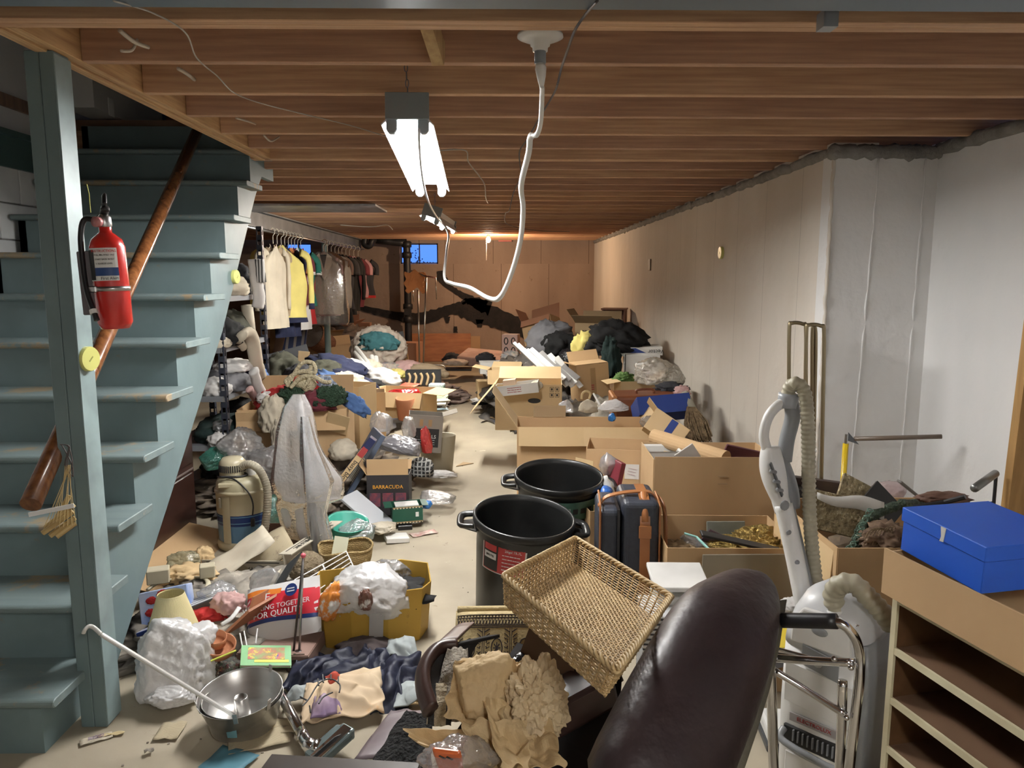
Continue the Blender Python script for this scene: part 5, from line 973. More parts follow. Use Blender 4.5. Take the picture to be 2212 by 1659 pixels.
# ------------------------------------------------------------------ trash cans
m_can = mat('trash_can_black', (.007,.008,.008), .36, n=4, col2=(.012,.012,.012), bump=(12,.15,.004), wear=[(26,.70,(.06,.06,.055))])
def trash_can(label, M, lab, r=.232, h=.55):
    t = thing('trash_can', label, 'trash can', M); rb = r*.80
    MB().lathe([(0,-h),(rb,-h),(rb+.004,-h+.02),(r*.93,-.14),(r*.93,-.10),(r*.985,-.05),(r*.985,-.035),(r*1.035,-.035),(r*1.04,-.028),(r*1.04,-.006),(r*1.02,0),(r*.985,-.003),(r*.965,-.03),(r*.90,-.14),(rb-.006,-h+.012),(0,-h+.008)], 56).build('can_body', m_can, t, smooth=True)
    for s in (-1, 1):
        a = s*PI/2*.0; hm_ = MB(); w2 = .07; x0 = r*1.0; x1 = r*1.0+.065
        hm_.tube(bez([(s*x0,-w2,-.045),(s*(x1-.02),-w2*.95,-.05),(s*x1,-w2*.6,-.055),(s*x1,w2*.6,-.055),(s*(x1-.02),w2*.95,-.05),(s*x0,w2,-.045)],5), .011, 8, flat=1.6)
        hm_.build('can_handle', m_can, t, smooth=True); MB().poly([(s*(r*.93),-w2),(s*(x1-.004),-w2*.5),(s*(x1-.004),w2*.5),(s*(r*.93),w2)], .006, T(0,0,-.075)).build('handle_web', m_can, t)
    return t
P0 = A(1133,1112,3.40); c1 = trash_can('front black trash can with red and white sticker', T(P0) @ R(7,5,0), 0)
c1.scale = (1,1,1)
def patch_(par, r, a0, a1, z0, z1, m, nm, slope=-.055): 
    return MB().grid(lambda u, v: ((r+slope*0)*math.cos(g(a0+(a1-a0)*u))*(1+(z0+(z1-z0)*v+.1)*.22), r*math.sin(g(a0+(a1-a0)*u))*(1+(z0+(z1-z0)*v+.1)*.22), z0+(z1-z0)*v), 14, 2).build(nm, m, par)
rr = .219
m_stk = mat('sticker_red', (.50,.05,.05), .4, n=30, col2=(.42,.04,.04)); m_stw = mat('sticker_white', (.6,.6,.6), .4)
patch_(c1, rr, -146, -86, -.215, -.062, m_stw, 'sticker_edge'); rst = patch_(c1, rr+.001, -144, -88, -.210, -.067, m_stk, 'red_sticker')
patch_(rst, rr+.002, -143, -121, -.205, -.070, m_ink, 'shield_mark'); patch_(rst, rr+.003, -141, -123, -.110, -.078, m_stk, 'shield_top'); patch_(rst, rr+.0035, -141, -123, -.150, -.118, m_stw, 'shield_band')
def can_text(s, size, m, ang, z): 
    rz = (rr+.004)*(1+(z+.1)*.22); return text(s, size, m, rst, R(0,0,ang+90) @ T(0,-rz,z) @ R(90+12,0,0))
can_text('BRUTE', .015, m_ink, -132, -.134); can_text('20gal 75.7L', .017, m_stw, -102, -.088)
for k in range(5): rz = (rr+.004)*(1+(-.110-.018*k+.1)*.22); bars(rst, 1, .085, .01, m_stw, R(0,0,-104+90) @ T(0,-rz-.001,-.110-.018*k) @ R(102,0,0), .004, seed=k)
P0 = A(1208,1024,3.98); c2_ = trash_can('rear black trash can with green and orange sticker', T(P0) @ R(7,2,0), 1, r=.235)
patch_(c2_, rr+.016, -95, -38, -.17, -.068, mat('sticker_green', (.02,.10,.06), .4, n=9, col2=(.10,.2,.16)), 'green_sticker')
patch_(c2_, rr+.018, -94, -78, -.16, -.10, mat('sticker_pale', (.35,.42,.38), .4), 'pale_corner'); c1t = text('HDX', .03, mat('sticker_orange', (.6,.2,.03), .5), c2_, R(0,0,3) @ T(-.06,-rr-.020,-.088) @ R(100,0,0))
for k in range(3): patch_(c2_, rr+.018, -75+11*k, -68+11*k, -.135, -.105, m_ink, 'icon_square')
# ------------------------------------------------------------------ navy garment bag with tan straps
m_navy = mat('luggage_navy', (.022,.026,.038), .5, n=40, col2=(.03,.035,.05), bump=(160,.3,.002)); m_tan = mat('strap_tan_leather', (.36,.14,.045), .4, n=6, col2=(.27,.10,.03), coat=.2)
sc_ = thing('garment_bag', 'navy blue garment bag with wide tan leather straps standing upright', 'luggage', T(V(.60,3.42,.30)) @ R(-2,0,-4))
MB().box((.045,0,0), (.17,.36,.58)).build('bag_body', m_navy, sc_, bev=.03, seg=4); MB().box((-.095,0,-.02), (.10,.34,.54)).build('bag_pocket', m_navy, sc_, bev=.03, seg=4)
MB().box((-.055,-.05,0), (.012,.26,.5)).build('center_fold', m_black, sc_)
for x, y0 in ((-.137,-.17),(.13,-.17)): MB().tube(bez([(x,-.165,-.27),(x,-.17,.20),(x,-.13,.275),(x,.0,.293)],6), .005, 6).build('piping', m_tan, sc_, smooth=True)
MB().grid(lambda u, v: [(.04+.045*u, p_[1], p_[2]) for p_ in [bez([(0,-.187,-.29),(0,-.19,.10),(0,-.178,.22),(0,-.12,.297),(0,.1,.302)],6)[int(round(v*24))]]][0], 1, 24).build('tan_strap', m_tan, sc_, solid=.006)
MB().grid(lambda u, v: [(p_[0], -.09+.045*v-.0, p_[1]+.008) for p_ in [bez([(-.14,.23,0),(-.10,.275,0),(0,.298,0),(.10,.298,0),(.14,.24,0)],6)[int(round(u*24))]]][0], 24, 1).build('cross_strap', m_tan, sc_, solid=.006)
MB().tube([(.062,-.10,.31),(.062,-.172,.245),(.062,-.19,.20)], .016, 10).build('strap_grip', m_tan, sc_, smooth=True); MB().poly([(-.028,-.03),(.028,-.03),(.028,.03),(-.028,.03)], .006, T(.062,-.196,.155) @ R(90,0,0)).build('strap_tab', m_tan, sc_, bev=.004)
MB().box((.062,-.198,-.17), (.03,.014,.05)).build('brass_clasp', mat('brass', (.55,.38,.15), .25, metal=1), sc_, bev=.003); MB().tube(bez([(.13,-.0,.28),(.16,-.08,.24),(.165,-.12,.1),(.16,-.1,-.05)],6), .010, 8, flat=.3).build('shoulder_strap', m_tan, sc_, smooth=True); MB().tube([(-.075,-.13,.20),(-.075,-.15,.17),(-.07,-.15,.14)], .014, 10).build('bag_handle', mat('brown_handle', (.2,.07,.03), .3), sc_, smooth=True)
# ------------------------------------------------------------------ brass folding frame, yellow pole, right items
m_brass = mat('dull_brass_tube', (.34,.28,.18), .3, metal=.85)
bf = thing('folding_bed_frame', 'tall dull brass tube frame with nested loops leaning on the wall', 'frame', A(1740,1040,4.0)); O = bf.location.copy()
for k, (x0, x1, yt, Y) in enumerate(((1704,1741,698,4.02),(1741,1780,702,3.98),(1754,1762,702,4.05))):
    b0, b1 = (x0-2, 1045), (x1-6, 1048)
    MB().tube([p-O for p in bez([A(b0[0],b0[1],Y),A(x0,860,Y),A(x0+1,yt+16,Y),A(x0+7,yt,Y),A(x1-7,yt+2,Y),A(x1,yt+18,Y),A(x1-2,860,Y),A(b1[0],b1[1],Y)],6)], .0105, 8).build('tube_loop', m_brass, bf, smooth=True)
db_ = panel('dark brown wooden rail lying behind the cartons by the brass frame', T(A(1775,1052,3.95)) @ R(0,8,0), (.36,.05,.08), mat('dark_brown_wood', (.045,.025,.02), .5), 'dark_board', 'board')
panel('dark box standing below the brass frame', T(A(1735,1055,3.9).x,3.9,.24), (.12,.14,.48), mat('dark_box', (.02,.018,.018), .6), 'dark_box', 'box')
yp = thing('yellow_pole', 'yellow pole with a brown cross bar standing in the corner', 'pole', A(1823,1070,3.85)); O = yp.location.copy()
MB().tube([V(A(1812,1180,3.85).x-O.x,0,.01-O.z), A(1827,958,3.85)-O], .015, 12).build('yellow_tube', mat('yellow_enamel', (.72,.50,.02), .3), yp, smooth=True)
MB().tube([A(1827,960,3.85)-O, A(1829,938,3.85)-O], .009, 8).build('steel_tip', m_steelb, yp); MB().tube([A(1845,948,3.85)-O, A(2034,943,3.75)-O], .012, 10).build('cross_bar', mat('brown_bar', (.16,.12,.09), .4), yp, smooth=True)
MB().poly([(0,0),(.06,-.02),(.0,.045)], .006).build('bracket', m_steel, yp, M=T(A(1831,952,3.85)-O) @ R(90,0,0))
pk = MB().bar(A(2285,600,2.55), A(2285,600,2.55)+(A(2215,1130,2.62)-A(2285,600,2.55))*2.03, .17, .04, up=(0,-1,0)).build('pine_plank', wood('plank_ochre', (.42,.24,.08), (.30,.16,.05), (6,6,.4)), label='ochre wooden plank leaning at the right edge of the picture', cat='plank')
ct = thing('metal_stand', 'grey tube arm on a thin black post beside the ochre plank', 'stand', A(2150,1090,2.6)); O = ct.location.copy()
MB().tube([A(2105,1055,2.45)-O, A(2150,1023,2.6)-O], .014, 12).build('tube_arm', mat('tube_grey', (.22,.22,.21), .35, metal=.6), ct, smooth=True); MB().tube([A(2152,1022,2.62)-O, A(2146,1095,2.62)-O], .006, 8).build('black_post', m_black, ct); MB().blob(A(2143,1090,2.62)-O, (.012,.012,.012), 1, 0, 1, 2).build('knob', m_black, ct)
L_ = carton('large open brown carton of craft things left of the blue box', T(V(1.66,3.08,.28)) @ R(0,0,0), (.72,.66,.56), m_card, (None,None,None,None), t_=.006)
MB().box((0,0,0), (.004,.60,.16)).build('side_flap', m_card2, L_, M=T(-.365,0,.20) @ R(0,4,0))
for x, z in ((.0,.0),(.09,.01)): MB().tube([(x-.33+.15,-.335,z+.0),(x-.33+.15,-.335,z-.04)], .004, 5).build('staple_tear', m_card2, L_)
m_lace = mat('embossed_gold_board', (.32,.26,.14), .6, n=40, col2=(.16,.12,.06), bump=(40,1,.02), wear=[(34,.58,(.55,.48,.33))])
pbx = thing('patterned_box', 'gold embossed box with raised lid in the craft carton', 'box', T(A(1805,1110,3.15)) @ R(-18,12,-6)); MB().box((0,0,0), (.26,.03,.17)).build('box_base', m_lace, pbx, bev=.003); MB().box((0,0,0), (.22,.02,.15)).build('box_lid', m_lace, pbx, M=T(.14,.09,.10) @ R(-20,16,0)); MB().box((0,0,0), (.17,.012,.14)).build('lid_lining', m_ink, pbx, M=T(.22,.06,.09) @ R(-20,36,0))
MB().tube(bez([A(1855,1050,3.3),A(1885,1075,3.25),A(1905,1110,3.2)],5), .02, 8, flat=.4).build('box_strap', m_lace, pbx, smooth=True).matrix_parent_inverse = pbx.matrix_world.inverted()
o = MB().grid(lambda u, v: A(1765+u*145, 1070+32*u+ (v-.5)*(14+26*u)+5*math.sin(u*7), 3.0-.04*u), 14, 2).build('paper_strip', m_cardw, smooth=True, solid=.002, label='curling white paper strip lying on the gold box', cat='paper')
wr_ = thing('wreath', 'dark green wreath of leaves and chain in the craft carton', 'wreath', A(1890,1140,2.95)); O = wr_.location.copy()
MB().tube([p-O for p in bez([A(1850,1182,2.9),A(1858,1145,2.9),A(1885,1115,2.95),A(1940,1092,3.0),A(2000,1085,3.1)],8)], [.02+.012*noise.noise(V(i*.9,1,1)) for i in range(33)], 8).build('leaf_ring', mat('wreath_green', (.015,.035,.02), .6, n=40, col2=(.06,.09,.05), bump=(60,1,.03)), wr_, smooth=False)
ch = MB()
for k in range(14):
    t_ = k/13; c = A(1832+t_*48, 1185-t_*75+8*math.sin(t_*5), 2.85)-O; a = k*1.3
    ch.tube([c+V(math.cos(q*PI/4)*.011, math.sin(a)*math.sin(q*PI/4)*.011, math.cos(a)*math.sin(q*PI/4)*.011) for q in range(8)], .002, 5, closed=True)
ch.build('link_chain', mat('verdigris_chain', (.12,.22,.17), .5), wr_, kind='stuff')
heap('twig_bundle', 'bundle of brown twigs and raffia in the craft carton', 'twigs', A(1915,1165,2.85), (.10,.08,.06), mat('twig_brown', (.09,.05,.03), .8, n=30, col2=(.2,.13,.08)), 171, amp=.5, freq=4)
for k in range(8): MB().tube(bez([A(1865+k*6,1180,2.8), A(1875+k*8,1150-k*2,2.8), A(1900+k*5,1140+k*3,2.8), A(1935,1150+k*4,2.8)],5), .0018, 4).build('raffia', m_straw)
adopt(bpy.data.objects['twig_bundle'], *[o for o in bpy.data.objects if o.name.startswith('raffia')])
heap('craft_filler', 'jumbled dark craft scraps filling the big craft carton', 'craft scraps', V(1.70,3.12,.30), (.30,.27,.17), mat('craft_scrap', (.07,.05,.04), .9, n=12, col2=(.18,.13,.08)), 175, amp=.3, freq=3, kind='stuff')
heap('pink_bag', 'pale pink plastic bag at the back of the craft carton', 'plastic bag', A(1925,1062,3.6), (.09,.08,.07), film('pink_plastic', (.75,.6,.6), .7), 172, amp=.3); heap('clear_bag', 'clear plastic bag left of the pink bag', 'plastic bag', A(1850,1060,3.6), (.07,.06,.05), pl_clear, 173)
panel('grey wedge of board behind the craft carton', T(A(1968,1060,3.5)) @ R(0,38,0), (.16,.04,.012), mat('grey_board', (.16,.15,.14), .6), 'grey_board', 'board'); heap('leather_glove', 'brown glove lying at the far rim of the craft carton', 'glove', A(2040,1078,3.0), (.10,.05,.03), mat('glove_brown', (.12,.06,.04), .7), 174); MB().tube([A(1975,1095,2.9),A(2040,1085,2.85),A(2085,1073,2.8)], .010, 7).build('dark_stick', m_black, label='black pointed stick across the craft carton rim', cat='stick')
# ================================================================== left foreground
# dark panelled cabinet behind the stringer
cb = thing('paneled_cabinet', 'dark brown panelled cabinet standing behind the stairs', 'cabinet', T(-2.16,4.08,0)); md = mat('dark_walnut', (.045,.017,.012), .35, n=3, col2=(.03,.011,.008), ns=(6,1,6), coat=.2)
MB().box((0,0,.44), (.40,1.25,.86)).build('cabinet_body', md, cb, bev=.004)
for z in (.20,.60): MB().box((.202,0,z), (.012,1.18,.34)).build('door_panel', md, cb, bev=.004)
for z in (.395,): MB().box((.208,0,z), (.004,1.2,.012)).build('groove_strip', mat('groove_light', (.16,.12,.11), .5), cb)
panel('tan cardboard sheet lying on the floor against the dark cabinet', T(-1.80,4.1,.03) @ R(0,14,0), (.34,.95,.006), m_card, 'cardboard_sheet', 'cardboard')
# canister vacuum cleaner, cream and blue
va = thing('shop_vacuum', 'cream and blue canister vacuum cleaner with a ribbed hose', 'vacuum cleaner', T(V(-1.535,4.36,0)) @ R(0,0,8)); m_vc = mat('vacuum_cream', (.50,.45,.31), .35, n=4, col2=(.42,.37,.25), wear=[(14,.7,(.25,.2,.13))]); m_vb = mat('band_navy', (.012,.035,.14), .3); m_vl = mat('band_light_blue', (.10,.21,.33), .35)
MB().lathe([(0,.01),(.15,.01),(.155,.03),(.15,.055),(.146,.06)], 36).build('base_ring', m_vc, va, smooth=True)
MB().lathe([(.145,.06),(.148,.16)], 36).build('blue_band', m_vl, va, smooth=True)
MB().lathe([(.148,.16),(.150,.225)], 36).build('navy_band', m_vb, va, smooth=True)
for z in (.175,.212): MB().lathe([(.1505,z),(.151,z+.003),(.1505,z+.006)], 36).build('pin_stripe', m_vl, va, smooth=True)
MB().lathe([(.150,.225),(.152,.345),(.158,.35),(.158,.362),(.148,.366)], 36).build('drum', m_vc, va, smooth=True)
MB().lathe([(.148,.36),(.146,.40),(.135,.425),(.11,.44),(0,.445)], 36).build('drum_lid', mat('vacuum_lid', (.42,.38,.25), .4), va, smooth=True)
patch = MB().grid(lambda u, v: (.1525*math.cos(g(-128+20*u)), .1525*math.sin(g(-128+20*u)), .06+.28*v), 5, 1).build('vertical_strip', m_vc, va)
MB().lathe([(.075,.44),(.078,.49),(.075,.52),(.055,.545),(.02,.55),(0,.55)], 30).build('motor_cap', m_vc, va, smooth=True, loc=(-.045,-.02,0))
for k in range(16): a = g(-150+9*k); MB().box((-.045+.0785*math.cos(a), -.02+.0785*math.sin(a), .49), (.006,.006,.04)).build('vent_slot', m_ink, va)
MB().box((-.05,-.125,.405), (.12,.03,.028)).build('grip', m_vc, va, bev=.006); MB().lathe([(.028,.43),(.026,.49),(.022,.50)], 18).build('hose_collar', m_cardw, va, smooth=True, loc=(.06,-.03,0))
MB().tube(bez([(-.10,-.115,.455),(0,-.10,.447),(.045,-.075,.45),(.02,-.04,.457)],6)+[], .006, 8).build('cord_wrap', m_black, va, smooth=True)
MB().tube(bez([(-.12,-.09,.45),(-.02,-.125,.44),(.06,-.155,.37),(.085,-.158,.30),(.08,-.158,.23)],6), .0045, 8).build('power_cord', m_black, va, smooth=True); MB().box((.08,-.162,.19), (.022,.018,.05)).build('plug', m_black, va, bev=.004)
MB().box((-.105,-.115,.30), (.012,.012,.06)).build('clamp', m_steelb, va)
def corr(P, r, pitch=.014, depth=.12, n=14):       # ribbed hose along points
    out = [P[0]]; 
    for i in range(1, len(P)):
        L = (P[i]-P[i-1]).length; k = max(1, int(L/(pitch/4)))
        for j in range(1, k+1): out.append(P[i-1].lerp(P[i], j/k))
    s_ = 0; rs = [r]
    for i in range(1, len(out)): s_ += (out[i]-out[i-1]).length; rs.append(r*(1-depth*.5+depth*.5*math.cos(2*PI*s_/pitch)))
    return out, rs
Ov = va.matrix_world.inverted()
hp_ = bez([A(515,1052,4.3),A(511,1025,4.3),A(520,1010,4.3),A(540,1003,4.28),A(562,1018,4.26),A(577,1055,4.24),A(577,1100,4.22),A(572,1140,4.2),A(566,1168,4.2)],8)
P_, rs = corr([Ov @ p for p in hp_], .025); MB().tube(P_, rs, 12).build('ribbed_hose', mat('hose_beige', (.42,.38,.29), .45), va, smooth=True)
# flattened paper mill carton with newspaper
mb_ = thing('opened_carton', 'opened flat carton printed with inverted mill lettering', 'box', T(G(578,1225,.03)+V(0,.08,.0)) @ R(0,-5,-16)); m_bwhite = mat('carton_offwhite', (.50,.45,.36), .7)
MB().box((0,0,0), (.50,.50,.006)).build('carton_bottom', m_card3, mb_)
MB().box((0,-.25,.05), (.50,.006,.10)).build('front_wall', m_bwhite, mb_); MB().box((.25,0,.07), (.006,.52,.13)).build('right_wall', m_bwhite, mb_); MB().box((0,.25,.07), (.5,.006,.14)).build('back_wall', mat('carton_dark_inner', (.13,.07,.045), .8), mb_); MB().box((.26,.02,.137), (.075,.55,.005)).build('top_flap', m_bwhite, mb_)
text('BADGER PAPER MILLS INC', .034, m_ink, mb_, T(0,-.2545,.055) @ R(90,0,0) @ R(0,0,180)); text('BADGER PAPER MILLS INC', .034, m_ink, mb_, T(.268,.02,.1405) @ R(0,0,-90)); MB().box((0,-.2545,.09), (.44,.001,.005)).build('printed_line', m_ink, mb_); MB().box((.243,.02,.1402), (.005,.48,.001)).build('printed_line', m_ink, mb_)
nw = MB().grid(lambda u, v: V((u-.5)*.42, (v-.5)*.20, .03*math.sin(v*PI)+.012*math.sin(u*9)), 20, 10).build('newspaper', m_news, M=T(A(548,1210,3.82)) @ R(28,-24,25), smooth=True, solid=.012, label='folded newspaper slanting out of the opened carton', cat='newspaper')
sheet('tan paper bag leaf lying beside the newspaper', T(A(515,1205,3.75)) @ R(30,-30,30), .38, .14, m_paper, 'paper_bag', 'paper bag', amp=.02)
# cream tray, hoops, bags between stairs and carton
heap('crumpled_film', 'yellowish clear plastic crumple near the stringer foot', 'plastic wrap', A(395,1215,3.75), (.10,.09,.08), film('yellow_film', (.62,.58,.38), .5), 181, amp=.35, freq=3)
heap('papers', 'tan paper bags crumpled beside the plastic', 'paper', A(410,1240,3.6), (.14,.1,.04), m_card2, 182, amp=.4, freq=3); heap('paper_cup', 'brown and white crumpled paper cup by the vacuum base', 'paper cup', A(440,1205,3.9), (.05,.05,.06), m_card2, 183, amp=.3)
MB().tube([A(450,1225,3.85),A(490,1212,3.9)], .026, 12).build('paper_roll', m_paper, label='short tan paper roll at the vacuum base', cat='roll')
tr = thing('plastic_tray_frame', 'cream curved plastic tray frame lying near the stair foot', 'tray', G(400,1300,.05)); O = tr.location.copy()
MB().tube([p-O for p in bez([A(318,1275,3.45),A(345,1258,3.5),A(400,1248,3.55),A(440,1250,3.5),A(450,1262,3.42),A(440,1280,3.35)],6)], .014, 8, flat=.6).build('curved_rim', m_cream, tr, smooth=True)
for (a, b, s) in ((342,1242,(.10,.07,.07)),(448,1232,(.07,.06,.06)),(433,1275,(.12,.08,.05))): MB().box(A(a,b,3.5)-O, s, R_=R(0,0,20).to_3x3()).build('rim_block', m_cream, tr, bev=.004)
heap('under_papers', 'spread of paper scraps and plastic under the lampshade', 'papers', V(-1.25,3.35,.02), (.42,.42,.13), mat('scrap_mix', (.40,.36,.30), .85, n=8, col2=(.10,.09,.08), wear=[(9,.62,(.5,.45,.38))]), 36, amp=.4, freq=3.4, sub=5, kind='stuff')
gbx = thing('gift_box', 'blue and white christmas gift box with red bow print', 'box', T(A(362,1310,3.15)) @ R(-18,-10,6)); MB().box((0,0,0), (.21,.07,.16)).build('box_body', mat('gift_blue', (.06,.18,.55), .4, n=7, col2=(.6,.65,.75)), gbx, bev=.003)
for k, (x, z) in enumerate(((-.05,.04),(.0,.06),(.05,.05),(-.06,-.01))): MB().blob((x,-.036,z), (.022,.003,.016), k, .3, 2, 3).build('bow_print', f_red, gbx)
panel('blue and white printed folder under the gift box', T(A(345,1352,3.05)) @ R(-10,-20,0), (.16,.1,.02), mat('folder_print', (.55,.55,.6), .5, stripes=[(1,.03,.4,(.03,.06,.25))]), 'folder', 'folder')
ls = thing('lampshade', 'cream pleated lampshade standing by the stair post', 'lampshade', T(A(372,1328,2.98)) @ R(0,0,0)); npl = 90
vs = []; fs = []
for j, (r_, z) in enumerate(((.115,-.115),(.052,.09))):
    for k in range(npl*2): a = PI*k/npl; q = r_*(1+(.012 if k % 2 else -.012)); vs.append((q*math.cos(a), q*math.sin(a), z))
for k in range(npl*2): fs.append((k, (k+1) % (npl*2), npl*2+(k+1) % (npl*2), npl*2+k))
m_shade = mat('pleated_cream', (.80,.72,.42), .8); MB().add(vs, fs).build('shade', m_shade, ls, solid=.002); MB().lathe([(.052,.086),(.054,.09),(.052,.094)], 40).build('top_band', m_shade, ls, smooth=True); MB().lathe([(.115,-.118),(.118,-.114),(.115,-.108)], 40).build('bottom_band', m_shade, ls, smooth=True)
wbag = heap('shopping_bag', 'large crumpled white plastic bag hanging at the post foot', 'plastic bag', A(375,1432,2.72), (.185,.14,.20), pl_white, 185, amp=.17, freq=1.3, sub=5); heap('shopping_bag', 'small white corner of plastic bag peaking by the lampshade', 'plastic bag', A(430,1372,2.78), (.07,.06,.06), pl_white, 186, amp=.4, freq=2); heap('shopping_bag', 'lower twisted end of white plastic bag on the floor', 'plastic bag', A(365,1505,2.6), (.10,.07,.05), pl_white, 187, amp=.35, freq=2)
adopt(wbag, *[o for o in bpy.data.objects if o.name.startswith('shopping_bag') and o is not wbag])
heap('clear_bag', 'clear plastic bag of small things behind the red pouch', 'plastic bag', A(468,1288,3.2), (.10,.08,.07), pl_clear, 188, amp=.3, freq=3); heap('red_pouch', 'crumpled red pouch right of the lampshade', 'pouch', A(450,1325,3.1), (.075,.05,.035), f_red, 189, amp=.4); heap('pink_cloth', 'pale pink printed cloth beside the red pouch', 'cloth', A(495,1305,3.1), (.07,.05,.05), f_pink, 190, amp=.4)
heap('clear_bag', 'twisted clear plastic bag on top of the leaning boards', 'plastic bag', A(565,1262,3.25), (.06,.05,.09), pl_clear, 191, tilt=(0,40))
def leaning(label, p0, p1, p2, Y0, Y1, m, nm='board', cat='board', th=.012, Y2=None):
    a, b, c = A(*p0,Y0), A(*p1,Y1), A(*p2,Y2 or Y0); M = frame(a, b-a, c-a); L = (b-a).length; yv = (M.inverted() @ c)
    return MB().poly([(0,0),(L,0),(L+yv.x,yv.y),(yv.x,yv.y)], th, M).build(nm, m, label=label, cat=cat)
leaning('flat terracotta coloured album board leaning in the left heap', (478,1372), (575,1315), (535,1318), 2.95, 3.1, mat('board_terracotta', (.30,.12,.055), .6), 'album', 'album', Y2=3.0)
leaning('terracotta coloured album cover rising right', (535,1325), (572,1305), (545,1290), 3.0, 3.1, mat('board_terracotta', (.30,.12,.055), .6), 'album', 'album', Y2=3.05)
leaning('black ring binder leaning on the printed sack', (572,1305), (605,1275), (622,1222), 3.15, 3.2, mat('binder_black', (.02,.022,.022), .35), 'binder', 'binder', Y2=3.3); leaning('cream inner cover of the black binder', (562,1310), (575,1300), (598,1240), 3.12, 3.14, m_paper, 'binder', 'binder', Y2=3.28)
MB().tube(bez([A(478,1350,2.98),A(500,1335,3.0),A(517,1312,3.05)],5), .010, 8, flat=.4).build('white_strip', m_tubew, label='curved white plastic strip on the terracotta album', cat='strip', smooth=True)
panel('white and black striped ream under the clear bag', T(A(440,1300,3.15)) @ R(0,-22,0), (.16,.12,.03), mat('ream_print', (.6,.6,.6), .5, stripes=[(1,.03,.3,(.05,.05,.06))]), 'paper_ream', 'paper')
for k, (px, py, r_, z0) in enumerate(((472,1400,.065,0),(465,1385,.042,.018))):
    MB().lathe([(0,0),(r_*.92,0),(r_,.035),(r_*.93,.035),(r_*.87,.008),(0,.008)], 32).build('terracotta_saucer', mat('terracotta', (.42,.17,.08), .8), M=T(A(px,py,2.8)+V(0,0,-.01)) @ R(14,10,0), label=['wide terracotta saucer beside the white bag','small terracotta saucer nested in the wide one'][k], cat='saucer', smooth=True)
# printed sack
sk = thing('printed_sack', 'red white and blue printed paper sack lettered for quality', 'sack', T(A(613,1318,3.08)) @ R(-34,-14,-6)); m_sred = mat('sack_red', (.50,.02,.035), .4); m_swhite = mat('sack_white', (.70,.69,.68), .5, n=3, col2=(.6,.6,.6)); m_sblue = mat('sack_blue', (.01,.03,.15), .4)
MB().grid(lambda u, v: V((u-.5)*.34, .03*math.sin(v*PI)*0-.045*math.sin(v*PI)*math.sin(u*PI)**.5, (v-.5)*.24), 16, 12).build('sack_front', m_swhite, sk, smooth=True)
MB().grid(lambda u, v: V((u-.5)*.34, .045*math.sin(v*PI)*math.sin(u*PI)**.5, (v-.5)*.24), 16, 12).build('sack_back', m_swhite, sk, smooth=True)
def sackpatch(z0, z1, m, nm, u0=0, u1=1, dy=.001): 
    def f(u, v): uu = u0+(u1-u0)*u; z = z0+(z1-z0)*v+.006*math.sin(u*5); vv = z/.24+.5; return V((uu-.5)*.338, -.045*math.sin(vv*PI)*max(0,math.sin(uu*PI))**.5-dy, z)
    return MB().grid(f, 16, 4).build(nm, m, sk, smooth=True)
sackpatch(-.035,.075,m_sred,'red_field'); sackpatch(-.052,-.035,m_sblue,'blue_band'); sackpatch(.075,.10,mat('sack_orange', (.62,.18,.02), .4),'orange_band',.0,.5)
text('WORKING TOGETHER', .030, m_swhite, sk, T(-.01,-.051,.012) @ R(86,0,0), ext=.001); text('FOR QUALITY', .036, m_swhite, sk, T(0,-.052,-.018) @ R(88,0,0), ext=.001); text('E', .05, m_swhite, sk, T(-.05,-.050,.055) @ R(80,0,0), ext=.001); MB().lathe([(0,0),(.028,0),(.028,.001),(0,.001)], 24).build('oval_mark', m_sblue, sk, M=T(.06,-.050,.068) @ R(80,0,0)); bars(sk, 2, .035, .012, m_swhite, T(.06,-.0525,.068) @ R(80,0,0), .005)
box('brown carton bottom under the printed sack', 610,1400,3.0, (.30,.22,.05), -5, top='closed', m=mat('cardboard_pinkish', (.24,.15,.12), .8))
# wire rack
wk_ = thing('wire_rack', 'white coated wire shelf leaning in the yellow box', 'rack', A(700,1260,3.3)); O = wk_.location.copy(); mw_ = mat('white_wire', (.78,.78,.78), .35); W = MB()
qa, qb, qc, qd = A(637,1252,3.2), A(748,1191,3.75), A(770,1238,3.6), A(662,1322,3.1)
for k in range(7): t_ = k/6; W.tube([qa.lerp(qd,t_)-O, qb.lerp(qc,t_)-O], .0028, 6)
for a, b in ((qa,qd),(qb,qc),(qa.lerp(qb,.5),qd.lerp(qc,.5))): W.tube([a-O,b-O], .0035, 6)
W.build('wires', mw_, wk_, smooth=True)
for k, (x, y) in enumerate(((533,1395),(552,1390),(524,1400))): MB().tube([A(x,y,2.9),A(x-6 if k != 1 else x+4,y-32,2.95)], .003, 6).build('white_prong', mw_, label='thin white wire prong sticking up behind the green book', cat='wire', group='white wire prongs behind the green book')
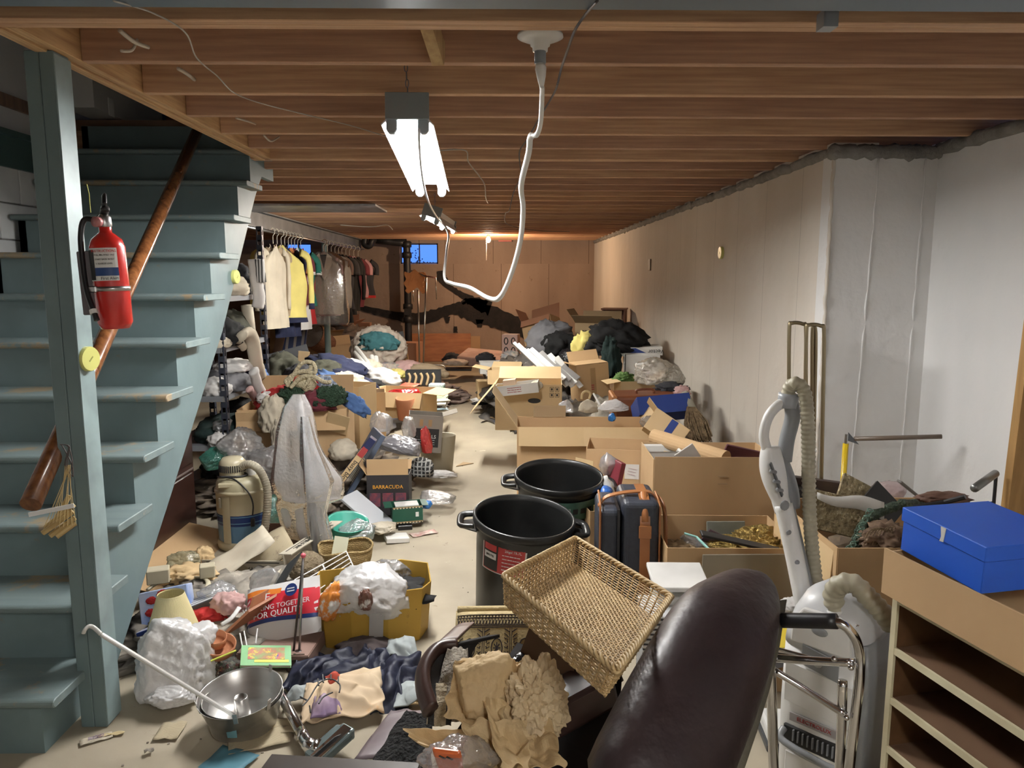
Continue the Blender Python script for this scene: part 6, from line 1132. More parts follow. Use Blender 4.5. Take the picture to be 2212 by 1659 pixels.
# yellow drum carton with white bag
yd = thing('yellow_carton', 'battered yellow board box with a grey tape strip', 'box', T(G(790,1408,0)+V(0,.20,0))); m_yc = mat('yellow_board', (.50,.31,.045), .6, n=2.5, col2=(.42,.25,.03), wear=[(5,.64,(.20,.10,.02)),(3.1,.68,(.55,.42,.16))]); prng = [(-.26,.10),(-.245,-.05),(-.19,-.17),(-.06,-.205),(.10,-.19),(.235,-.10),(.262,.02),(.235,.16),(.10,.215),(-.1,.2)]
h_ = .245; vs = [(x*.93,y*.93,0) for x, y in prng]+[(x,y,h_+.02*math.sin(i*1.9)) for i, (x, y) in enumerate(prng)]; n_ = len(prng)
MB().add(vs, [(i,(i+1)%n_,(i+1)%n_+n_,i+n_) for i in range(n_)]+[tuple(range(n_-1,-1,-1))]).build('board_wall', m_yc, yd, solid=.006, bev=.003)
MB().bar(V(.045,-.204,.03), V(.055,-.208,.245), .060, .004, up=(0,-1,0)).build('tape_strip', mat('tape_grey', (.46,.44,.42), .5), yd); heap('dark_things', 'black odds and ends in the yellow box behind the white bag', 'junk', yd.location+V(.02,.02,.17), (.21,.15,.06), f_black, 192, amp=.4, kind='stuff')
heap('white_bag', 'big white plastic bag bulging out of the yellow box', 'plastic bag', A(785,1285,3.12), (.20,.13,.15), pl_white, 193, amp=.12, freq=1.5, sub=5); o = heap('orange_print_bag', 'orange and white printed plastic at the left of the white bag', 'plastic bag', A(712,1305,3.06), (.045,.05,.10), mat('orange_print', (.72,.25,.04), .4, wear=[(12,.52,(.75,.73,.7))]), 194, tilt=(0,22)); heap('brown_print', 'brown and white printed patch on the white bag', 'plastic bag', A(790,1300,2.98), (.028,.02,.055), mat('brown_print', (.16,.07,.05), .4, wear=[(16,.54,(.7,.68,.66))]), 195)
heap('clear_wrap', 'clear stiff plastic wrap behind the white bag', 'plastic wrap', A(840,1240,3.4), (.12,.08,.07), pl_clear, 196, amp=.3)
# straw bag
sg = thing('straw_bag', 'woven straw tote bag lying open by the pole', 'bag', T(A(745,1205,3.85)) @ R(14,0,8)); ms = mat('straw_weave', (.42,.31,.14), .85, stripes=[(2,.012,.4,(.28,.19,.08))], bump=(120,1,.01))
vs = []; fs = []
for j, (q, z) in enumerate(((.8,-.11),(1.0,.0),(1.04,.07))):
    for k in range(36): a = 2*PI*k/36; vs.append((.135*q*math.cos(a)*(1+.06*math.sin(3*a+1)*(j/2)), .075*q*math.sin(a)*(1+.12*math.sin(2*a)*(j/2)), z+.012*math.sin(3*a)*(j == 2)))
for j in range(2):
    for k in range(36): fs.append((j*36+k, j*36+(k+1)%36, (j+1)*36+(k+1)%36, (j+1)*36+k))
fs.append(tuple(range(35,-1,-1))); MB().add(vs, fs).build('woven_side', ms, sg, smooth=True, solid=.006); MB().tube([vs[72+k] for k in range(36)], .006, 6, closed=True).build('bag_rim', ms, sg, smooth=True)
MB().box((0,0,0), (.075,.004,.10)).build('green_stripe', mat('leaflet_cream', (.60,.60,.45), .6), M=T(A(735,1180,3.82)) @ R(-20,10,5), label='cream leaflet with green stripe in the straw bag', cat='leaflet')
o = heap('snake_skin', 'grey brown woven mat roll between carton and pole', 'mat', A(662,1225,3.5), (.08,.1,.07), mat('mat_brown', (.16,.12,.07), .8, bump=(60,1,.02)), 197, amp=.15)
# plunger like stand with two rods
dm = thing('rod_stand', 'dark dome stand with two thin rods and a pink knob', 'stand', G(645,1425,.03)); O = dm.location.copy(); mdk = mat('dome_brown', (.05,.03,.028), .3); MB().lathe([(.055,-.03),(.052,0),(.035,.028),(.012,.04),(0,.042)], 28).build('dome_base', mdk, dm, smooth=True)
top = A(655,1200,3.0)-O; MB().tube([V(.005,0,.04), top], .005, 8).build('thin_rod', m_steelb, dm, smooth=True); MB().tube([V(-.02,0,.03), top+V(-.003,.0,-.03)], .005, 8).build('thin_rod', mat('rod_dark', (.1,.08,.08), .3, metal=.8), dm, smooth=True); MB().blob(top, (.011,.011,.011), 1, 0, 1, 3).build('pink_knob', mat('pink_knob', (.62,.12,.16), .4), dm, smooth=True); MB().box((.01,-.03,.035), (.05,.01,.012)).build('chrome_nut', m_chrome, dm, bev=.003)
# green flower book
fb = book('thin green picture book covered with bright flowers', T(A(575,1418,2.80)) @ R(12,10,18), (.19,.12,.012), mat('book_green', (.22,.48,.22), .4), name='picture_book'); MB().box((0,.01,.0068), (.14,.07,.0006)).build('flower_print', mat('flower_print', (.55,.12,.10), .5, n=34, col2=(.20,.35,.12), wear=[(42,.55,(.75,.62,.05)),(37,.6,(.15,.08,.3))]), fb); MB().box((.02,-.035,.0068), (.13,.016,.0008)).build('title_strip', mat('title_yellow', (.75,.7,.12), .5), fb)
zb = heap('bead_bag', 'zip bag of green and coloured beads beside the cake pan', 'bag', A(478,1446,2.82), (.10,.06,.03), film('bead_film', (.5,.55,.5), .2), 198, amp=.15, tilt=(20,-20)); random.seed(2)
m = MB()
for k in range(150): p = A(478,1446,2.82)+V(random.gauss(0,.045),random.gauss(0,.03),random.uniform(-.03,.03)); m.blob(p, (.007,.007,.007), 1, 0, 1, 1)
adopt(zb, m.build('beads', mat('bead_mix', (.05,.12,.06), .3, n=30, col2=(.25,.05,.08), wear=[(22,.6,(.6,.4,.05))]), smooth=True, kind='stuff')); adopt(zb, MB().tube([A(455,1428,2.7),A(510,1405,2.75)], .004, 6).build('zip_strip', mat('zip_yellow', (.6,.65,.1), .4)))
# cake pans
m_alu = mat('aluminium_pan', (.66,.65,.63), .33, metal=.9, n=4, col2=(.5,.49,.47), ns=(1,1,6), bump=(6,.1,.002))
pc = G(520,1585,0); 
p1 = thing('cake_pan', 'lower aluminium cake pan with a blue tape patch', 'pan', T(V(pc.x,2.50,0)))
MB().lathe([(0,.004),(.105,.004),(.112,.01),(.135,.115),(.139,.117),(.134,.113),(.108,.014),(0,.008)], 48).build('pan_body', m_alu, p1, smooth=True); MB().grid(lambda u, v: ((.1195+.018*v)*math.cos(g(-98+16*u)), (.1195+.018*v)*math.sin(g(-98+16*u)), .035+.07*v), 6, 2).build('blue_patch', mat('tape_blue', (.16,.33,.37), .5), p1)
p2 = thing('tube_pan', 'upper aluminium tube cake pan nested in the lower pan', 'pan', T(V(pc.x-.002,2.50,.030)) @ R(6,-2,0)); MB().lathe([(.03,.006),(.11,.004),(.142,.11),(.146,.112),(.141,.107),(.107,.012),(.03,.010)], 48).build('pan_body', m_alu, p2, smooth=True); MB().lathe([(.028,.004),(.023,.09),(.021,.091),(.025,.0)], 28).build('centre_tube', m_alu, p2, smooth=True)
for a in (-150,-78,-30,60): MB().bar((.137*math.cos(g(a)),.137*math.sin(g(a)),.085), (.147*math.cos(g(a)),.147*math.sin(g(a)),.130), .016, .003, up=(math.cos(g(a)),math.sin(g(a)),0)).build('pan_foot', m_alu, p2, bev=.001)
# white curtain rod
cr_ = thing('curtain_rod', 'white metal curtain rod resting in the cake pan and on the stair tread', 'curtain rod', A(505,1545,2.48)); O = cr_.location.copy(); m_rod = mat('rod_white', (.62,.62,.60), .3, metal=.2)
e1, e2 = A(507,1547,2.46), A(218,1370,2.36); MB().bar(e1-O, e2-O, .017, .011).build('rod', m_rod, cr_, bev=.003)
MB().tube([p-O for p in bez([e2, A(203,1356,2.37), A(192,1353,2.36), A(184,1360,2.35), A(180,1368,2.35)],5)], .007, 8, flat=.7).build('curved_end', m_rod, cr_, smooth=True)
# floor wand with nozzle head
wd_ = thing('vacuum_wand', 'chrome vacuum wand with a grey floor head lying on the floor', 'vacuum wand', G(640,1560,.03)); O = wd_.location.copy()
MB().tube([A(578,1448,2.78)-O, A(655,1590,2.36)-O], .0175, 18).build('chrome_tube', m_chrome, wd_, smooth=True); MB().tube([A(650,1580,2.39)-O, A(658,1598,2.345)-O], .021, 18).build('collar', m_chrome, wd_, smooth=True)
MB().tube([p-O for p in bez([A(656,1594,2.35),A(666,1608,2.32),A(680,1615,2.31),A(690,1612,2.30)],5)], [.021]*5+[.024]*11, 16).build('elbow', m_chrome, wd_, smooth=True)
a, b = A(672,1645,2.26), A(748,1578,2.36); m_nz = mat('nozzle_grey_green', (.10,.13,.13), .3); MB().bar(a-O, b-O, .085, .035).build('nozzle_body', m_nz, wd_, bev=.012, seg=3)
MB().bar(a-O+V(.012,-.012,.020), b-O+V(.008,-.008,.020), .040, .004).build('grille_plate', m_chrome, wd_, bev=.001); gpl = bpy.data.objects['grille_plate']
for k in range(22): p = (a-O).lerp(b-O, .06+.03*k)+V(.012,-.012,.0235); MB().bar(p+V(-.012,-.012,0), p+V(.012,.010,0), .004, .003).build('grille_rib', m_ink, gpl)
MB().bar(b-O+V(-.02,.012,.0), b-O+V(.028,-.026,.0), .022, .040).build('end_cap', mat('cap_chrome_teal', (.35,.45,.46), .2, metal=.7), wd_, bev=.008, seg=3)
# jacket and printed shirt
def garment_flat(name, label, cat, pts, Y, m, seed, amp=.03, th=.03, solid=.004, n=26, group=None, par=None, yb=None):
    """cloth filling a quad of four pixels (tl, tr, br, bl), laid with folds; Y gives distance for top and bottom edge"""
    tl, tr, br_, bl = [Vector(A(p[0],p[1],y)) for p, y in zip(pts, Y)]; nrm = (tr-tl).cross(bl-tl).normalized(); nrm = -nrm if nrm.z < 0 else nrm
    W_ = (tr-tl).length; Hh = (bl-tl).length
    def f(u, v):
        e = .07*noise.noise(V(u*5, v*5, seed)); uu, vv = u+e*(4*u*(1-u)+.6), v+.07*noise.noise(V(u*4+9, v*4, seed))*(.8)
        p = tl.lerp(tr, uu).lerp(bl.lerp(br_, uu), vv); 
        return p+nrm*(fold(u*W_*5, v*Hh*5, seed, amp)+th*math.sin(PI*min(1,max(0,u)))*math.sin(PI*min(1,max(0,v))))
    o = MB().grid(f, n, n).build(name, m, par, smooth=True, solid=solid); 
    if par is None: tag(o, label, cat, group)
    return o
f_sn = fab('satin_navy', (.007,.010,.030), rough=.6); f_gs = fab('lining_grey', (.36,.40,.40))
garment_flat('navy_jacket', 'navy blue nylon jacket sprawled on the floor', 'jacket', [(690,1420),(900,1400),(890,1500),(610,1500)], (3.0,3.05,2.75,2.72), f_sn, 3, .05, .07, n=34); garment_flat('navy_jacket', 'navy jacket sleeve reaching left to the wand', 'jacket', [(640,1425),(730,1420),(690,1480),(605,1490)], (2.85,2.95,2.75,2.70), f_sn, 4, .035, .05); garment_flat('navy_jacket', 'navy jacket front panel falling right of the printed shirt', 'jacket', [(820,1430),(910,1415),(880,1555),(800,1560)], (2.85,2.9,2.55,2.55), f_sn, 5, .04, .05)
garment_flat('grey_lining', 'pale grey jacket lining showing at the upper right', 'jacket lining', [(840,1385),(895,1382),(908,1430),(835,1420)], (3.02,3.02,2.88,2.92), f_gs, 6, .03, .05); garment_flat('grey_lining', 'pale grey lining flap at the lower right of the jacket', 'jacket lining', [(862,1480),(912,1472),(912,1505),(850,1530)], (2.7,2.72,2.6,2.55), f_gs, 7, .02, .02); garment_flat('grey_lining', 'pale grey cuff at the left of the jacket', 'jacket lining', [(625,1490),(665,1478),(655,1515),(615,1520)], (2.66,2.68,2.6,2.6), f_gs, 8, .02, .03)
heap('brown_sweater', 'dark grey-brown sweater behind the navy jacket', 'sweater', A(800,1405,3.0), (.13,.07,.05), fab('brown_grey', (.09,.07,.07)), 200, amp=.3)
m_tee = mat('printed_tee', (.66,.53,.36), .8, n=3, col2=(.55,.40,.26), wear=[(3.2,.60,(.62,.40,.22))]); garment_flat('printed_shirt', 'cream shirt with purple red and black print lying on the jacket', 'shirt', [(662,1478),(822,1440),(830,1540),(648,1568)], (2.66,2.74,2.52,2.42), m_tee, 9, .022, .05, n=34)
garment_flat('purple_print', 'purple printed patch with black lines on the cream shirt', 'print', [(680,1505),(735,1500),(738,1545),(670,1552)], (2.56,2.58,2.47,2.44), mat('purple_print', (.20,.13,.24), .8, n=9, col2=(.40,.30,.38)), 9, .012, .035, n=14); garment_flat('red_print', 'red printed patch on the cream shirt', 'print', [(702,1463),(742,1458),(738,1478),(712,1480)], (2.64,2.66,2.60,2.59), mat('red_print', (.52,.08,.05), .8), 9, .008, .03, n=10)
for k, pts in enumerate(([(655,1560),(668,1545),(690,1510),(715,1500),(735,1512),(734,1530)], [(690,1515),(688,1500)], [(700,1508),(698,1490)], [(716,1502),(716,1490)], [(732,1510),(732,1495)], [(665,1548),(650,1540)], [(670,1560),(672,1575)], [(690,1555),(700,1540),(720,1530)])):
    MB().tube(bez([A(x,y,2.55-(y-1500)*.0028)+V(0,0,.06) for x, y in pts],5), .0028, 5).build('black_line', m_ink, label='black drawn line of the shirt print', cat='print', group='black lines printed on the cream shirt')
garment_flat('patterned_trim', 'striped knitted trim peeping below the jacket', 'garment', [(880,1508),(925,1505),(925,1520),(875,1522)], (2.62,2.64,2.58,2.58), m_card2, 10, .01, .01, n=10)
_n = lambda p: [o for o in bpy.data.objects if o.name == p or o.name.startswith(p+'.')]
jk = thing('navy_jacket_pile', 'navy blue nylon jacket with pale grey lining sprawled on the floor', 'jacket', G(770,1480)); adopt(jk, *_n('navy_jacket'), *_n('grey_lining'))
ps_ = bpy.data.objects['printed_shirt']; adopt(ps_, *_n('purple_print'), *_n('red_print'), *_n('black_line'))
adopt(bpy.data.objects['white_bag'], *_n('orange_print_bag'), *_n('brown_print'))
adopt(bpy.data.objects['binder'], bpy.data.objects['binder.001']); adopt(bpy.data.objects['album'], bpy.data.objects['album.001'])
for a_, b_ in (('binder.001','inner_cover'),('album.001','album_cover'),('orange_print_bag','orange_print'),('navy_jacket','jacket_body'),('navy_jacket.001','sleeve'),('navy_jacket.002','jacket_front')): bpy.data.objects[a_].name = b_
# floor papers
m_bluep = mat('paper_teal_blue', (.09,.24,.30), .6, n=5, col2=(.07,.19,.25), wear=[(16,.68,(.03,.05,.07))])
for k, (px, py, yw, w_s, h_s, m, lb, nm) in enumerate([(208,1598,32,.10,.035,m_paper,'small printed ticket on the floor by the bottom step','ticket'),(240,1588,14,.085,.018,mat('yellow_slip', (.55,.45,.25), .7),'yellow paper slip touching the ticket','paper_slip'),(368,1580,4,.085,.105,m_news,'yellowed newspaper page lying on the floor','newspaper_page'),(495,1645,-20,.15,.12,m_bluep,'teal blue sheet lying on the floor at the bottom edge','blue_sheet'),(560,1600,20,.20,.10,m_news,'yellowed newspaper under the cake pan','newspaper_page'),(600,1570,10,.13,.10,m_news,'newspaper piece between pan and wand','newspaper_page'),(322,1622,30,.03,.022,m_cardg,'dark torn scrap beside the newspaper page','scrap')]):
    sheet(lb, T(G(px,py,.003+.0015*k)) @ R(0,0,yw), w_s, h_s, m, nm, 'paper')
bars(bpy.data.objects['ticket'], 3, .05, .007, mat('purple_ink', (.15,.08,.25), .6), T(0,0,.011))
random.seed(21); mm_ = MB()
for k in range(140):
    px, py = random.uniform(230,1060), random.uniform(950,1655); p = G(px,py,.002)
    if p.x < -1.5: continue
    s = random.uniform(.003,.010); mm_.box((p.x,p.y,.002), (s,s*random.uniform(.3,1),.003), R_=R(0,0,random.uniform(0,180)).to_3x3())
mm_.build('floor_crumbs', mat('crumbs', (.45,.40,.33), .8, n=9, col2=(.08,.06,.05)), label='tiny crumbs and chips scattered over the concrete floor', cat='debris', kind='stuff')
# hanging wind chime behind the post
wc = thing('wind_chime', 'bundle of bamboo wind chime tubes hanging from the handrail', 'wind chime', A(128,962,2.42)); O = wc.location.copy(); m_bam = mat('bamboo', (.50,.37,.16), .5, n=9, col2=(.38,.26,.10)); random.seed(6)
hub = A(146,985,2.42)-O
for k, (a, b) in enumerate((((158,1105),(92,1152)),((162,1118),(108,1158)),((160,1090),(98,1140)),((163,1130),(122,1160)),((150,1070),(112,1138)))): MB().tube([A(*a,2.42+.01*k)-O, A(*b,2.38+.01*k)-O], .0085, 10).build('bamboo_tube', m_bam, wc)
MB().bar(A(62,1112,2.36)-O, A(160,1092,2.40)-O, .006, .014).build('white_strip', m_tubew, wc)
for k in range(9): MB().tube([hub+V(random.uniform(-.01,.01),0,-.03), A(92+9*k,1148-2*k,2.39)-O], .0012, 4).build('cord', mat('string_tan', (.5,.38,.18), .7), wc)
for k in range(6): MB().tube(bez([A(130,960,2.42)-O, hub+V(random.uniform(-.015,.015),0,.03), hub+V(random.uniform(-.02,.02),0,-.03), hub+V(random.uniform(-.02,.02),0,-.07)],4), .002, 4).build('tangle', m_dwire, wc)
# ================================================================== foreground centre and right
m_leather = mat('brown_black_leather', (.021,.0125,.014), .46, n=2.5, col2=(.036,.021,.022), bump=(5,.6,.03), wear=[(5,.66,(.075,.055,.055))])
def loft(rings, cap=True, M=None):
    n = len(rings[0]); vs = [p for r_ in rings for p in r_]; fs = []
    for j in range(len(rings)-1):
        for k in range(n): fs.append((j*n+k, j*n+(k+1) % n, (j+1)*n+(k+1) % n, (j+1)*n+k))
    if cap: fs += [tuple(range(n-1,-1,-1)), tuple(range((len(rings)-1)*n, len(rings)*n))]
    return MB().add(vs, fs, M)
# recliner back lying at an angle: long leather roll
re = thing('recliner', 'overturned dark brown leather recliner, its back sticking up', 'recliner', A(1400,1655,1.62)); O = re.location.copy()
def roll_section(pl, pr, Y, thick=.11, n=28, k=0):
    a, b = A(*pl,Y), A(*pr,Y); c = (a+b)/2; hw = (b-a)/2; up = (RM @ V(0,.25,1)).normalized()
    return [c-O+hw*math.copysign(abs(math.cos(t))**.8, math.cos(t))*1+up*math.copysign(abs(math.sin(t))**.8, math.sin(t))*thick*(1+.05*math.sin(3*t+k)) for t in [2*PI*i/n for i in range(n)]]
secs = [((1592,1226),(1640,1230),2.03,.035),((1568,1232),(1664,1252),2.01,.075),((1530,1250),(1678,1285),1.97,.095),((1490,1268),(1679,1330),1.90,.115),((1455,1310),(1672,1385),1.83,.12),((1425,1355),(1660,1440),1.76,.12),((1395,1405),(1640,1500),1.70,.12),((1365,1455),(1618,1565),1.64,.12),((1335,1510),(1590,1635),1.58,.12),((1290,1600),(1560,1720),1.50,.12),((1235,1700),(1520,1820),1.43,.12)]
loft([roll_section(a, b, Y, th, k=i) for i, (a, b, Y, th) in enumerate(secs)]).build('leather_back', m_leather, re, smooth=True, sub=1)
m_olive = mat('upholstery_olive', (.13,.12,.09), .9, bump=(90,.6,.004)); m_dkf = mat('recliner_black_cloth', (.012,.010,.010), .9)
st_ = []
for (x, y, Y) in ((1676,1300,1.99),(1660,1400,1.86),(1638,1490,1.76),(1610,1580,1.66),(1575,1680,1.56)): st_.append((A(x-22,y+4,Y-.06)-O, A(x+16,y,Y-.03)-O))
MB().add([p for s in st_ for p in s], [(2*i,2*i+1,2*i+3,2*i+2) for i in range(len(st_)-1)]).build('cloth_edge', m_olive, re, smooth=True, solid=.03)
# lower parts of the recliner
cf = bez([A(985,1395,2.1),A(945,1402,2.08),A(917,1440,2.02),(A(915,1485,1.96)),A(930,1535,1.9)],6)
MB().tube([p-O for p in cf], .020, 10, flat=1.6).build('bent_arm_rim', mat('recliner_brown', (.045,.022,.018), .35), re, smooth=True)
MB().grid(lambda u, v: (cf[int(round(v*24))]-O)+V(.13*u, .10*u, -.02*u), 4, 24).build('arm_inner', m_dkf, re, smooth=True, solid=.01)
MB().grid(lambda u, v: (cf[int(round(v*24))]-O)+V(.05*u, .16*u, .015-.02*u), 4, 24).build('arm_outer', mat('recliner_brown2', (.075,.04,.03), .45), re, smooth=True, solid=.006)
MB().bar(A(1145,1560,1.9)-O, A(1310,1470,2.0)-O, .12, .10).build('footrest', mat('recliner_brown', (.045,.022,.018), .35), re, bev=.012, seg=2); MB().add([p-O for p in (A(1140,1520,2.02),A(1345,1430,2.1),A(1330,1700,1.75),A(1130,1720,1.7))], [(0,1,2,3)]).build('dark_lining', m_dkf, re, solid=.02)
MB().bar(A(1130,1400,2.12)-O, A(1230,1480,2.02)-O, .02, .19).build('board_panel', mat('recliner_board', (.10,.055,.03), .6), re); MB().bar(A(1190,1555,1.95)-O, A(1330,1440,2.05)-O, .03, .09).build('side_rail', mat('recliner_brown2', (.075,.04,.03), .45), re)
MB().bar(A(985,1620,1.9)-O, A(1135,1400,2.16)-O, .05, .03).build('base_rail', m_dkf, re)
# brown board edge and rug at the bottom
MB().bar(A(572,1652,2.08), A(900,1672,2.0), .09, .012).build('dark_board', mat('board_umber', (.035,.025,.02), .4), label='dark brown board edge along the bottom of the picture', cat='board', bev=.002)
rg = garment_flat('black_rug', 'black shaggy rug piece lying on the floor', 'rug', [(880,1535),(935,1555),(930,1700),(770,1690)], (2.40,2.3,2.05,2.12), mat('black_shag', (.012,.012,.014), 1, n=60, col2=(.03,.03,.03), bump=(70,2,.03)), 11, .012, .02, n=20); garment_flat('plum_mat', 'flat plum grey mat edge beside the black rug', 'mat', [(845,1535),(925,1535),(860,1640),(765,1640)], (2.5,2.5,2.22,2.22), mat('plum_vinyl', (.13,.10,.11), .45), 12, .004, .01, n=12)
# towels, patterned cushion, crumpled paper
garment_flat('towel', 'grey-beige terry towel behind the crumpled paper', 'towel', [(965,1402),(1010,1400),(1010,1560),(925,1560)], (2.06,2.08,1.92,1.92), mat('terry_grey', (.42,.38,.32), .95, n=40, col2=(.30,.27,.23), bump=(110,1.5,.01)), 13, .02, .04, n=26); garment_flat('towel', 'beige fringed towel with black stripes hanging lower left', 'towel', [(935,1480),(985,1475),(975,1570),(920,1565)], (1.98,1.98,1.9,1.9), mat('terry_stripe', (.45,.38,.27), .95, stripes=[(0,.05,.35,(.03,.03,.03))], bump=(110,1.5,.01)), 14, .012, .02, n=16)
m_orn = mat('tapestry_cream', (.56,.45,.24), .9, bump=(120,.8,.004)); m_orn2 = mat('tapestry_black', (.03,.022,.03), .9)
cu = thing('tapestry_cushion', 'cream cushion with black ornamental tapestry pattern', 'cushion', T(A(1078,1392,2.32)) @ R(-38,-4,-8) ); W2, H2 = .30, .22
def cz(x, z): return -.045*max(0,(1-(2*x/W2)**4))**.5*max(0,(1-(2*z/H2)**4))**.5
MB().grid(lambda u, v: ((u-.5)*W2, cz((u-.5)*W2,(v-.5)*H2), (v-.5)*H2), 24, 20).build('cushion_front', m_orn, cu, smooth=True); MB().grid(lambda u, v: ((u-.5)*W2, -cz((u-.5)*W2,(v-.5)*H2), (v-.5)*H2), 16, 12).build('cushion_back', m_orn, cu, smooth=True)
orn = MB()
def oseg(x0, z0, x1, z1, w_=.0022):
    k = max(1, int(math.hypot(x1-x0, z1-z0)/.02)); 
    for i in range(k):
        a = V(x0+(x1-x0)*i/k, 0, z0+(z1-z0)*i/k); b = V(x0+(x1-x0)*(i+1)/k, 0, z0+(z1-z0)*(i+1)/k); a.y = cz(a.x,a.z)-.001; b.y = cz(b.x,b.z)-.001; orn.bar(a, b, w_, w_)
for z in (.088,.078,.052,.046): oseg(-.14, z, .14, z)
for k in range(26): x = -.138+.0107*k; oseg(x,.054,x+.008,.070,.002); oseg(x+.008,.054,x,.076,.002); oseg(x,.083,x+.004,.083,.003)
for cx in (-.09,0,.09):
    for k in range(12): a, b = 2*PI*k/12, 2*PI*(k+1)/12; oseg(cx+.018*math.cos(a), -.02+.03*math.sin(a), cx+.018*math.cos(b), -.02+.03*math.sin(b), .003)
    for k in range(8): a = 2*PI*k/8; oseg(cx, -.02, cx+.012*math.cos(a), -.02+.018*math.sin(a), .003)
    for s in (-1,1):
        for k in range(6): oseg(cx+s*(.026+.003*k), -.055+.017*k, cx+s*(.040-.002*k), -.048+.017*k, .0028); oseg(cx+s*.024, .04-.014*k, cx+s*(.036-.003*(k%2)), .034-.014*k, .002)
for x in (-.045,.045): 
    for dx in (-.003,.003): oseg(x+dx, .044, x+dx, -.09, .0016)
orn.build('black_ornament', m_orn2, cu, kind='stuff'); MB().tube([((u)*W2, 0, H2*.5+.004) for u in (-.48,-.2,.2,.48)], .012, 8).build('rolled_edge', m_orn, cu, smooth=True)
heap('black_film_bag', 'black glossy plastic bag behind the crumpled paper', 'plastic bag', A(1140,1440,2.12), (.09,.08,.06), pl_black, 210, amp=.2)
m_kraft = mat('kraft_tissue', (.64,.48,.27), .7, n=3, col2=(.54,.38,.19), bump=(30,.8,.006))
pp_ = thing('packing_paper', 'large crumple of tan tissue packing paper in the recliner seat', 'packing paper', A(1080,1530,1.80))
Oc = pp_.location.copy()
MB().facet((0,0,0), (.105,.09,.14), 3, 60, .62, sub=5, amp=.12).build('paper_wad', mat('kraft_pale', (.70,.56,.36), .7, n=4, col2=(.60,.46,.28)), pp_, smooth=False, loc=A(1160,1525,1.80)-Oc)
MB().facet((0,0,0), (.10,.06,.12), 8, 26, .60, sub=5, amp=.05).build('paper_billow', m_kraft, pp_, smooth=True, loc=A(1045,1490,1.83)-Oc)
def pfold(name, pts, Ys, seed, amp=.014, n=30, m=m_kraft):
    tl, tr, br_, bl = [A(p[0],p[1],y)-Oc for p, y in zip(pts, Ys)]; nr = (tr-tl).cross(bl-tl).normalized()
    def f(u, v):
        p = tl.lerp(tr,u).lerp(bl.lerp(br_,u),v); d1 = noise.voronoi(V(u*2.2+seed,v*2.2,seed))[0]
        return p+nr*(((d1[1]-d1[0])*.5-.2)*amp*4+math.sin(PI*u)*.06*math.sin(PI*v)+noise.noise(V(u*6,v*6,seed))*amp)+(tr-tl)*.10*noise.noise(V(v*5,seed,2))+(bl-tl)*.10*noise.noise(V(u*5,seed,5))
    MB().grid(f, n, n).build(name, m, pp_, smooth=False, solid=.0012)
pfold('paper_fold', [(985,1425),(1085,1430),(1100,1590),(960,1545)], (1.86,1.84,1.74,1.82), 1); pfold('paper_fold', [(1060,1430),(1130,1480),(1130,1560),(1030,1520)], (1.84,1.84,1.78,1.80), 2); pfold('paper_fold', [(1040,1500),(1190,1560),(1220,1660),(1080,1660)], (1.80,1.75,1.62,1.64), 4); pfold('paper_fold', [(870,1575),(1010,1578),(1060,1655),(900,1605)], (1.80,1.78,1.66,1.76), 5, .006); pfold('paper_fold', [(1090,1445),(1130,1425),(1200,1490),(1120,1500)], (1.86,1.88,1.86,1.82), 6, m=mat('kraft_pale', (.62,.49,.32), .7)); pfold('paper_fold', [(1000,1560),(1140,1560),(1150,1700),(1010,1700)], (1.76,1.74,1.58,1.60), 8)
heap('clear_sack', 'clear plastic bag with things at the bottom edge', 'plastic bag', A(985,1640,1.68), (.10,.07,.06), pl_clear, 212, amp=.25)
og = thing('orange_tool', 'orange slotted plastic piece in the clear bag', 'plastic piece', T(A(970,1640,1.66)) @ R(30,0,-12)); MB().box((0,0,0), (.07,.012,.09)).build('orange_plate', mat('orange_plastic', (.68,.15,.04), .35), og, bev=.006, seg=2)
for k in range(2): MB().box((-.012+.018*k,-.0065,.02), (.018,.002,.006), R_=R(0,40,0).to_3x3()).build('slot', m_ink, og)
# wicker tray basket
bq = quad((1088,1243),(1243,1162),(1450,1288),(1332,1448),1.93)
o0, e1_, e3_ = bq[0], bq[1]-bq[0], bq[3]-bq[0]; Wb, Lb = e1_.length, e3_.length; Mb = frame(o0, e3_, e1_); nrm_b = Mb.to_3x3() @ V(0,0,1)
if nrm_b.z < 0: Mb = Mb @ Matrix.Scale(1,4)
bk = thing('wicker_tray', 'rectangular woven wicker tray basket tilted on the recliner', 'basket', Mb); up_ = -1 if nrm_b.z > 0 else 1   # local z pointing out of the opening
m_wick = mat('wicker_golden', (.58,.41,.20), .5, n=20, col2=(.44,.29,.13), bump=(60,.5,.003)); m_wick2 = mat('wicker_pale_rim', (.62,.46,.24), .5, n=20, col2=(.44,.30,.14))
L1, L2, Dp = Lb, Wb, .078
ew = e1_.normalized(); yv = (Mb.to_3x3().inverted() @ e1_)
def Bp(x, y, z):                       # x along the long side, y along the short side, z depth below the rim (tapers inwards)
    q = z/Dp*.025; x_ = q+(L1-2*q)*(x/L1); y_ = q+(L2-2*q)*(y/L2); return V(x_+yv.x*(y_/L2), y_*(yv.y/L2), up_*z)
floor_ = MB(); nx, ny = 30, 44
for j in range(ny):
    y = L2*(j+.5)/ny; floor_.tube([Bp(L1*i/nx, y, Dp)+V(0,0,up_*-.0024*(1 if (i+j) % 2 else -1)) for i in range(nx+1)], .0028, 4, cap=False)
for i in range(0, nx+1): x = L1*i/nx; floor_.tube([Bp(x, 0, Dp), Bp(x, L2, Dp)], .0022, 4, cap=False)
floor_.build('woven_base', m_wick, bk, smooth=True, kind='stuff')
wall = MB(); per = []
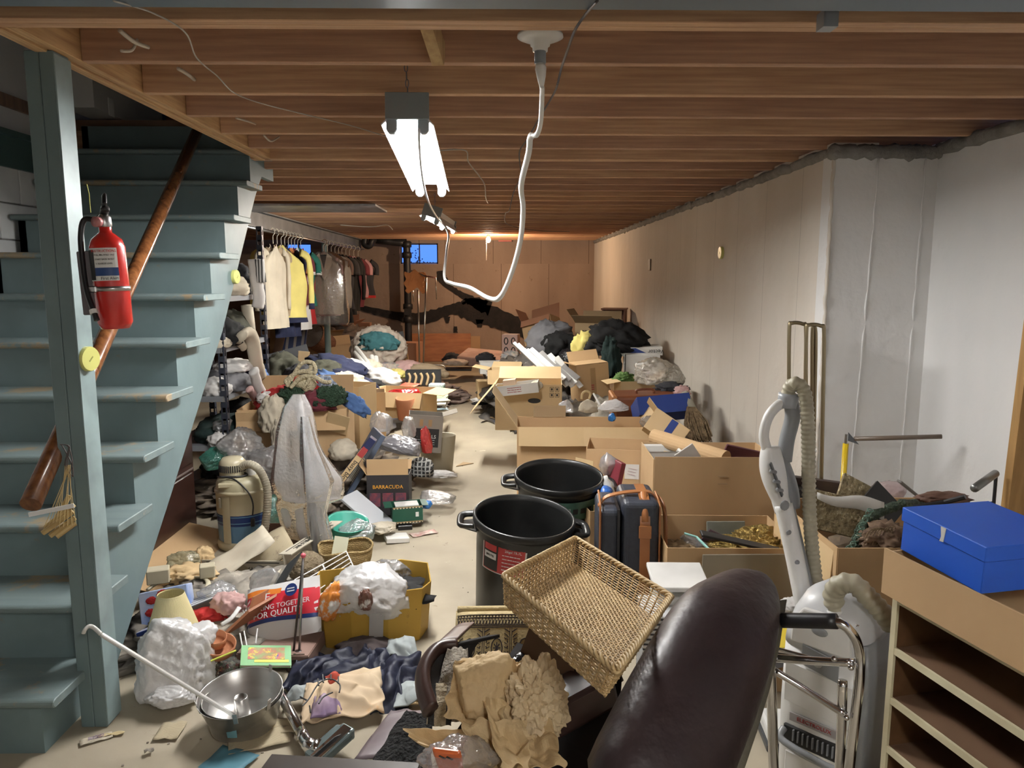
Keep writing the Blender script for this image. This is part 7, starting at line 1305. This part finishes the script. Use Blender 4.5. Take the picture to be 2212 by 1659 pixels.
def perim(s):                          # point on the unit perimeter
    P = [(0,0,L1,0),(L1,0,L1,L2),(L1,L2,0,L2),(0,L2,0,0)]; s = s % (2*(L1+L2))
    for (a, b, c, d) in P:
        L = math.hypot(c-a, d-b)
        if s <= L: return a+(c-a)*s/L, b+(d-b)*s/L
        s -= L
    return 0, 0
PT = 2*(L1+L2); ns = 150
for r_ in range(11):
    z = .008+(Dp-.01)*r_/10; wall.tube([Bp(*perim(PT*i/ns), z)+(Mb.to_3x3().inverted() @ V(0,0,0)) + V(*( (.0018*(1 if (i+r_) % 2 else -1)),)*2, 0) for i in range(ns)], .0021, 4, closed=True)
for i in range(0, ns, 2): x, y = perim(PT*i/ns); wall.tube([Bp(x,y,0), Bp(x,y,Dp)], .0026, 4, cap=False)
wall.build('woven_sides', m_wick, bk, smooth=True, kind='stuff')
rim = MB(); nr_ = 420
for ph in (0, 2*PI/3, 4*PI/3): rim.tube([Bp(*perim(PT*i/nr_), 0)+V(.0045*math.cos(i*.55+ph), .0045*math.cos(i*.55+ph), .0055*math.sin(i*.55+ph)) for i in range(nr_)], .0042, 5, closed=True)
rim.build('braided_rim', m_wick2, bk, smooth=True)
# white lidded tray and stack of papers behind the basket
panel('white plastic tub lid behind the wicker tray', T(A(1464,1246,2.85)) @ R(8,0,-2), (.22,.20,.02), m_cardw, 'white_cover', 'tray'); panel('white plastic tub under the white lid', T(A(1466,1290,2.85)) @ R(3,0,-2), (.20,.18,.09), mat('tub_white', (.66,.66,.63), .35), 'white_tub', 'tub')
panel('black and white striped paper stack below the white tub', T(A(1450,1335,2.75)-V(0,0,.105)) @ R(0,0,-4), (.24,.2,.31), mat('stack_print', (.55,.55,.55), .6, stripes=[(2,.02,.4,(.04,.04,.05))]), 'paper_stack', 'paper')
box('tan carton on the floor behind the walker', 1665,1470,2.85, (.36,.3,.22), 0, top='closed', m=m_card)
panel('yellow and white magazines on the tan carton', T(A(1700,1375,2.72)) @ R(0,-12,10), (.20,.15,.02), mat('mag_yellow', (.62,.60,.5), .5, stripes=[(2,.008,.4,(.65,.5,.05))]), 'magazine', 'magazine'); panel('grey plastic lid under the yellow magazines', T(A(1690,1400,2.72)) @ R(0,-8,10), (.22,.18,.04), f_grey, 'plastic_slab', 'plastic tray'); heap('tissue', 'white crumpled tissue behind the wand', 'tissue', A(1715,1312,2.7), (.05,.05,.03), f_white, 213, amp=.4)
# ------------------------------------------------------------------ electrolux canister, wand, floor head
m_gw = mat('appliance_white', (.80,.80,.78), .35, n=2, col2=(.76,.76,.74)); m_gg = mat('appliance_grey', (.24,.25,.26), .35); m_gd = mat('appliance_dark', (.06,.065,.07), .35)
ev = thing('canister_vacuum', 'tall white and grey electric canister vacuum standing upright', 'vacuum cleaner', T(V(1.035,2.16,0)) @ R(0,0,-46))
def se(w_, d_, z, n=36, p=.5, ox=0, oy=0): return [V(ox+w_*math.copysign(abs(math.cos(2*PI*i/n))**p, math.cos(2*PI*i/n)), oy+d_*math.copysign(abs(math.sin(2*PI*i/n))**p, math.sin(2*PI*i/n)), z) for i in range(n)]
loft([se(.125,.12,.02),se(.132,.128,.05),se(.134,.13,.3),se(.130,.127,.48)]).build('lower_shell', m_gw, ev, smooth=True)
loft([se(.131,.128,.482),se(.128,.125,.52),se(.115,.115,.58,p=.6,oy=.005),se(.092,.095,.63,p=.7,oy=.01),se(.05,.055,.66,p=.8,oy=.015)]).build('upper_shell', mat('appliance_shell_top', (.60,.61,.62), .35), ev, smooth=True)
loft([se(.02,.118,.03,ox=.125),se(.024,.12,.45,ox=.125),se(.02,.10,.54,ox=.115)]).build('side_cover', m_gg, ev, smooth=True)
MB().poly([(-.09,.50),(.09,.50),(.085,.57),(.055,.615),(-.055,.615),(-.085,.57)], .02, T(0,-.112,0) @ R(90,0,0)).build('control_panel', m_gw, ev, bev=.006, seg=2)
MB().poly([(-.05,.44),(.06,.42),(.06,.485),(-.05,.505)], .006, T(0,-.128,0) @ R(90,0,0)).build('switch_plate', m_gg, ev, bev=.002); MB().lathe([(0,0),(.014,0),(.012,.006),(0,.006)], 20).build('round_button', mat('button_silver', (.4,.4,.4), .3), ev, M=T(.0,-.135,.462) @ R(90,0,0)); MB().blob((0,-.135,.56), (.024,.006,.014), 1, 0, 1, 3).build('oval_badge', m_gg, ev, smooth=True)
MB().poly([(-.10,.305),(.10,.285),(.10,.42),(-.10,.435)], .006, T(0,-.126,0) @ R(90,0,0)).build('front_door', m_gw, ev, bev=.003)
MB().box((0,-.135,.262), (.15,.004,.026)).build('name_plate', mat('plate_grey', (.34,.32,.32), .4), ev); text('ELECTROLUX', .017, m_inkr, bpy.data.objects['name_plate'], T(0,-.1378,.262) @ R(90,0,0))
MB().box((0,-.128,.20), (.19,.012,.06)).build('grille_recess', m_ink, ev, bev=.005); MB().tube(bez([(-.09,-.135,.215),(-.085,-.165,.195),(0,-.175,.185),(.085,-.165,.175),(.09,-.135,.195)],5), .011, 8).build('carry_handle', m_gg, ev, smooth=True)
for k in range(9): MB().box((-.06+.015*k,-.138,.205), (.004,.008,.035)).build('grille_bar', m_gg, ev)
MB().poly([(-.085,.03),(.085,.03),(.085,.14),(-.085,.145)], .006, T(0,-.128,0) @ R(90,0,0)).build('dust_door', m_gw, ev, bev=.003); MB().lathe([(0,0),(.034,0),(.034,.004),(0,.005)], 28).build('round_logo', m_gg, ev, M=T(0,-.134,.085) @ R(90,0,0)); text('LUX', .022, m_inkr, ev, T(0,-.1395,.085) @ R(90,0,0))
Oi = ev.matrix_world.inverted(); MB().tube([Oi @ A(1815,1385,2.08), Oi @ A(1812,1345,2.10), Oi @ A(1806,1312,2.10)], [.040,.034,.032], 20).build('hose_socket', m_gw, ev, smooth=True)
m_hose = mat('hose_cream', (.46,.43,.32), .4, n=12, col2=(.36,.33,.24))
P_, rs = corr([Oi @ p for p in bez([A(1806,1316,2.10),A(1800,1285,2.10),A(1815,1263,2.08),A(1845,1262,2.06),A(1880,1295,2.04),A(1908,1325,2.03),A(1928,1352,2.03)],10)], .031, .022, .16); MB().tube(P_, rs, 16).build('curved_hose', m_hose, ev, smooth=True)
wn_ = thing('vacuum_wand', 'white and grey vacuum handle and wand standing upright with ribbed hose', 'vacuum wand', A(1740,1325,2.38)); O = wn_.location.copy()
def wt(pts, r, m, nm, flat=1.0, n=18, k=6): MB().tube([p-O for p in bez([A(*p) for p in pts], k)], r, n, flat=flat).build(nm, m, wn_, smooth=True)
wt([(1692,1090,2.46),(1716,1200,2.42),(1745,1345,2.36)], .036, m_gw, 'wand', .8)
_a, _b = A(1716,1200,2.42), A(1745,1345,2.36); _c = _b+(_b-_a)*((_b.z-.03)/(_a.z-_b.z)); MB().tube([_b-O, _c-O], .034, 16, flat=.8).build('lower_wand', m_gw, wn_, smooth=True)
wt([(1700,1095,2.475),(1730,1220,2.43),(1757,1345,2.38)], .030, m_gg, 'wand_back_rail', .8)  # grey rail along the back of the wand
a_ = [(1664,965,2.50),(1668,1010,2.49),(1680,1060,2.475),(1693,1105,2.46)]; MB().tube([p-O for p in bez([A(*p) for p in a_],6)], [.032+.014*math.sin(PI*min(1,i/14)) for i in range(19)], 18, flat=.9).build('grip_body', m_gw, wn_, smooth=True)
MB().tube([p-O for p in bez([A(1682,985,2.53),A(1700,1050,2.51),A(1712,1100,2.49)],6)], [.030+.012*math.sin(PI*i/12) for i in range(13)], 16, flat=.8).build('grip_back', m_gg, wn_, smooth=True)
wt([(1662,985,2.49),(1650,945,2.50),(1658,905,2.51),(1678,878,2.52),(1700,868,2.53)], .020, m_gw, 'handle_loop', .8); wt([(1694,995,2.53),(1700,950,2.53),(1712,900,2.53),(1708,868,2.53)], .026, m_gg, 'handle_stem')
wt([(1700,880,2.53),(1704,850,2.53)], .034, mat('collar_grey', (.36,.38,.40), .35), 'hose_collar', k=3)
pa, pb_ = A(1664,1000,2.44)-O, A(1690,1072,2.42)-O; MB().bar(pa, pb_, .030, .006).build('switch_panel', m_gd, wn_, bev=.005, seg=2); swp = bpy.data.objects['switch_panel']
for t_ in (.25,.55,.8): c = pa.lerp(pb_, t_)+V(-.004,-.008,0); MB().bar(c+V(-.012,0,.003), c+V(.012,0,-.002), .014, .012).build('slide_switch', m_gg, swp, bev=.003)
for (x, y) in ((1695,1092),(1704,1150),(1722,1215),(1735,1265),(1742,1312)): MB().blob(A(x,y,2.385)-O, (.009 if y not in (1092,1265) else .016,.004,.009 if y not in (1092,1265) else .018), 1, 0, 1, 2).build('screw_cap', m_gg, wn_, smooth=True)
P_, rs = corr([p-O for p in bez([A(1702,858,2.53),A(1706,838,2.52),A(1718,828,2.50),A(1733,838,2.49),A(1742,870,2.48),A(1746,950,2.47),A(1747,1040,2.46),A(1750,1130,2.45),A(1758,1220,2.44),A(1772,1325,2.42)],10)], .0245, .0165, .18); MB().tube(P_, rs, 16).build('ribbed_hose', m_hose, wn_, smooth=True)
fh = thing('power_nozzle', 'white vacuum floor head on the floor left of the canister', 'vacuum head', T(G(1712,1625,0)+V(0,.06,.045)) @ R(0,0,-6)); MB().box((0,0,.012), (.16,.15,.05)).build('nozzle_cover', m_gw, fh, bev=.012, seg=2); MB().box((0,0,-.028), (.165,.155,.032)).build('nozzle_base', m_gd, fh, bev=.006); text('ELECTROLUX', .016, m_inkr, fh, T(-.01,-.0755,.020) @ R(90,0,0))
# ------------------------------------------------------------------ walker
wk2 = thing('walker', 'chrome walking frame with a black foam grip', 'walker', A(1668,1640,1.85)); O = wk2.location.copy()
def ct_(pts, r=.0125, nm='chrome_tube', m=m_chrome, k=5): return MB().tube([p-O for p in bez([A(*p) for p in pts], k)], r, 14).build(nm, m, wk2, smooth=True)
ct_([(1672,1340,1.86),(1690,1340,1.86),(1800,1343,1.78),(1840,1368,1.76),(1856,1410,1.76),(1856,1470,1.75),(1846,1560,1.74),(1832,1680,1.73)]); ct_([(1690,1340,1.86),(1808,1342,1.775)], .0195, 'foam_grip', m_black)
ct_([(1672,1340,1.86),(1664,1370,1.87),(1660,1400,1.87),(1664,1440,1.86),(1668,1540,1.85),(1672,1690,1.84)], .0135, 'front_leg'); ct_([(1640,1418,1.9),(1720,1425,1.85),(1845,1432,1.77)], .011, 'cross_bar'); ct_([(1650,1408,1.92),(1760,1428,1.86)], .007, 'thin_bar'); ct_([(1672,1400,1.95),(1745,1420,1.9),(1790,1432,1.86)], .006, 'thin_bar'); ct_([(1672,1448,1.86),(1740,1490,1.82),(1828,1545,1.755)], .0095, 'diagonal_brace')
ct_([(1852,1350,1.72),(1852,1352,1.72)], .004, 'rivet'); 
for (x, y, Y) in ((1802,1423,1.765),(1838,1442,1.75),(1828,1550,1.735)): MB().blob(A(x,y,Y)-O, (.008,.008,.008), 1, 0, 1, 2).build('bolt', m_chrome, wk2, smooth=True)
ct_([(1820,1470,1.78),(1818,1560,1.77),(1812,1690,1.76)], .012, 'rear_leg')
# ------------------------------------------------------------------ bookcase, carton tray, blue box
fx0, fx1 = V(1.075,1.925,0), V(1.215,1.30,0); dv = (fx1-fx0).normalized(); Lc = .95; ang = math.degrees(math.atan2(dv.y, dv.x))
bc_ = thing('bookcase', 'low empty bookcase with cream painted edges and brown inside', 'bookcase', T(fx0) @ R(0,0,ang)); m_edge = mat('shelf_edge_cream', (.74,.69,.48), .5, n=4, col2=(.52,.46,.29), wear=[(14,.68,(.3,.24,.15))]); m_in = mat('shelf_inner_brown', (.13,.065,.028), .45, n=3, col2=(.09,.042,.018), ns=(1,6,6)); Hc = .735; Dc = .26
# local: x along the front, y into the case
MB().box((.008,Dc/2,Hc/2), (.016,Dc,Hc)).build('side_panel', m_in, bc_); MB().box((Lc,Dc/2,Hc/2), (.016,Dc,Hc)).build('side_panel', m_in, bc_); MB().box((Lc/2,Dc,Hc/2), (Lc,.008,Hc)).build('back_panel', m_in, bc_)
MB().box((.008,-.003,Hc/2), (.018,.008,Hc)).build('edge_strip', m_edge, bc_)
for k in range(6):
    z = Hc-.008-.145*k+(.0 if k else 0)
    if z < .02: z = .02
    shf = MB().box((Lc/2,Dc/2,z), (Lc-.03,Dc-.01,.016)).build('shelf', m_edge if k == 0 else mat('shelf_top_tan', (.17,.10,.06), .5), bc_); MB().box((Lc/2,-.002,z), (Lc-.02,.008,.019)).build('shelf_edge', m_edge, shf)
tc = thing('carton_tray', 'long brown carton lying open on the bookcase', 'box', T(fx0+V(0,.0,Hc+.005)) @ R(0,0,ang)); 
MB().box((.50,.17,.004), (1.02,.40,.006)).build('carton_bottom', m_card, tc); MB().box((.50,-.035,.066), (1.02,.005,.126)).build('front_wall', m_card, tc); MB().box((.50,.37,.055), (1.02,.005,.11)).build('back_wall', m_card, tc); MB().box((-.01,.17,.060), (.005,.40,.115)).build('end_wall', m_card, tc)
bl_ = [A(1949,1095,1.93), A(2131,1183,1.655)]; bx = bl_[1]-bl_[0]; m_blue = mat('box_royal_blue', (.02,.12,.66), .45, n=2, col2=(.018,.11,.60)); 
Mx2 = frame(bl_[0], bx, V(1, .10, 0))
bb_ = thing('blue_box', 'royal blue shoe box with white torn strip lying on the carton', 'box', Mx2); lx = bx.length
MB().box((lx/2,.135,-.070), (lx-.008,.262,.098)).build('box_body', m_blue, bb_, bev=.002); MB().box((lx/2,.135,-.019), (lx,.27,.038)).build('box_lid', m_blue, bb_, bev=.002)
MB().poly([(lx*.50,-.001),(lx*.56,-.001),(lx*.545,-.038),(lx*.50,-.040),(lx*.515,-.026)], .0015, T(0,0,0) @ R(90,0,0)).build('white_tear', m_cardw, bb_)
